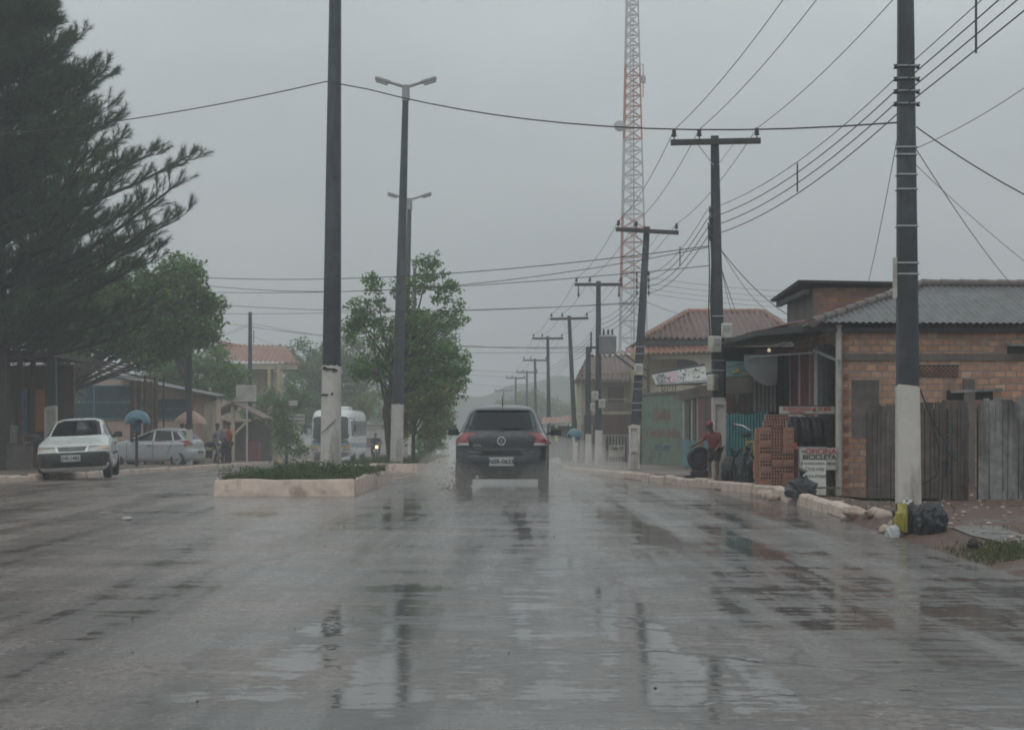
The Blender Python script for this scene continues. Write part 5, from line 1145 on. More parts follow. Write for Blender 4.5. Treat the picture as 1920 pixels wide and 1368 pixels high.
# pale house with balcony, behind the transformer pole
t = thing('balcony_house', 'pale house with red tiled roof and white balcony rails behind the transformer pole', 'house', (3.5, 89.5, gz(89)))
W(bx(3.45, 5.95, 90.2, 97, -1.3, 3.9), 'wall', m_cream, t)
r1 = W(slope((3.3, 89.2, 3.45), (6.3, 89.2, 3.45), (6.3, 93, 4.75), (3.9, 93, 4.75), .22, 12, .04, .04), 'roof', m_tile, t)
W(slope((3.3, 97, 3.4), (3.3, 89.2, 3.45), (3.9, 93, 4.75), (3.9, 93.1, 4.75), .24, 10, .04, .04, per=4), 'roof', m_tile, t)
W(slope((6.3, 97, 3.4), (3.3, 97, 3.4), (3.9, 93.05, 4.74), (6.3, 93.05, 4.74), .3, 8, .05, .1, per=4), 'roof', m_tile, t)
W(bx(4.75, 5.55, 90.14, 90.22, 2.2, 3.15), 'window', m_brown, t)
W(bx(4.35, 6.0, 88.6, 90.1, 1.75, 1.9), 'balcony_slab', m_cream, t); W(bx(4.45, 5.9, 88.62, 88.72, 1.9, 2.35), 'balcony_panel', m_plaster, t)
b = MB()
for z in (3.4, 2.5): b.bar((4.3, 88.6, z), (5.95, 88.6, z), .04)
for x in (4.3, 5.95): b.bar((x, 88.6, 1.85), (x, 88.6, 3.4), .05)
W(b, 'railing', m_white2, t)
W(bx(3.5, 6.2, 88.2, 88.4, -.7, 1.72), 'garage_front', m_brown, t)
b = MB()
for i in range(12): b.bar((4.25 + i * .15, 88.1, -.75), (4.25 + i * .15, 88.1, .75), .06)
b.bar((4.2, 88.12, .75), (6.0, 88.12, .75), .07); W(b, 'garage_gate', m_grey, t)
W(bx(4.1, 4.5, 87.7, 88.05, -.9, .75), 'gate_pillar', m_white2, t)
t = thing('paper_notice', 'pale notice reading GM-10 on the grey gate beside the leaning pole', 'sign', P(1157, 855, 40)); b = MB(); b.box((0, 0, .25), (.74, .03, .55)); b.build('panel', m_white2, t); text('GM-10', .22, m_ink, t, (0, -.022, .36), bold=.006, sxy=(.95, 1))
# row of low shops farther on
t = thing('low_shop', 'low shop row with faded red roof behind the second blue phone dome', 'shop', (1.9, 98, gz(98)))
W(bx(2.1, 4.4, 97.5, 104, -1.4, 1.2), 'wall', m_brown, t)
W(slope((1.5, 96.6, 1.25), (4.5, 96.6, 1.5), (4.5, 99, 1.9), (1.6, 99, 1.6), .24, 6, .04, .04), 'roof', m_tileo, t)
W(bx(2.35, 2.95, 97.42, 97.49, -.6, .95), 'door', m_inkblue, t); W(bx(3.2, 3.6, 97.42, 97.49, -.5, .9), 'door', m_plank, t)
for x in (1.6, 2.2, 3.0, 4.3): b = MB(); b.bar((x, 96.7, -1), (x, 96.7, 1.3), .07); W(b, 'post', m_wood, t)
t = thing('yellow_banner', 'narrow yellow banner hanging right of the dark hatchback', 'banner', P(1043, 828, 42)); b = MB(); b.box((0, 0, .33), (.13, .05, .64)); b.lathe([(.05, .65), (.03, .7), (.0, .72)], 8); b.build('cloth', mat('banner_yellow', (.5, .45, .05), .5), t)
b = MB(); b.bar((0, .05, -.9), (0, .05, .7), .03); b.build('pole', m_wood, t)
def picket(label, px0, px1, ytop, s, m, seed):
    a_, c_ = G(px0, s, .1), G(px1, s, .1); zt = P(0, ytop, s).z; r = random.Random(seed); t = thing('picket_fence', label, 'fence', a_); b = MB(); n = max(3, int((c_.x - a_.x) / .16))
    for i in range(n): x = a_.x + (c_.x - a_.x) * i / n; b.box((x, a_.y, (a_.z + zt) / 2), (.1, .03, zt - a_.z + r.uniform(-.08, .05)))
    W(b, 'pickets', m, t); b = MB(); b.bar((a_.x, a_.y + .04, zt - .3), (c_.x, a_.y + .04, zt - .3), .06); W(b, 'rail', m_wood, t)
picket('grey paling fence in front of the pale house under the meter boxes', 1092, 1118, 795, 45, m_plank, 3)
picket('brown paling fence right of the second blue phone dome', 1048, 1076, 806, 40, m_brownp, 5)
t = thing('gate_post', 'white concrete gate post between paling fence and grey gate', 'post', G(1124, 47, .05)); b = MB(); b.cham((0, 0, .7), (.26, .26, 1.45), .03); b.build('post', m_white2, t)
# dome-shaped public phone shelters
def phone(label, px, s, ytop, w_, rz, lean=0, dz=.12):
    g = G(px, s, dz); zt = P(px, ytop, s).z - g.z; t = thing('phone_shelter', label, 'phone booth', g, rz, 'dome-shaped public phones')
    b = MB(); b.tube([(0, .12, 0), (0, .12, zt - .25)], .05, 10); b.build('post', m_wood, t)
    mb_ = mat('phone_blue', (.055, .17, .23), .35, var=.2, vs=3, bump=0, coat=.3, dirt=(.2, .2, .12), da=.15)
    d = MB(); r = w_ / 2; C_ = Vector((0, -.1, zt - r))
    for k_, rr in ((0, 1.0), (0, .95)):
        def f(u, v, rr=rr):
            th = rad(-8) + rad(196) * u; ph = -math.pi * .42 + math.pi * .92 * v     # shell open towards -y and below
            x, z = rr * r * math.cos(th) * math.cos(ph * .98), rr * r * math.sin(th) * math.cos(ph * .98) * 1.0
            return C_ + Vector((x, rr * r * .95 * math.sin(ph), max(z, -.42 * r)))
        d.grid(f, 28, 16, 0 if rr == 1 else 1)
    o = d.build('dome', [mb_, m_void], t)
    p = MB(); p.cham((0, .06, zt - w_ * .62), (.24, .14, .36), .03); p.build('phone', m_inkblue, t)
    return t
phone('blue dome phone shelter behind the white car roof', 257, 56, 768, .86, rad(18), dz=.05)
phone('second, smaller blue dome phone shelter right of the dark hatchback', 1081, 46, 803, .62, rad(-55))
# ------------------------------------------------ left side of the street
m_pinkw = mat('salmon_wall', (.52, .38, .31), .75, var=.08, vs=1.5, dirt=(.36, .26, .21), ds=1.2, da=.3, streak=True)
m_latt = mat('blue_lattice', (.10, .21, .26), .5, var=.2)
Yh, sh_ = 76.0, 44.7
def X(px): return (px - 960) / sh_
def Z(py): return CH + (HZ - py) / sh_
t = thing('salmon_house', 'salmon pink house with blue diagonal lattice windows behind the canopy frame', 'house', (X(260), Yh, gz(Yh)))
b = MB(); b.prism([(X(118), -1), (X(406), -1), (X(406), Z(748)), (X(345), Z(734)), (X(238), Z(712)), (X(118), Z(712))], 1.2, 0, Matrix.Translation((0, Yh, 0))); W(b, 'wall', m_pinkw, t)
b = MB(); b.add([(X(228), Yh - .7, Z(711)), (X(412), Yh - .7, Z(745)), (X(412), Yh + 1.6, Z(742)), (X(228), Yh + 1.6, Z(706))] + [(X(228), Yh - .7, Z(711) + .07), (X(412), Yh - .7, Z(745) + .07), (X(412), Yh + 1.6, Z(742) + .07), (X(228), Yh + 1.6, Z(706) + .07)], [(3, 2, 1, 0), (4, 5, 6, 7), (0, 1, 5, 4), (1, 2, 6, 5), (2, 3, 7, 6), (3, 0, 4, 7)]); W(b, 'roof', m_fibro, t)
for px0, px1, y0, y1 in ((127, 255, 723, 785), (265, 351, 748, 785)):
    x0, x1, z0, z1 = X(px0), X(px1), Z(y1), Z(y0)
    fr = MB(); 
    for q, r_ in (((x0, z0), (x1, z0)), ((x1, z0), (x1, z1)), ((x1, z1), (x0, z1)), ((x0, z1), (x0, z0)), (((x0 + x1) / 2 - .3, z0), ((x0 + x1) / 2 - .3, z1)), ((x0, (z0 + z1) / 2), (x1, (z0 + z1) / 2))): fr.bar((q[0], Yh - .06, q[1]), (r_[0], Yh - .06, r_[1]), .05)
    o = W(fr, 'window', m_latt, t)
    la = MB(); st = .13; n = int((x1 - x0 + z1 - z0) / st)
    for i in range(1, n):
        c_ = i * st; xa, za = x0 + max(0, c_ - (z1 - z0)), z0 + 0.0
        p0 = (x0 + c_, z0) if c_ <= x1 - x0 else (x1, z0 + c_ - (x1 - x0)); p1 = (x0, z0 + c_) if c_ <= z1 - z0 else (x0 + c_ - (z1 - z0), z1)
        p0, p1 = (2 * x0 + (x1 - x0) - p0[0], p0[1]), (2 * x0 + (x1 - x0) - p1[0], p1[1])
        la.bar((p0[0], Yh - .05, p0[1]), (p1[0], Yh - .05, p1[1]), .035, .03)
    W(la, 'lattice', m_latt, o).location = (0, 0, 0)
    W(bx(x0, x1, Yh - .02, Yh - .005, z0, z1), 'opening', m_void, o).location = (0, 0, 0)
# side wing with small roof pieces
W(bx(X(385), X(404), Yh - .3, Yh - .05, -.6, Z(752)), 'corner_pillar', m_cream, t)
# pale green house behind
t = thing('green_house', 'pale green house with a brown window half hidden behind the trees', 'house', G(238, 34)); g = t.location.copy()
b = MB(); b.box((0, 2, 2.2), (2.6, 4, 4.9)); b.build('wall', mat('mint_wall', (.36, .42, .36), .75, var=.08), t); b = MB(); b.box((.1, -.02, 4.05), (.7, .06, .7)); b.build('window', m_brown, t)
b = MB(); b.box((0, 2, 4.72), (2.9, 4.4, .12)); b.build('roof', m_fibro, t)
# orange tiled house far left of the bus
t = thing('orange_roof_house', 'house with bright orange tiled roof on cream columns above the bus', 'house', G(478, 30)); g = t.location.copy()
def HP(px, py, dy=0): return Vector(((px - 960) / 30, F / 30 + dy, CH + (HZ - py) / 30))
r1 = W(slope(HP(392, 676), HP(562, 682), HP(520, 664, 1.6), HP(400, 640, 4), .3, 9, .05, .05), 'roof', m_tileo, t)
b = MB(); ridge_tiles(b, HP(400, 638, 4), HP(500, 662, 3), .15); ridge_tiles(b, HP(392, 640, 3.5), HP(415, 645, 3.5), .15); W(b, 'ridge_tiles', m_tileo, r1)
W(bx(HP(395, 0).x, HP(556, 0).x, F / 30 + .15, F / 30 + .3, HP(0, 692).z, HP(0, 681).z), 'eave_beam', m_cream, t)
W(bx(HP(395, 0).x, HP(545, 0).x, F / 30 + .4, F / 30 + 5, HP(0, 690).z, HP(0, 682).z), 'ceiling', m_brown, t)
for px in (504, 522): b = MB(); p_ = HP(px, 0); b.cham((p_.x, p_.y + .2, 1.4), (.2, .2, 6.8), .02); W(b, 'column', m_yellow, t)
W(bx(HP(395, 0).x, HP(500, 0).x, F / 30 + 3, F / 30 + 8, -1.6, HP(0, 692).z), 'wall', m_cream, t)
# open bar at far left: posts, low wall, curtain, canopy trusses
t = thing('street_bar', 'open roadside bar with timber posts and low wall at the far left', 'bar', (-14.6, 53.5, gz(53)))
zg = gz(54) + .1
W(bx(-21, -13.9, 57.5, 57.7, zg - .3, 3.1), 'back_wall', m_brown, t)
W(bx(-15.15, -14.80, 57.40, 57.49, 1.0, 2.35), 'orange_panel', mat('orange_wall', (.45, .17, .09), .7, var=.1), t) ; W(bx(-15.62, -15.36, 57.40, 57.49, .9, 2.4), 'blue_panel', m_inkblue, t); W(bx(-16.2, -15.72, 57.40, 57.49, .7, 2.3), 'pale_panel', m_plaster, t)
W(bx(-20, -13.85, 52.2, 52.4, zg - .3, .62), 'low_wall', m_plaster, t)
for px, s in ((5, 63), (14, 63), (38, 63), (62, 60)): b = MB(); g = G(px, s, .0); b.bar((g.x, g.y, zg), (g.x, g.y, 3.2), .14); W(b, 'post', m_brown, t)
W(bx(-21, -13.3, 50.5, 57.6, 3.18, 3.28), 'roof', m_slab, t)
b = MB(); c0_ = P(103, 820, 58); c1_ = P(142, 706, 58)
b.grid(lambda u, v: (c0_.x + (c1_.x - c0_.x) * u * (.55 + .45 * (1 - v) if v < .6 else .73), c0_.y + .06 * math.sin(u * 16), c0_.z + (c1_.z - c0_.z) * v), 30, 10); W(b, 'green_curtain', mat('dark_green_cloth', (.02, .06, .04), .8), t)
t = thing('canopy_frame', 'rusty steel truss frame of a canopy on thin posts above the silver car', 'canopy', (-14.3, 60, gz(60)))
b = MB(); A_, B_ = Vector((-14.15, 52.5, 3.15)), Vector((-14.0, 73, 3.05)); n = 15
for off, dz in ((Vector((0, 0, 0)), 0), (Vector((-2.6, 0, .05)), 0)):
    for zz in (0, .30): b.bar(A_ + off + Vector((0, 0, zz)), B_ + off + Vector((0, 0, zz)), .05)
    for i in range(n):
        p_, q_ = A_.lerp(B_, i / n) + off, A_.lerp(B_, (i + 1) / n) + off
        b.bar(p_, q_ + Vector((0, 0, .30)), .025); b.bar(q_ + Vector((0, 0, .30)), q_, .025)
for i in range(0, n + 1, 2): p_ = A_.lerp(B_, i / n); b.bar(p_ + Vector((.1, 0, .3)), p_ + Vector((-2.9, 0, .36)), .045); b.bar(p_, p_ + Vector((-2.6, 0, .05)), .03)
W(b, 'truss', mat('rusty_steel', (.07, .045, .037), .6, var=.3), t)
for px, s in ((272, 49.5), (290, 48), (307, 46.7)): b = MB(); g = G(px, s, .1); b.bar(g, Vector((g.x, g.y, 3.1)), .06); W(b, 'post', m_wood, t)
for px, s in ((183, 52), (197, 51.5), (211, 51), (222, 50.5), (233, 50)): b = MB(); g = G(px, s, .1); b.bar(Vector((g.x, g.y + 6, g.z)), Vector((g.x, g.y + 6, 3.0)), .16); W(b, 'timber_post', m_brown, t)
g = G(290, 48.4, .15); t = thing('poster_board', 'faded green and cream poster board between the canopy posts', 'poster', g); b = MB(); b.box((0, 0, .55), (.58, .05, 1.05)); b.build('board', m_cream, t)
gp = mat('poster_green', (.12, .27, .15), .6); b = MB(); b.box((.19, -.032, .7), (.14, .01, .7)); b.box((-.2, -.032, .3), (.1, .01, .4)); b.build('green_area', gp, t); b = MB(); b.ball((-.02, -.03, .72), (.13, .01, .16), 12, 8); b.ball((.0, -.03, .3), (.16, .01, .14), 12, 8); b.build('picture', mat('poster_pink', (.42, .2, .16), .6), t)
# plastic chairs in the bar
def chair(label, loc, rz):
    t = thing('plastic_chair', label, 'chair', loc, rz, 'white plastic chairs in the bar'); m = mat('white_plastic', (.40, .40, .37), .5, bump=0)
    b = MB(); b.cham((0, 0, .43), (.44, .42, .04), .015); b.build('seat', m, t)
    b = MB()
    for i in range(5): b.box(((i - 2) * .09, .2 + .03, .68), (.05, .02, .46), 0, Matrix.Rotation(-.12, 4, 'X'))
    b.cham((0, .26, .92), (.46, .03, .08), .012); b.build('backrest', m, t)
    for sx in (-1, 1):
        for sy in (-1, 1): k = MB(); k.bar((sx * .2, sy * .18, .42), (sx * .23, sy * .22, 0), .045); k.build('leg', m, t)
        k = MB(); k.tube([(sx * .23, -.2, .42), (sx * .24, -.2, .64), (sx * .24, .22, .66)], .018, 6); k.build('armrest', m, t)
for px, s, lb in ((22, 60, 'white plastic chair nearer the picture edge behind the low bar wall'), (47, 59.5, 'white plastic chair beside the timber post behind the low bar wall')):
    g = G(px, s, .5); chair(lb, g, rad(20 + px))
g = G(75, 57, .1); t = thing('table', 'dark square table with pale top inside the bar', 'table', g); b = MB(); b.cham((0, 0, .98), (.75, .7, .06), .015); b.build('tabletop', m_white2, t)
for sx in (-1, 1):
    for sy in (-1, 1): k = MB(); k.bar((sx * .3, sy * .28, 0), (sx * .3, sy * .28, .95), .06); k.build('leg', m_wood, t)
# beach umbrella
g = G(357, 47.5, .05); t = thing('parasol', 'faded beige fringed parasol behind the silver car', 'parasol', g, 0); zt = P(0, 770, 47.5).z - g.z
b = MB(); b.tube([(0, 0, 0), (.03, 0, zt)], .025, 8); b.build('pole', m_white2, t)
um = MB(); n = 8
def uf(u, v):
    q = 2 * math.pi * u; k = v; sc_ = abs(math.sin(q * n / 2)); r = .66 * k ** .92 * (1 - .05 * sc_)
    return (r * math.cos(q), r * math.sin(q), zt - .40 * k ** 1.7 - .02 * sc_ * k - (.10 * max(0, (k - .9) / .1)))
um.grid(uf, 64, 12); um.build('canopy', mat('faded_canvas', (.46, .34, .27), .8, var=.15, vs=3, dirt=(.45, .2, .13), da=.3), t)
# gabled timber kiosk with white cross-shaped truss
g = G(440, 38, .1); t = thing('gabled_kiosk', 'small open kiosk with tiled gable roof and white timber truss', 'kiosk', g)
b = MB()
for sx in (-1, 1): b.add([(0, -.9, 2.85), (sx * 1.5, -.9, 2.1), (sx * 1.5, 3, 2.1), (0, 3, 2.85), (0, -.9, 2.95), (sx * 1.5, -.9, 2.18), (sx * 1.5, 3, 2.18), (0, 3, 2.95)], [(3, 2, 1, 0), (4, 5, 6, 7), (0, 1, 5, 4), (1, 2, 6, 5), (2, 3, 7, 6), (3, 0, 4, 7)])
b.build('roof', mat('faded_brown_tile', (.15, .095, .075), .6, var=.3, vs=8), t)
b = MB(); b.bar((0, -.6, 0), (0, -.6, 2.8), .2); b.bar((-.9, -.6, 2.05), (.9, -.6, 2.05), .14); b.bar((-.75, -.6, 2.05), (0, -.6, 1.3), .11); b.bar((.75, -.6, 2.05), (0, -.6, 1.3), .11); b.build('truss', m_cream, t)
b = MB(); b.box((.3, 2.9, 1.0), (2.3, .1, 2.1)); b.build('back_wall', m_plaster, t); b = MB(); b.box((.9, -.2, .5), (.7, .6, 1.0)); b.build('counter', m_redp, t)
# notice boards
g = G(463, 40, .1); t = thing('notice_board', 'grey notice board with rows of faint text on a thin post', 'sign', g)
b = MB(); b.box((0, 0, 1.5), (.07, .05, 3.0)); b.build('post', m_white2, t)
zc = P(0, 737, 40).z - g.z; b = MB(); b.cham((-.03, -.06, zc), (.95, .04, .76), .01); o = b.build('panel', m_white2, t)
for i, s_ in enumerate(('PREFEITURA', 'DE OBRAS', 'PAVIMENTO', 'DE RUAS', 'ESGOTO')): pass
b = MB(); r_ = random.Random(4)
for i in range(6):
    x = -.40
    while x < .33: w_ = r_.uniform(.03, .13); b.box((x + w_ / 2, -.084, zc + .28 - i * .105), (w_, .006, .03)); x += w_ + .025
b.build('faint_lettering', m_grey, t)
b = MB(); b.box((-.03, -.05, zc - .42), (1.35, .06, .04)); b.build('bracket', m_wood, t)
g = G(553, 37, .1); t = thing('street_sign', 'rounded white sign with two dark lines beside the bus', 'sign', g); zc = P(0, 785, 37).z - g.z
b = MB(); b.cham((0, 0, zc), (.98, .05, .5), .06); b.build('panel', m_white2, t); b = MB(); r_ = random.Random(6)
for i, zz in enumerate((.1, -.08)):
    x = -.40
    while x < .36: w_ = r_.uniform(.04, .11); b.box((x + w_ / 2, -.03, zc + zz), (w_, .01, .07)); x += w_ + .03
b.build('lettering', m_ink, t); b = MB(); b.box((-.42, .05, zc * .5 + .1), (.07, .05, zc + .4)); b.build('post', m_wood, t)
b = MB(); b.cham((-.1, 0, zc + .80), (.46, .04, .26), .02); b.build('upper_plate', m_white2, t); b = MB(); b.bar((-.42, .04, zc + .2), (-.35, .04, zc + .8), .04); b.build('arm', m_wood, t)
# distant pale wall beyond the bus
g = G(706, 22, .0); t = thing('distant_house', 'pale low house far down the left carriageway beyond the bus', 'house', g)
b = MB(); b.box((0, 2, 1.1), (4.2, 4, 2.4)); b.build('wall', m_white2, t); b = MB(); b.box((0, 2, 2.45), (4.8, 4.6, .16)); b.build('roof', m_tile, t); b = MB(); b.box((-.3, -.05, 1.0), (1.4, .1, .8)); b.build('door', m_redp, t)
# ---------------------------------------------------------------- median planters
def planter(label, pts, top, seed, soil_dz, gname):
    # pts: outline, counter-clockwise; wall of whitewashed masonry with soil inside
    t = thing('median_planter', label, 'planter', (*pts[0], gz(pts[0][1])), 0, 'whitewashed median planters'); b = MB(); n = len(pts); r = random.Random(seed)
    cx, cy = sum(p[0] for p in pts) / n, sum(p[1] for p in pts) / n
    P2 = []                                       # densify, jitter
    for i in range(n):
        a_, c_ = Vector(pts[i]), Vector(pts[(i + 1) % n]); k = max(2, int((c_ - a_).length / .3))
        for j in range(k): P2.append(a_.lerp(c_, j / k))
    m = len(P2); rings = []
    def inset(d): return [p + (Vector((cx, cy)) - p).normalized() * d for p in P2]
    hs = [top + r.uniform(-.018, .018) for _ in range(m)]
    for d, f in ((0.0, None), (.02, .86), (.05, 1.0), (.17, 1.0), (.19, .5)):
        q = inset(d); rings.append([(p.x + (r.uniform(-.008, .008) if f else 0), p.y, gz(p.y) + (-.1 if f is None else f * hs[i])) for i, p in enumerate(q)])
    V = [v for rg_ in rings for v in rg_]; fs = [(k * m + i, k * m + (i + 1) % m, (k + 1) * m + (i + 1) % m, (k + 1) * m + i) for k in range(4) for i in range(m)]
    b.add(V, fs, 0, True); W(b, 'curb', m_pink, t, sharp=40)
    s_ = MB(); q = inset(.18); s_.add([(p.x, p.y, gz(p.y) + soil_dz) for p in q], [tuple(range(m))]); W(s_, 'soil', m_soil, t)
    rr = np.random.RandomState(seed); G_ = []
    xs = [p[0] for p in pts]; ys = [p[1] for p in pts]
    def inside(x, y):
        c_ = False; j = n - 1
        for i in range(n):
            if (q2[i].y > y) != (q2[j].y > y) and x < (q2[j].x - q2[i].x) * (y - q2[i].y) / (q2[j].y - q2[i].y) + q2[i].x: c_ = not c_
            j = i
        return c_
    q2 = [Vector(p) + (Vector((cx, cy)) - Vector(p)).normalized() * .2 for p in pts]
    while len(G_) < 9000:
        x, y = rr.uniform(min(xs), max(xs)), rr.uniform(min(ys), max(ys))
        if inside(x, y) and (math.sin(3.1 * x + seed) + math.sin(1.7 * y) + rr.normal(0, .8)) > -1.2: G_.append((x, y, gz(y) + soil_dz))
    o = grass('planter_grass', G_, .15, .028, m_grass, seed, .8); tag(o, gname, 'grass', kind='stuff')
    cl = [(x, y, gz(y) + soil_dz + rr.uniform(.02, .17) * (1 + .5 * math.sin(2.3 * x + y))) for x, y, z in G_[:650]]
    o = scatter_leaves('planter_ground_cover', cl, 14, (.16, .16, .07), .06, m_cover, None, seed + 1, .6); tag(o, gname.replace('grass', 'leafy ground cover'), 'ground cover', kind='stuff')
    return t
planter('near end planter of the median, pale pink curb with grass and the nearest lamp pole', [(-4.95, 30.1), (-2.62, 30.1), (-2.56, 38.2), (-4.95, 38.2)], .275, 1, .22, 'low grass in the near median planter')
planter('long second median planter behind the near one, holding the second lamp and trees', [(-5.5, 54.2), (-2.85, 54.4), (-2.6, 56), (-4.2, 120), (-7.6, 120)], .28, 2, .22, 'low grass in the second median planter')
# ---------------------------------------------------------------- trees
def loc(px, py, s, base): return Vector(((px - 960) / s, F / s, CH + (HZ - py) / s)) - base
def ptree(name, label, base_px, s, blobs, dz=.1, **k):
    base = G(base_px, s, dz); bl = []
    for px, py, rx, ry, *dy in blobs: c = loc(px, py, s, base); bl.append(((c.x, dy[0] if dy else 0, c.z), (rx / s, (rx + ry) / 2 / s, ry / s)))
    return tree(name, label, base, bl, **k)
# big pine: whorled limbs with upturned brushes of long needles
def pine(label, base, H, seed):
    t = thing('pine_tree', label, 'tree', base); r = random.Random(seed); nr = np.random.RandomState(seed)
    tr = MB(); tr.tube([(0, 0, -.2), (.1, 0, H * .3), (0, .05, H * .6), (.05, 0, H)], [.34, .27, .17, .04], 10)
    tips = []
    def radius(z): return float(np.interp(z, [3.2, 4.2, 5.6, 6.6, 7.6, 8.5, 9.4, 11, 12, 13, 15.5], [3.4, 4.4, 5.1, 5.9, 6.1, 5.3, 4.1, 3.4, 2.4, 1.8, .5]))
    z = 3.5; az = 0
    while z < H - .3:
        for k in range(8):
            az += 2.4 + r.uniform(-.5, .5); R = radius(z + (1.5 if z >= 4.5 else .7)) * r.choice((.5, .65, .8, .9, .97, 1.05)) * r.uniform(.94, 1.06)
            p0 = Vector((0, 0, z - R * .10)); d = Vector((math.cos(az), math.sin(az), 0)); sd = Vector((-d.y, d.x, 0)); droop = .0 if z < 4.5 else .2
            pts = [p0 + d * (R * q) + Vector((0, 0, R * (droop * q + .22 * q * q))) + Vector((r.uniform(-.1, .1), r.uniform(-.1, .1), 0)) * q for q in (0, .25, .5, .75, 1)]
            tr.tube(pts, [.07 * (1 - q * .8) * (R / 5 + .3) for q in (0, .25, .5, .75, 1)], 5)
            for q in np.arange(.14, 1.01, .075):
                i_ = min(3, int(q * 4)); b_ = pts[i_].lerp(pts[i_ + 1], q * 4 - i_)
                for sg in ((-1, 1) if q < .97 else (0,)):
                    ln = r.uniform(.55, 1.35) * (1.15 - .5 * q); dd = (d * r.uniform(.4, .9) + sd * sg * r.uniform(.3, .9) + Vector((0, 0, r.uniform(.1, .6)))).normalized()
                    m_ = b_ + dd * ln * .55; e_ = m_ + (dd + Vector((0, 0, r.uniform(.3, 1.0)))).normalized() * ln * .6
                    tr.tube([b_, m_, e_], [.016, .012, .007], 4, 0, False); tips.append((m_, e_))
                    for _ in range(3):                         # side shoots, curving upward
                        o_ = b_.lerp(m_, r.uniform(.4, 1)) if r.random() < .6 else m_.lerp(e_, r.uniform(0, .5))
                        d2 = (dd + Vector((r.uniform(-.8, .8), r.uniform(-.8, .8), r.uniform(.1, .9)))).normalized(); f_ = o_ + d2 * r.uniform(.28, .55); tr.tube([o_, f_], [.008, .005], 3, 0, False); tips.append((o_.lerp(f_, .15), f_))
        z += .52
    tr.build('trunk', m_bark, t)
    A_ = np.array([tuple(a_) for a_, b_ in tips]); B_ = np.array([tuple(b_) for a_, b_ in tips]); n = 58; N = len(tips) * n
    a2, b2 = np.repeat(A_, n, 0), np.repeat(B_, n, 0); q = nr.uniform(0, 1.0, (N, 1)) ** .75; p = a2 + (b2 - a2) * q
    ax = b2 - a2; ax /= np.linalg.norm(ax, axis=1, keepdims=True); rd = nr.normal(0, 1, (N, 3)); rd -= ax * (rd * ax).sum(1, keepdims=True); rd /= np.linalg.norm(rd, axis=1, keepdims=True)
    dr = ax * nr.uniform(.7, 1.3, (N, 1)) + rd * nr.uniform(.25, 1.0, (N, 1)); dr /= np.linalg.norm(dr, axis=1, keepdims=True); ln = nr.uniform(.13, .27, (N, 1))
    side = np.cross(dr, nr.normal(0, 1, (N, 3))); side /= np.linalg.norm(side, axis=1, keepdims=True); w_ = .0055
    V = np.stack([p - side * w_, p + side * w_, p + dr * ln + np.array([0, 0, -.02])], 1).reshape(-1, 3)
    npmesh('crown', V, np.arange(3 * N).reshape(N, 3), m_needle, t)
g = G(-12, 68, .1); pine('huge dark pine with long needles filling the upper left corner', g, 15.5, 11)
ptree('broadleaf_tree', 'dark green broad-leaf tree between the pine and the orange roof', 92, 50, [(270, 590, 95, 95), (340, 540, 45, 70), (372, 595, 52, 62), (180, 590, 110, 80), (100, 590, 90, 60), (300, 640, 75, 38)], nclump=620, nleaf=66, size=.22, m=m_leafd, seed=21, trunk_r=.22, spread=.5, limbs=20)
ptree('broadleaf_tree', 'brighter green tree top showing just above the dark broad-leaf tree', 354, 46, [(335, 520, 40, 45), (300, 560, 60, 55)], nclump=70, nleaf=60, size=.2, m=m_leafm, seed=22, trunk_r=.15, spread=.45)
ptree('mango_tree', 'mid green bushy tree below the dark broad-leaf tree, left of the kiosk', 390, 37, [(385, 700, 70, 52), (330, 720, 60, 45), (430, 722, 42, 38), (300, 705, 35, 35)], nclump=190, nleaf=56, size=.22, m=m_leafm, seed=23, trunk_r=.2, spread=.55)
ptree('mango_tree', 'large rounded dark tree behind the bus and nearest lamp pole', 610, 25, [(600, 700, 75, 62), (640, 690, 70, 60), (560, 720, 45, 60), (680, 720, 50, 60), (600, 770, 90, 50)], nclump=260, nleaf=56, size=.32, m=m_leafd, seed=24, trunk_r=.3, spread=.8)
ptree('small_tree', 'small dense street tree left of the bus', 537, 39, [(535, 800, 34, 34), (540, 835, 38, 22), (525, 770, 20, 25)], nclump=90, nleaf=46, size=.15, m=m_leafd, seed=25, trunk_r=.06, spread=.3)
ptree('small_tree', 'dark bush under the tiled house right of the notice board', 500, 33, [(500, 760, 34, 40), (480, 790, 25, 30), (555, 745, 28, 40)], nclump=80, nleaf=46, size=.2, m=m_leafd, seed=26, trunk_r=.08, spread=.4)
# the median trees
ptree('median_tree', 'tall light green tree in the median around the second street lamp', 735, 56, [(805, 505, 30, 30), (835, 545, 32, 26), (770, 545, 34, 28), (700, 535, 26, 24), (690, 585, 42, 30), (775, 600, 48, 30), (845, 590, 28, 26), (665, 620, 24, 34), (720, 640, 50, 28), (795, 655, 56, 32), (850, 680, 32, 28), (700, 690, 48, 28), (780, 705, 62, 28), (858, 705, 22, 20)], dz=.2, nclump=430, nleaf=26, size=.16, m=m_leafm, seed=31, trunk_r=.12, spread=.27, lean=(-.2, 0), limbs=46, trunk_top=(.6, 0, 5.2))
ptree('yellowish_tree', 'yellow green bushy tree lower in the median behind the second street lamp', 775, 50, [(780, 745, 60, 42), (750, 790, 30, 40), (815, 780, 36, 45), (840, 730, 32, 32)], dz=.2, nclump=210, nleaf=44, size=.15, m=m_leafy, seed=32, trunk_r=.07, spread=.3, limbs=10)
ptree('median_tree', 'hazier median tree right of the yellow green one', 805, 40, [(830, 700, 48, 45), (800, 640, 60, 60), (790, 760, 45, 40), (830, 770, 22, 35)], dz=.2, nclump=210, nleaf=48, size=.18, m=m_leafm, seed=33, trunk_r=.1, spread=.4)
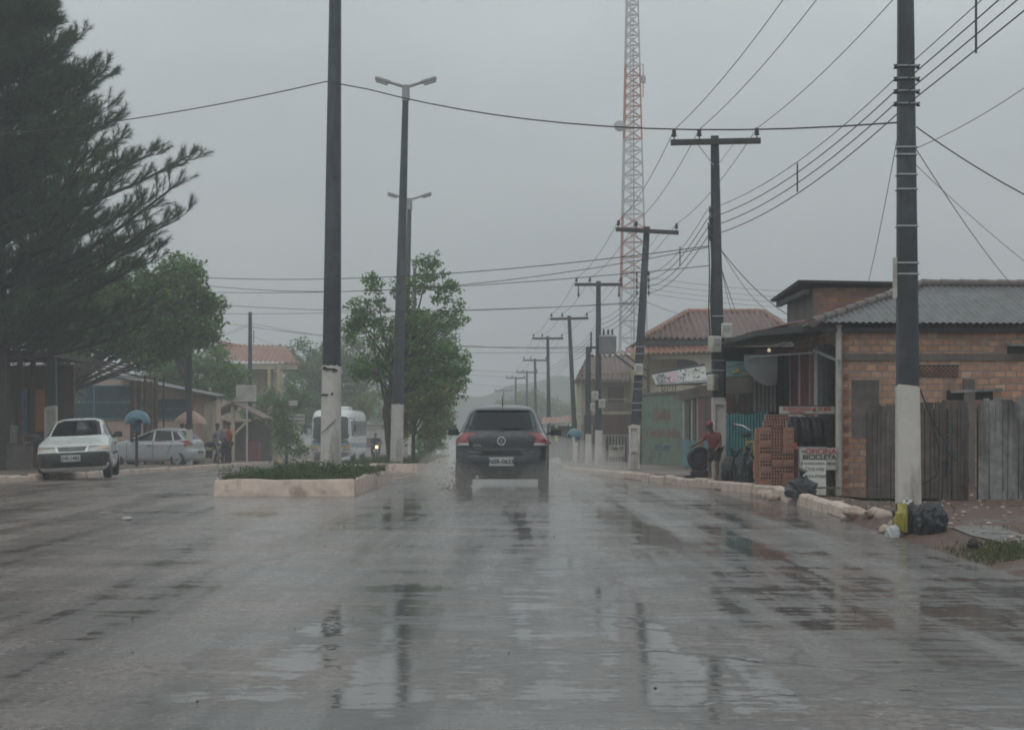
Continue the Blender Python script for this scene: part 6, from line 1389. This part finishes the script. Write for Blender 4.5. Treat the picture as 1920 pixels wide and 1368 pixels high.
ptree('small_tree', 'low pale bush at the far end of the median beside the dark hatchback', 805, 36, [(815, 835, 22, 24), (795, 825, 25, 25), (830, 815, 15, 22)], dz=.2, nclump=60, nleaf=40, size=.16, m=m_leafm, seed=34, trunk_r=.04, spread=.35)
ptree('mango_tree', 'reddish green tree between bus and median far behind', 680, 28, [(685, 760, 22, 26), (665, 770, 26, 24)], nclump=50, nleaf=46, size=.24, m=m_leafy, seed=35, trunk_r=.1, spread=.5)
ptree('far_tree', 'round far tree above the dark hatchback roof behind the row of poles', 1000, 14, [(1000, 768, 45, 30), (960, 775, 38, 22), (1035, 775, 28, 26), (990, 750, 25, 18)], nclump=180, nleaf=56, size=.45, m=m_leafd, seed=36, trunk_r=.4, spread=1.2)
for i, (px, s, ry, lb) in enumerate(((720, 15, 20, 'faint far tree at the vanishing end of the left carriageway'), (790, 11, 24, 'faint far tree behind the yellow green median tree'), (905, 10.5, 12, 'faint far tree just left of the farthest utility pole'), (1090, 13, 22, 'far tree behind the low shop row'), (450, 20, 40, 'dim far tree behind the tall dark pole'))):
    ptree('far_tree', lb, px, s, [(px, 800 - ry * 1.2, ry * 2.0, ry), (px + ry * 1.3, 800 - ry * .9, ry * 1.3, ry * .7)], nclump=100, nleaf=46, size=.5, m=m_leafd, seed=40 + i, trunk_r=.3, spread=1.1)
# palm-like yellow fronds over the bar roof
t = thing('palm', 'small yellowish palm showing above the bar roof at the far left', 'palm', G(60, 47, 0)); b = MB(); b.tube([(0, 0, 0), (.1, 0, 3.3)], [.14, .1], 8); b.build('trunk', m_bark, t)
r = random.Random(4); b = MB()
for i in range(14):
    a_ = i * 2.4; d = Vector((math.cos(a_), math.sin(a_), 0)); up_ = r.uniform(.1, .5)
    for j in range(14):
        q = .2 + j * .09; p = Vector((.1, 0, 3.3)) + d * q * 1.4 + Vector((0, 0, up_ * q - .45 * q * q)); sd = Vector((-d.y, d.x, 0))
        for sg in (-1, 1): e_ = p + sd * sg * .28 + d * .15 - Vector((0, 0, .14)); b.add([p - d * .025, p + d * .025, e_], [(0, 1, 2)])
b.build('fronds', m_leafy, t)
# ---------------------------------------------------------------- street clutter on the right pavement
# stacked hollow bricks, each one an object
def brick_obj(holes):
    t = MB()
    if holes:
        holed_face(t, -.095, 0, .19, .112, -.095, 4, 2, .06); t.add([(-.095, -.095, 0), (.095, -.095, 0), (.095, .095, 0), (-.095, .095, 0), (-.095, -.095, .112), (.095, -.095, .112), (.095, .095, .112), (-.095, .095, .112)], [(3, 2, 1, 0), (4, 5, 6, 7), (1, 2, 6, 5), (2, 3, 7, 6), (3, 0, 4, 7)])
    else:
        t.box((0, 0, .056), (.186, .19, .112))
        for i in range(3): t.box((0, -.097, .024 + i * .032), (.188, .010, .020))
    return t
m_clayb = mat('brick_orange', (.33, .165, .115), .7, var=.22, vs=11, bump=.2, bs=60, dirt=(.18, .08, .06), da=.25)
protos = {}
rows = 11; words = ['bottom', 'second', 'third', 'fourth', 'fifth', 'sixth', 'seventh', 'eighth', 'ninth', 'second from top', 'top']
r = random.Random(6); bx0 = (1424 - 960) / 107; by0 = F / 107
pattern = ['shs', 'hhs', 'shh', 'hss', 'shh', 'hhs', 'shs', 'hhs', 'shs', 'hh', 'hh']
for i in range(rows):
    for j, ch in enumerate(pattern[i]):
        h = ch == 'h'
        if h not in protos: o = brick_obj(h).build('hollow_brick', [m_clayb, m_void]); protos[h] = o
        else: o = protos[h].copy(); col.objects.link(o)
        x = bx0 + .095 + j * .197 + (.06 if i == 9 else .1 if i == 10 else 0) + r.uniform(-.006, .006)
        o.location = (x, by0 + r.uniform(-.012, .012), .118 + i * .1135); o.rotation_euler.z = r.uniform(-.04, .04)
        nm = ('left', 'middle', 'right')[j] if len(pattern[i]) == 3 else ('left', 'right')[j]
        tag(o, f'orange hollow brick {"showing its holes" if h else "showing a grooved side"}, {nm} {words[i]} row of the brick stack', 'brick', 'bricks stacked beside the tyre rack')
for i in range(9):                                # the second column behind, seen on its left flank
    o = protos[False].copy(); col.objects.link(o); o.location = (bx0 + .04 + r.uniform(-.02, .02), by0 + .21, .118 + i * .1135); o.rotation_euler.z = rad(90)
    tag(o, f'grooved hollow brick at the back left flank of the brick stack, {words[i]} row', 'brick', 'bricks stacked beside the tyre rack')
# tyres on a steel frame with a sign board over them
fy = F / 104
t = thing('tyre_rack', 'steel frame rack holding a row of dark tyres beside the brick stack', 'rack', ((1512 - 960) / 104, fy, .12)); b = MB()
x0, x1 = (1470 - 960) / 104, (1562 - 960) / 104; zb, zt_ = CH - 38 / 104, CH + 36 / 104
for x in (x0, x1):
    for y in (fy - .28, fy + .25): b.bar((x, y, .12), (x, y, zt_ if y < fy else zb), .035)
for y in (fy - .28, fy + .25): b.bar((x0, y, zb), (x1, y, zb), .035)
W(b, 'frame', m_galv, t)
def tyre(R, wd): return MB().lathe([(R * .62, -wd * .45), (R * .72, -wd * .52), (R * .9, -wd * .5), (R * .985, -wd * .38), (R, -wd * .15), (R * .985, -.012), (R * .97, 0), (R * .985, .012), (R, wd * .15), (R * .985, wd * .38), (R * .9, wd * .5), (R * .72, wd * .52), (R * .62, wd * .45)], 36)
tp = None
for i, nm in enumerate(('leftmost', 'second', 'third', 'rightmost')):
    if tp is None: tp = tyre(.285, .2).build('tyre', m_tyre); o = tp
    else: o = tp.copy(); col.objects.link(o)
    o.rotation_euler = (0, rad(90), rad(4 * i - 6)); o.location = (x0 + .17 + i * .20, fy, zb + .27); tag(o, f'worn black tyre standing on the rack, {nm} of the row of four', 'tyre', 'tyres on the rack')
t = thing('sign_board', 'narrow white tyre repair sign with red lettering and heart above the tyre rack', 'sign', ((1511 - 960) / 105, F / 105 - .12, CH + 24 / 105)); b = MB(); b.box((0, 0, .07), (.985, .03, .135)); b.build('panel', m_white2, t)
b = MB()
for z in (-.003, .143): b.box((0, -.004, z), (1.0, .04, .016))
b.build('frame', m_ink, t)
text('BORRACHARIA', .085, m_inkred, t, (-.18, -.018, .088), sxy=(.85, 1), bold=.002); text('DE MÃE', .085, m_inkred, t, (.31, -.018, .085), sxy=(.8, 1), bold=.003); text('TONI 975869', .05, m_inkred, t, (-.18, -.018, .03), bold=.002)
hp = [(.0, -.05), (-.035, .0), (-.03, .03), (-.012, .035), (0, .02), (.012, .035), (.03, .03), (.035, .0)]
b = MB(); b.prism([(x + .125, z + .075) for x, z in hp], -.02, 0, Matrix.Translation((0, -.014, 0))); b.build('heart', m_inkred, t)
t = thing('sign_board', 'white workshop sign OFICINA BICICLETA in red and black leaning under the tyre rack', 'sign', ((1528 - 960) / 107.5, F / 107.5 - .32, .40)); b = MB(); b.box((0, 0, .2), (.63, .025, .38)); b.build('panel', m_white2, t)
text('OFICINA', .125, m_inkred, t, (.045, -.016, .325), sxy=(1.08, 1), bold=.003); text('BICICLETA', .115, m_ink, t, (.02, -.016, .225), sxy=(1.06, 1), bold=.003); text('BORRACHARIA', .062, m_ink, t, (-.08, -.016, .115), sxy=(1, 1), bold=.001); text('98115', .06, m_ink, t, (.23, -.016, .115), bold=.001)
b = MB(); b.box((-.24, -.016, .325), (.09, .006, .02)); b.build('dash', m_ink, t)
t = thing('sign_board', 'plain white board with hand-drawn heart leaning in front of the workshop sign', 'sign', ((1524 - 960) / 110, F / 110 - .2, .12)); t.rotation_euler = (rad(-6), 0, 0); b = MB(); b.box((0, 0, .24), (.385, .02, .45)); b.build('panel', mat('white_board', (.60, .59, .55), .6, var=.05), t)
text('BORRACHARIA', .062, m_ink, t, (0, -.012, .41), sxy=(.82, 1)); text('DE MÃE', .085, m_ink, t, (.045, -.012, .31), sxy=(.85, .85)); text('TONI 975869', .075, m_ink, t, (0.01, -.012, .19), sxy=(.85, .95))
b = MB(); b.tube([(x * .85 - .125, -.013, z * .85 + .32) for x, z in hp + hp[:1]], .004, 5); b.build('heart_outline', m_ink, t)
b = MB(); b.box(((1491 - 960) / 108, F / 108 - .02, .82), (.05, .05, .12)); tag(b.build('oil_can', m_inkred), 'small red can on the edge of the brick stack', 'can')
b = MB(); b.tube([(4.98, 33.1, 1.36), (5.2, 33.0, 1.35), (5.55, 32.9, 1.26)], [.02, .035, .03], 8); tag(b.build('fluorescent_tube', m_white2), 'white tube hanging over the tyre rack below the sign', 'tube')
# garbage bags
m_bag = mat('black_bag', (.020, .023, .027), .33, var=.3, vs=4, bump=.75, bs=12, spec=.5); m_bagg = mat('grey_bag', (.05, .057, .062), .36, var=.25, vs=4, bump=.7, bs=11); m_bagy = mat('yellow_bag', (.34, .29, .06), .45, var=.15, bump=.6, bs=14); m_bagw = mat('white_bag', (.45, .46, .46), .5, var=.1, bump=.5, bs=14)
def bag(label, p, rx, ry, rz_, m, seed, knot=True, group='garbage bags on the pavement', sector=None, lump=1.0):
    t = thing('garbage_bag', label, 'garbage bag', p, 0, group); b = MB(); R = random.Random(seed); ph = [R.uniform(0, 6) for _ in range(6)]
    def f(u, v):
        a_ = 2 * math.pi * u; k = 1 + .07 * math.sin(3 * a_ + ph[0]) + .045 * math.sin(7 * a_ + ph[1] + 3 * v) + .03 * math.sin(13 * a_ + ph[2] + 5 * v) + .02 * math.sin(23 * a_ + ph[3] - 7 * v)
        prof = float(np.interp(v, [0, .05, .3, .6, .82, .93, 1], [.55, .9, 1.03, .98, .68, .28, .06 if knot else .12])); zz = float(np.interp(v, [0, .05, .3, .6, .82, .93, 1], [-.03, .02, .3, .62, .86, .97, 1.02 if knot else .98]))
        return (rx * prof * k * math.cos(a_), ry * prof * k * math.sin(a_), rz_ * (zz + .03 * math.sin(4 * a_ + ph[4] + 6 * v) * prof))
    fine = f
    def f(u, v, o=0):
        x, y, z = fine(u, v); q = Vector((x / rx, y / ry, z / rz_ - .4)); k = o
        for j, (fr, am) in enumerate(((3.1, .075), (5.7, .05), (9.5, .03), (17, .014))):       # folds of the thin plastic: sharp creases, soft valleys
            k += lump * am * (1 - 2 * abs(math.sin(fr * (q.x * math.cos(ph[j] * 2) + q.y * math.sin(ph[j] * 2) + q.z * math.cos(ph[j + 1] * 3)) + ph[j] + 1.3 * math.sin(2 * q.z + 3 * q.x)))) * min(1, 3 * v + .2)
        return (x * (1 + k), y * (1 + k), max(-.02, z * (1 + .6 * k)))
    b.grid(f, 110, 60); b.build('body', m, t)
    if sector:
        c_ = MB(); c_.grid(lambda u, v: f(sector[0] + (sector[1] - sector[0]) * u, sector[2] + (sector[3] - sector[2]) * v, .015), 40, 40); c_.build('yellow_panel', m_bagy, t)
        c_ = MB(); c_.grid(lambda u, v: f(u, .9 + .1 * v, .02), 40, 6); c_.build('pale_top', m_bagw, t)
    if knot:
        c_ = MB(); c_.lathe([(.02, 0), (.03, .02), (.018, .035), (.05, .09), (.07, .12)], 14); o = c_.build('knot', m, t); o.location = (0, 0, rz_ * .98); o.rotation_euler = (.3, .3, 0)
    return t
bag('black garbage bag with pointed top, left one beside the turquoise panel', G(1372, 97, .11), .20, .18, .50, m_bag, 1)
bag('black garbage bag leaning on the brick stack, right one beside the bicycle', G(1400, 103, .11), .22, .19, .58, m_bag, 2)
bag('crumpled grey garbage bag lying at the kerb in front of the white sign', G(1500, 125, .1), .24, .2, .30, m_bagg, 3, True, lump=1.8)
bag('plump black garbage bag, right of the pair by the nearest utility pole', G(1744, 180, .035), .175, .17, .34, m_bag, 4, False)
t = bag('garbage bag half yellow half black, left of the pair by the nearest utility pole', G(1701, 177, .035), .135, .13, .34, m_bag, 5, False, sector=(.50, .72, .0, .9))
bag('small white carrier bag at the foot of the yellow and black bag', G(1674, 184, .02), .07, .06, .14, m_bagw, 6, False)
bag('white garbage bag at the kerb right of the dark hatchback', G(1041, 62, .1), .20, .18, .36, m_bagw, 7, False)
b = MB(); b.ball((0, 0, .02), (.07, .05, .022), 14, 8, 0, None, .25, 2); o = b.build('litter', m_bagw); o.location = G(238, 152); tag(o, 'small white scrap of litter on the wet road at left', 'litter')
b = MB(); b.ball((0, 0, .03), (.055, .05, .05), 14, 10, 0, None, .15, 5); o = b.build('coconut_husk', m_bark); o.location = G(1824, 205, .05); tag(o, 'dark round husk lying on the grass verge at right', 'husk')
# tyre on a stand
g = G(1311, 90, .12); t = thing('tyre', 'large tyre with dark wheel standing upright on a low stand before the person in red', 'tyre', (g.x, g.y, g.z + .40)); t.rotation_euler = (0, 0, rad(8))
T = Matrix.Rotation(rad(90), 4, 'X'); b = tyre(.25, .17); o = b.build('tread', m_tyre, t); o.rotation_euler = (rad(90), 0, 0)
b = MB(); b.lathe([(.16, -.06), (.16, .05), (.13, .07), (.06, .05), (0, .06)], 24); o = b.build('rim', m_rimdark, t); o.rotation_euler = (rad(90), 0, 0)
t = thing('tyre_stand', 'low black steel stand under the upright tyre', 'stand', g); b = MB(); b.cham((0, .0, .08), (.36, .3, .16), .03); b.bar((-.3, -.1, .02), (.42, -.1, .02), .05); b.bar((-.13, 0, .15), (-.13, .14, .4), .04); b.bar((.13, 0, .15), (.13, .14, .4), .04); b.build('base', m_blackpl, t)
# rubble of broken kerb stones
m_stone = mat('broken_whitewash_stone', (.46, .36, .30), .75, var=.3, vs=7, bump=.5, bs=25, dirt=(.19, .12, .09), da=.4)
r = random.Random(12); spots = [(1430, 111, .07), (1441, 114, .09), (1456, 116, .06), (1448, 118, .07), (1590, 150, .075), (1606, 152, .11), (1625, 156, .07), (1640, 158, .1), (1655, 161, .08), (1660, 170, .06), (1684, 172, .10), (1700, 174, .08), (1715, 176, .07), (1727, 175, .045)]
adj = ['flat', 'wedge-shaped', 'small pointed', 'round', 'jagged', 'broad', 'narrow', 'tall', 'chipped', 'tiny', 'long', 'blunt', 'lumpy', 'last little']
for i, (px, s, q) in enumerate(spots):
    b = MB(); b.ball((0, 0, q * .35), (q * r.uniform(1.1, 1.8), q * r.uniform(.9, 1.3), q * r.uniform(.7, 1.1)), 14, 10, 0, None, .16, i); o = b.build('kerb_rubble', m_stone); gp_ = G(px, s); o.location = (gp_.x, gp_.y, max(gp_.z, pav(gp_.x, gp_.y)) - .01); o.rotation_euler = (0, r.uniform(-.3, .3), r.uniform(0, 6))
    tag(o, f'{adj[i]} whitewashed kerb fragment ' + ('in the small heap before the grey bag' if i < 4 else 'in the line of rubble leading to the white carrier bag' if i < 9 else 'in front of the yellow and black bag'), 'kerb fragment', 'broken kerb fragments')
# verge grass, weeds along kerbs, pebbles
rr = np.random.RandomState(5); pts = []
while len(pts) < 2200:
    x, y = rr.uniform(4.0, 5.2), rr.uniform(15.2, 19.5)
    d = math.sin(2.3 * x + 1) * math.sin(1.1 * y) + rr.normal(0, .5)
    if d > .55 + .8 * abs(x - 4.35): pts.append((x, y, pav(x, y)))
tag(grass('verge_grass', pts, .045, .011, m_grass, 7, .9), 'thin patchy grass on the muddy verge at right', 'grass', kind='stuff')
pts = [(kerbx(y) + rr.uniform(.15, 1.6), y, gz(y) + .1) for y in rr.uniform(22, 32, 900) if rr.uniform() < .5]
tag(grass('kerb_weeds', pts, .07, .012, m_grass, 8, .9), 'sparse weeds between kerb and fence', 'weeds', kind='stuff')
def pebbles(name, lab, xr, yr, n, smin, smax, m, seed):
    R = np.random.RandomState(seed); b = MB()
    for _ in range(n):
        x, y, q = R.uniform(*xr), R.uniform(*yr), R.uniform(smin, smax)
        if x > kerbx(y) - .05 and yr[0] < 20 and name == 'road_grit': continue
        b.ball((x, y, gz(y) + q * .2 + (.1 if name != 'road_grit' else 0)), (q, q * R.uniform(.6, 1), q * .5), 6, 4, 0, Matrix.Rotation(R.uniform(0, 6), 4, 'Z'))
    tag(b.build(name, m), lab, 'grit', kind='stuff')
pebbles('road_grit', 'scattered dark grit on the wet road', (-9, 4), (7, 32), 70, .004, .011, m_bark, 3)
pebbles('verge_gravel', 'loose reddish gravel on the right verge', (4.5, 7.5), (15, 31), 240, .012, .04, m_stone, 4)
# muddy water thrown up by the rear left wheel of the dark hatchback
R = np.random.RandomState(2); b = MB()
for _ in range(240):
    q = R.uniform(.003, .011); k = R.uniform(0, 1) ** 1.5; sd_ = -1 if R.uniform() < .8 else 1
    b.ball((c0.x + sd_ * (.72 + R.exponential(.10) + k * .12 * (sd_ < 0)), c0.y - R.uniform(-.2, .9), gz(32) + .02 + R.exponential(.16)), (q, q, q * 1.6), 6, 4)
tag(b.build('splash_drops', mat('muddy_drop', (.12, .07, .05), .2, bump=0)), 'muddy drops splashing from the wheels of the dark hatchback', 'splash', kind='stuff')
# pale spray lifted by the wheels: soft ellipsoids of thin mist
sm = bpy.data.materials.new('wheel_spray'); sm.use_nodes = True; st_ = sm.node_tree; st_.nodes.clear(); so_ = st_.nodes.new('ShaderNodeOutputMaterial'); sv = st_.nodes.new('ShaderNodeVolumePrincipled')
sv.inputs['Color'].default_value = (.93, .89, .86, 1); sv.inputs['Density'].default_value = .06; st_.links.new(sv.outputs[0], so_.inputs['Volume'])
for nm_, (dx, dy, dz_), rr_ in (('left rear wheel', (-.85, -.6, .2), (.55, 1.6, .42)), ('right rear wheel', (.8, -.5, .2), (.5, 1.5, .40)), ('whole tail', (0, .3, .1), (1.9, 2.6, .42)), ('road ahead', (.4, 9, .2), (2.4, 7, .8))):
    b = MB(); b.ball((0, 0, 0), rr_, 32, 20); o = b.build('spray', sm); o.location = (c0.x + dx, c0.y + dy, gz(32) + dz_); tag(o, 'thin pale spray at the ' + nm_ + ' of the dark hatchback', 'spray', kind='stuff')
# ---------------------------------------------------------------- rain haze: one closed box of even density
hz = MB(); hz.box((0, 200, 31), (520, 470, 72)); ho = hz.build('haze', []); tag(ho, 'even rain haze filling the street', 'haze', kind='stuff')
hm = bpy.data.materials.new('rain_haze'); hm.use_nodes = True; ht = hm.node_tree; ht.nodes.clear()
ho_ = ht.nodes.new('ShaderNodeOutputMaterial'); pv = ht.nodes.new('ShaderNodeVolumePrincipled'); pv.inputs['Color'].default_value = (.94, .96, .97, 1); pv.inputs['Density'].default_value = .0025; pv.inputs['Anisotropy'].default_value = .2
ht.links.new(pv.outputs[0], ho_.inputs['Volume']); ho.data.materials.append(hm)
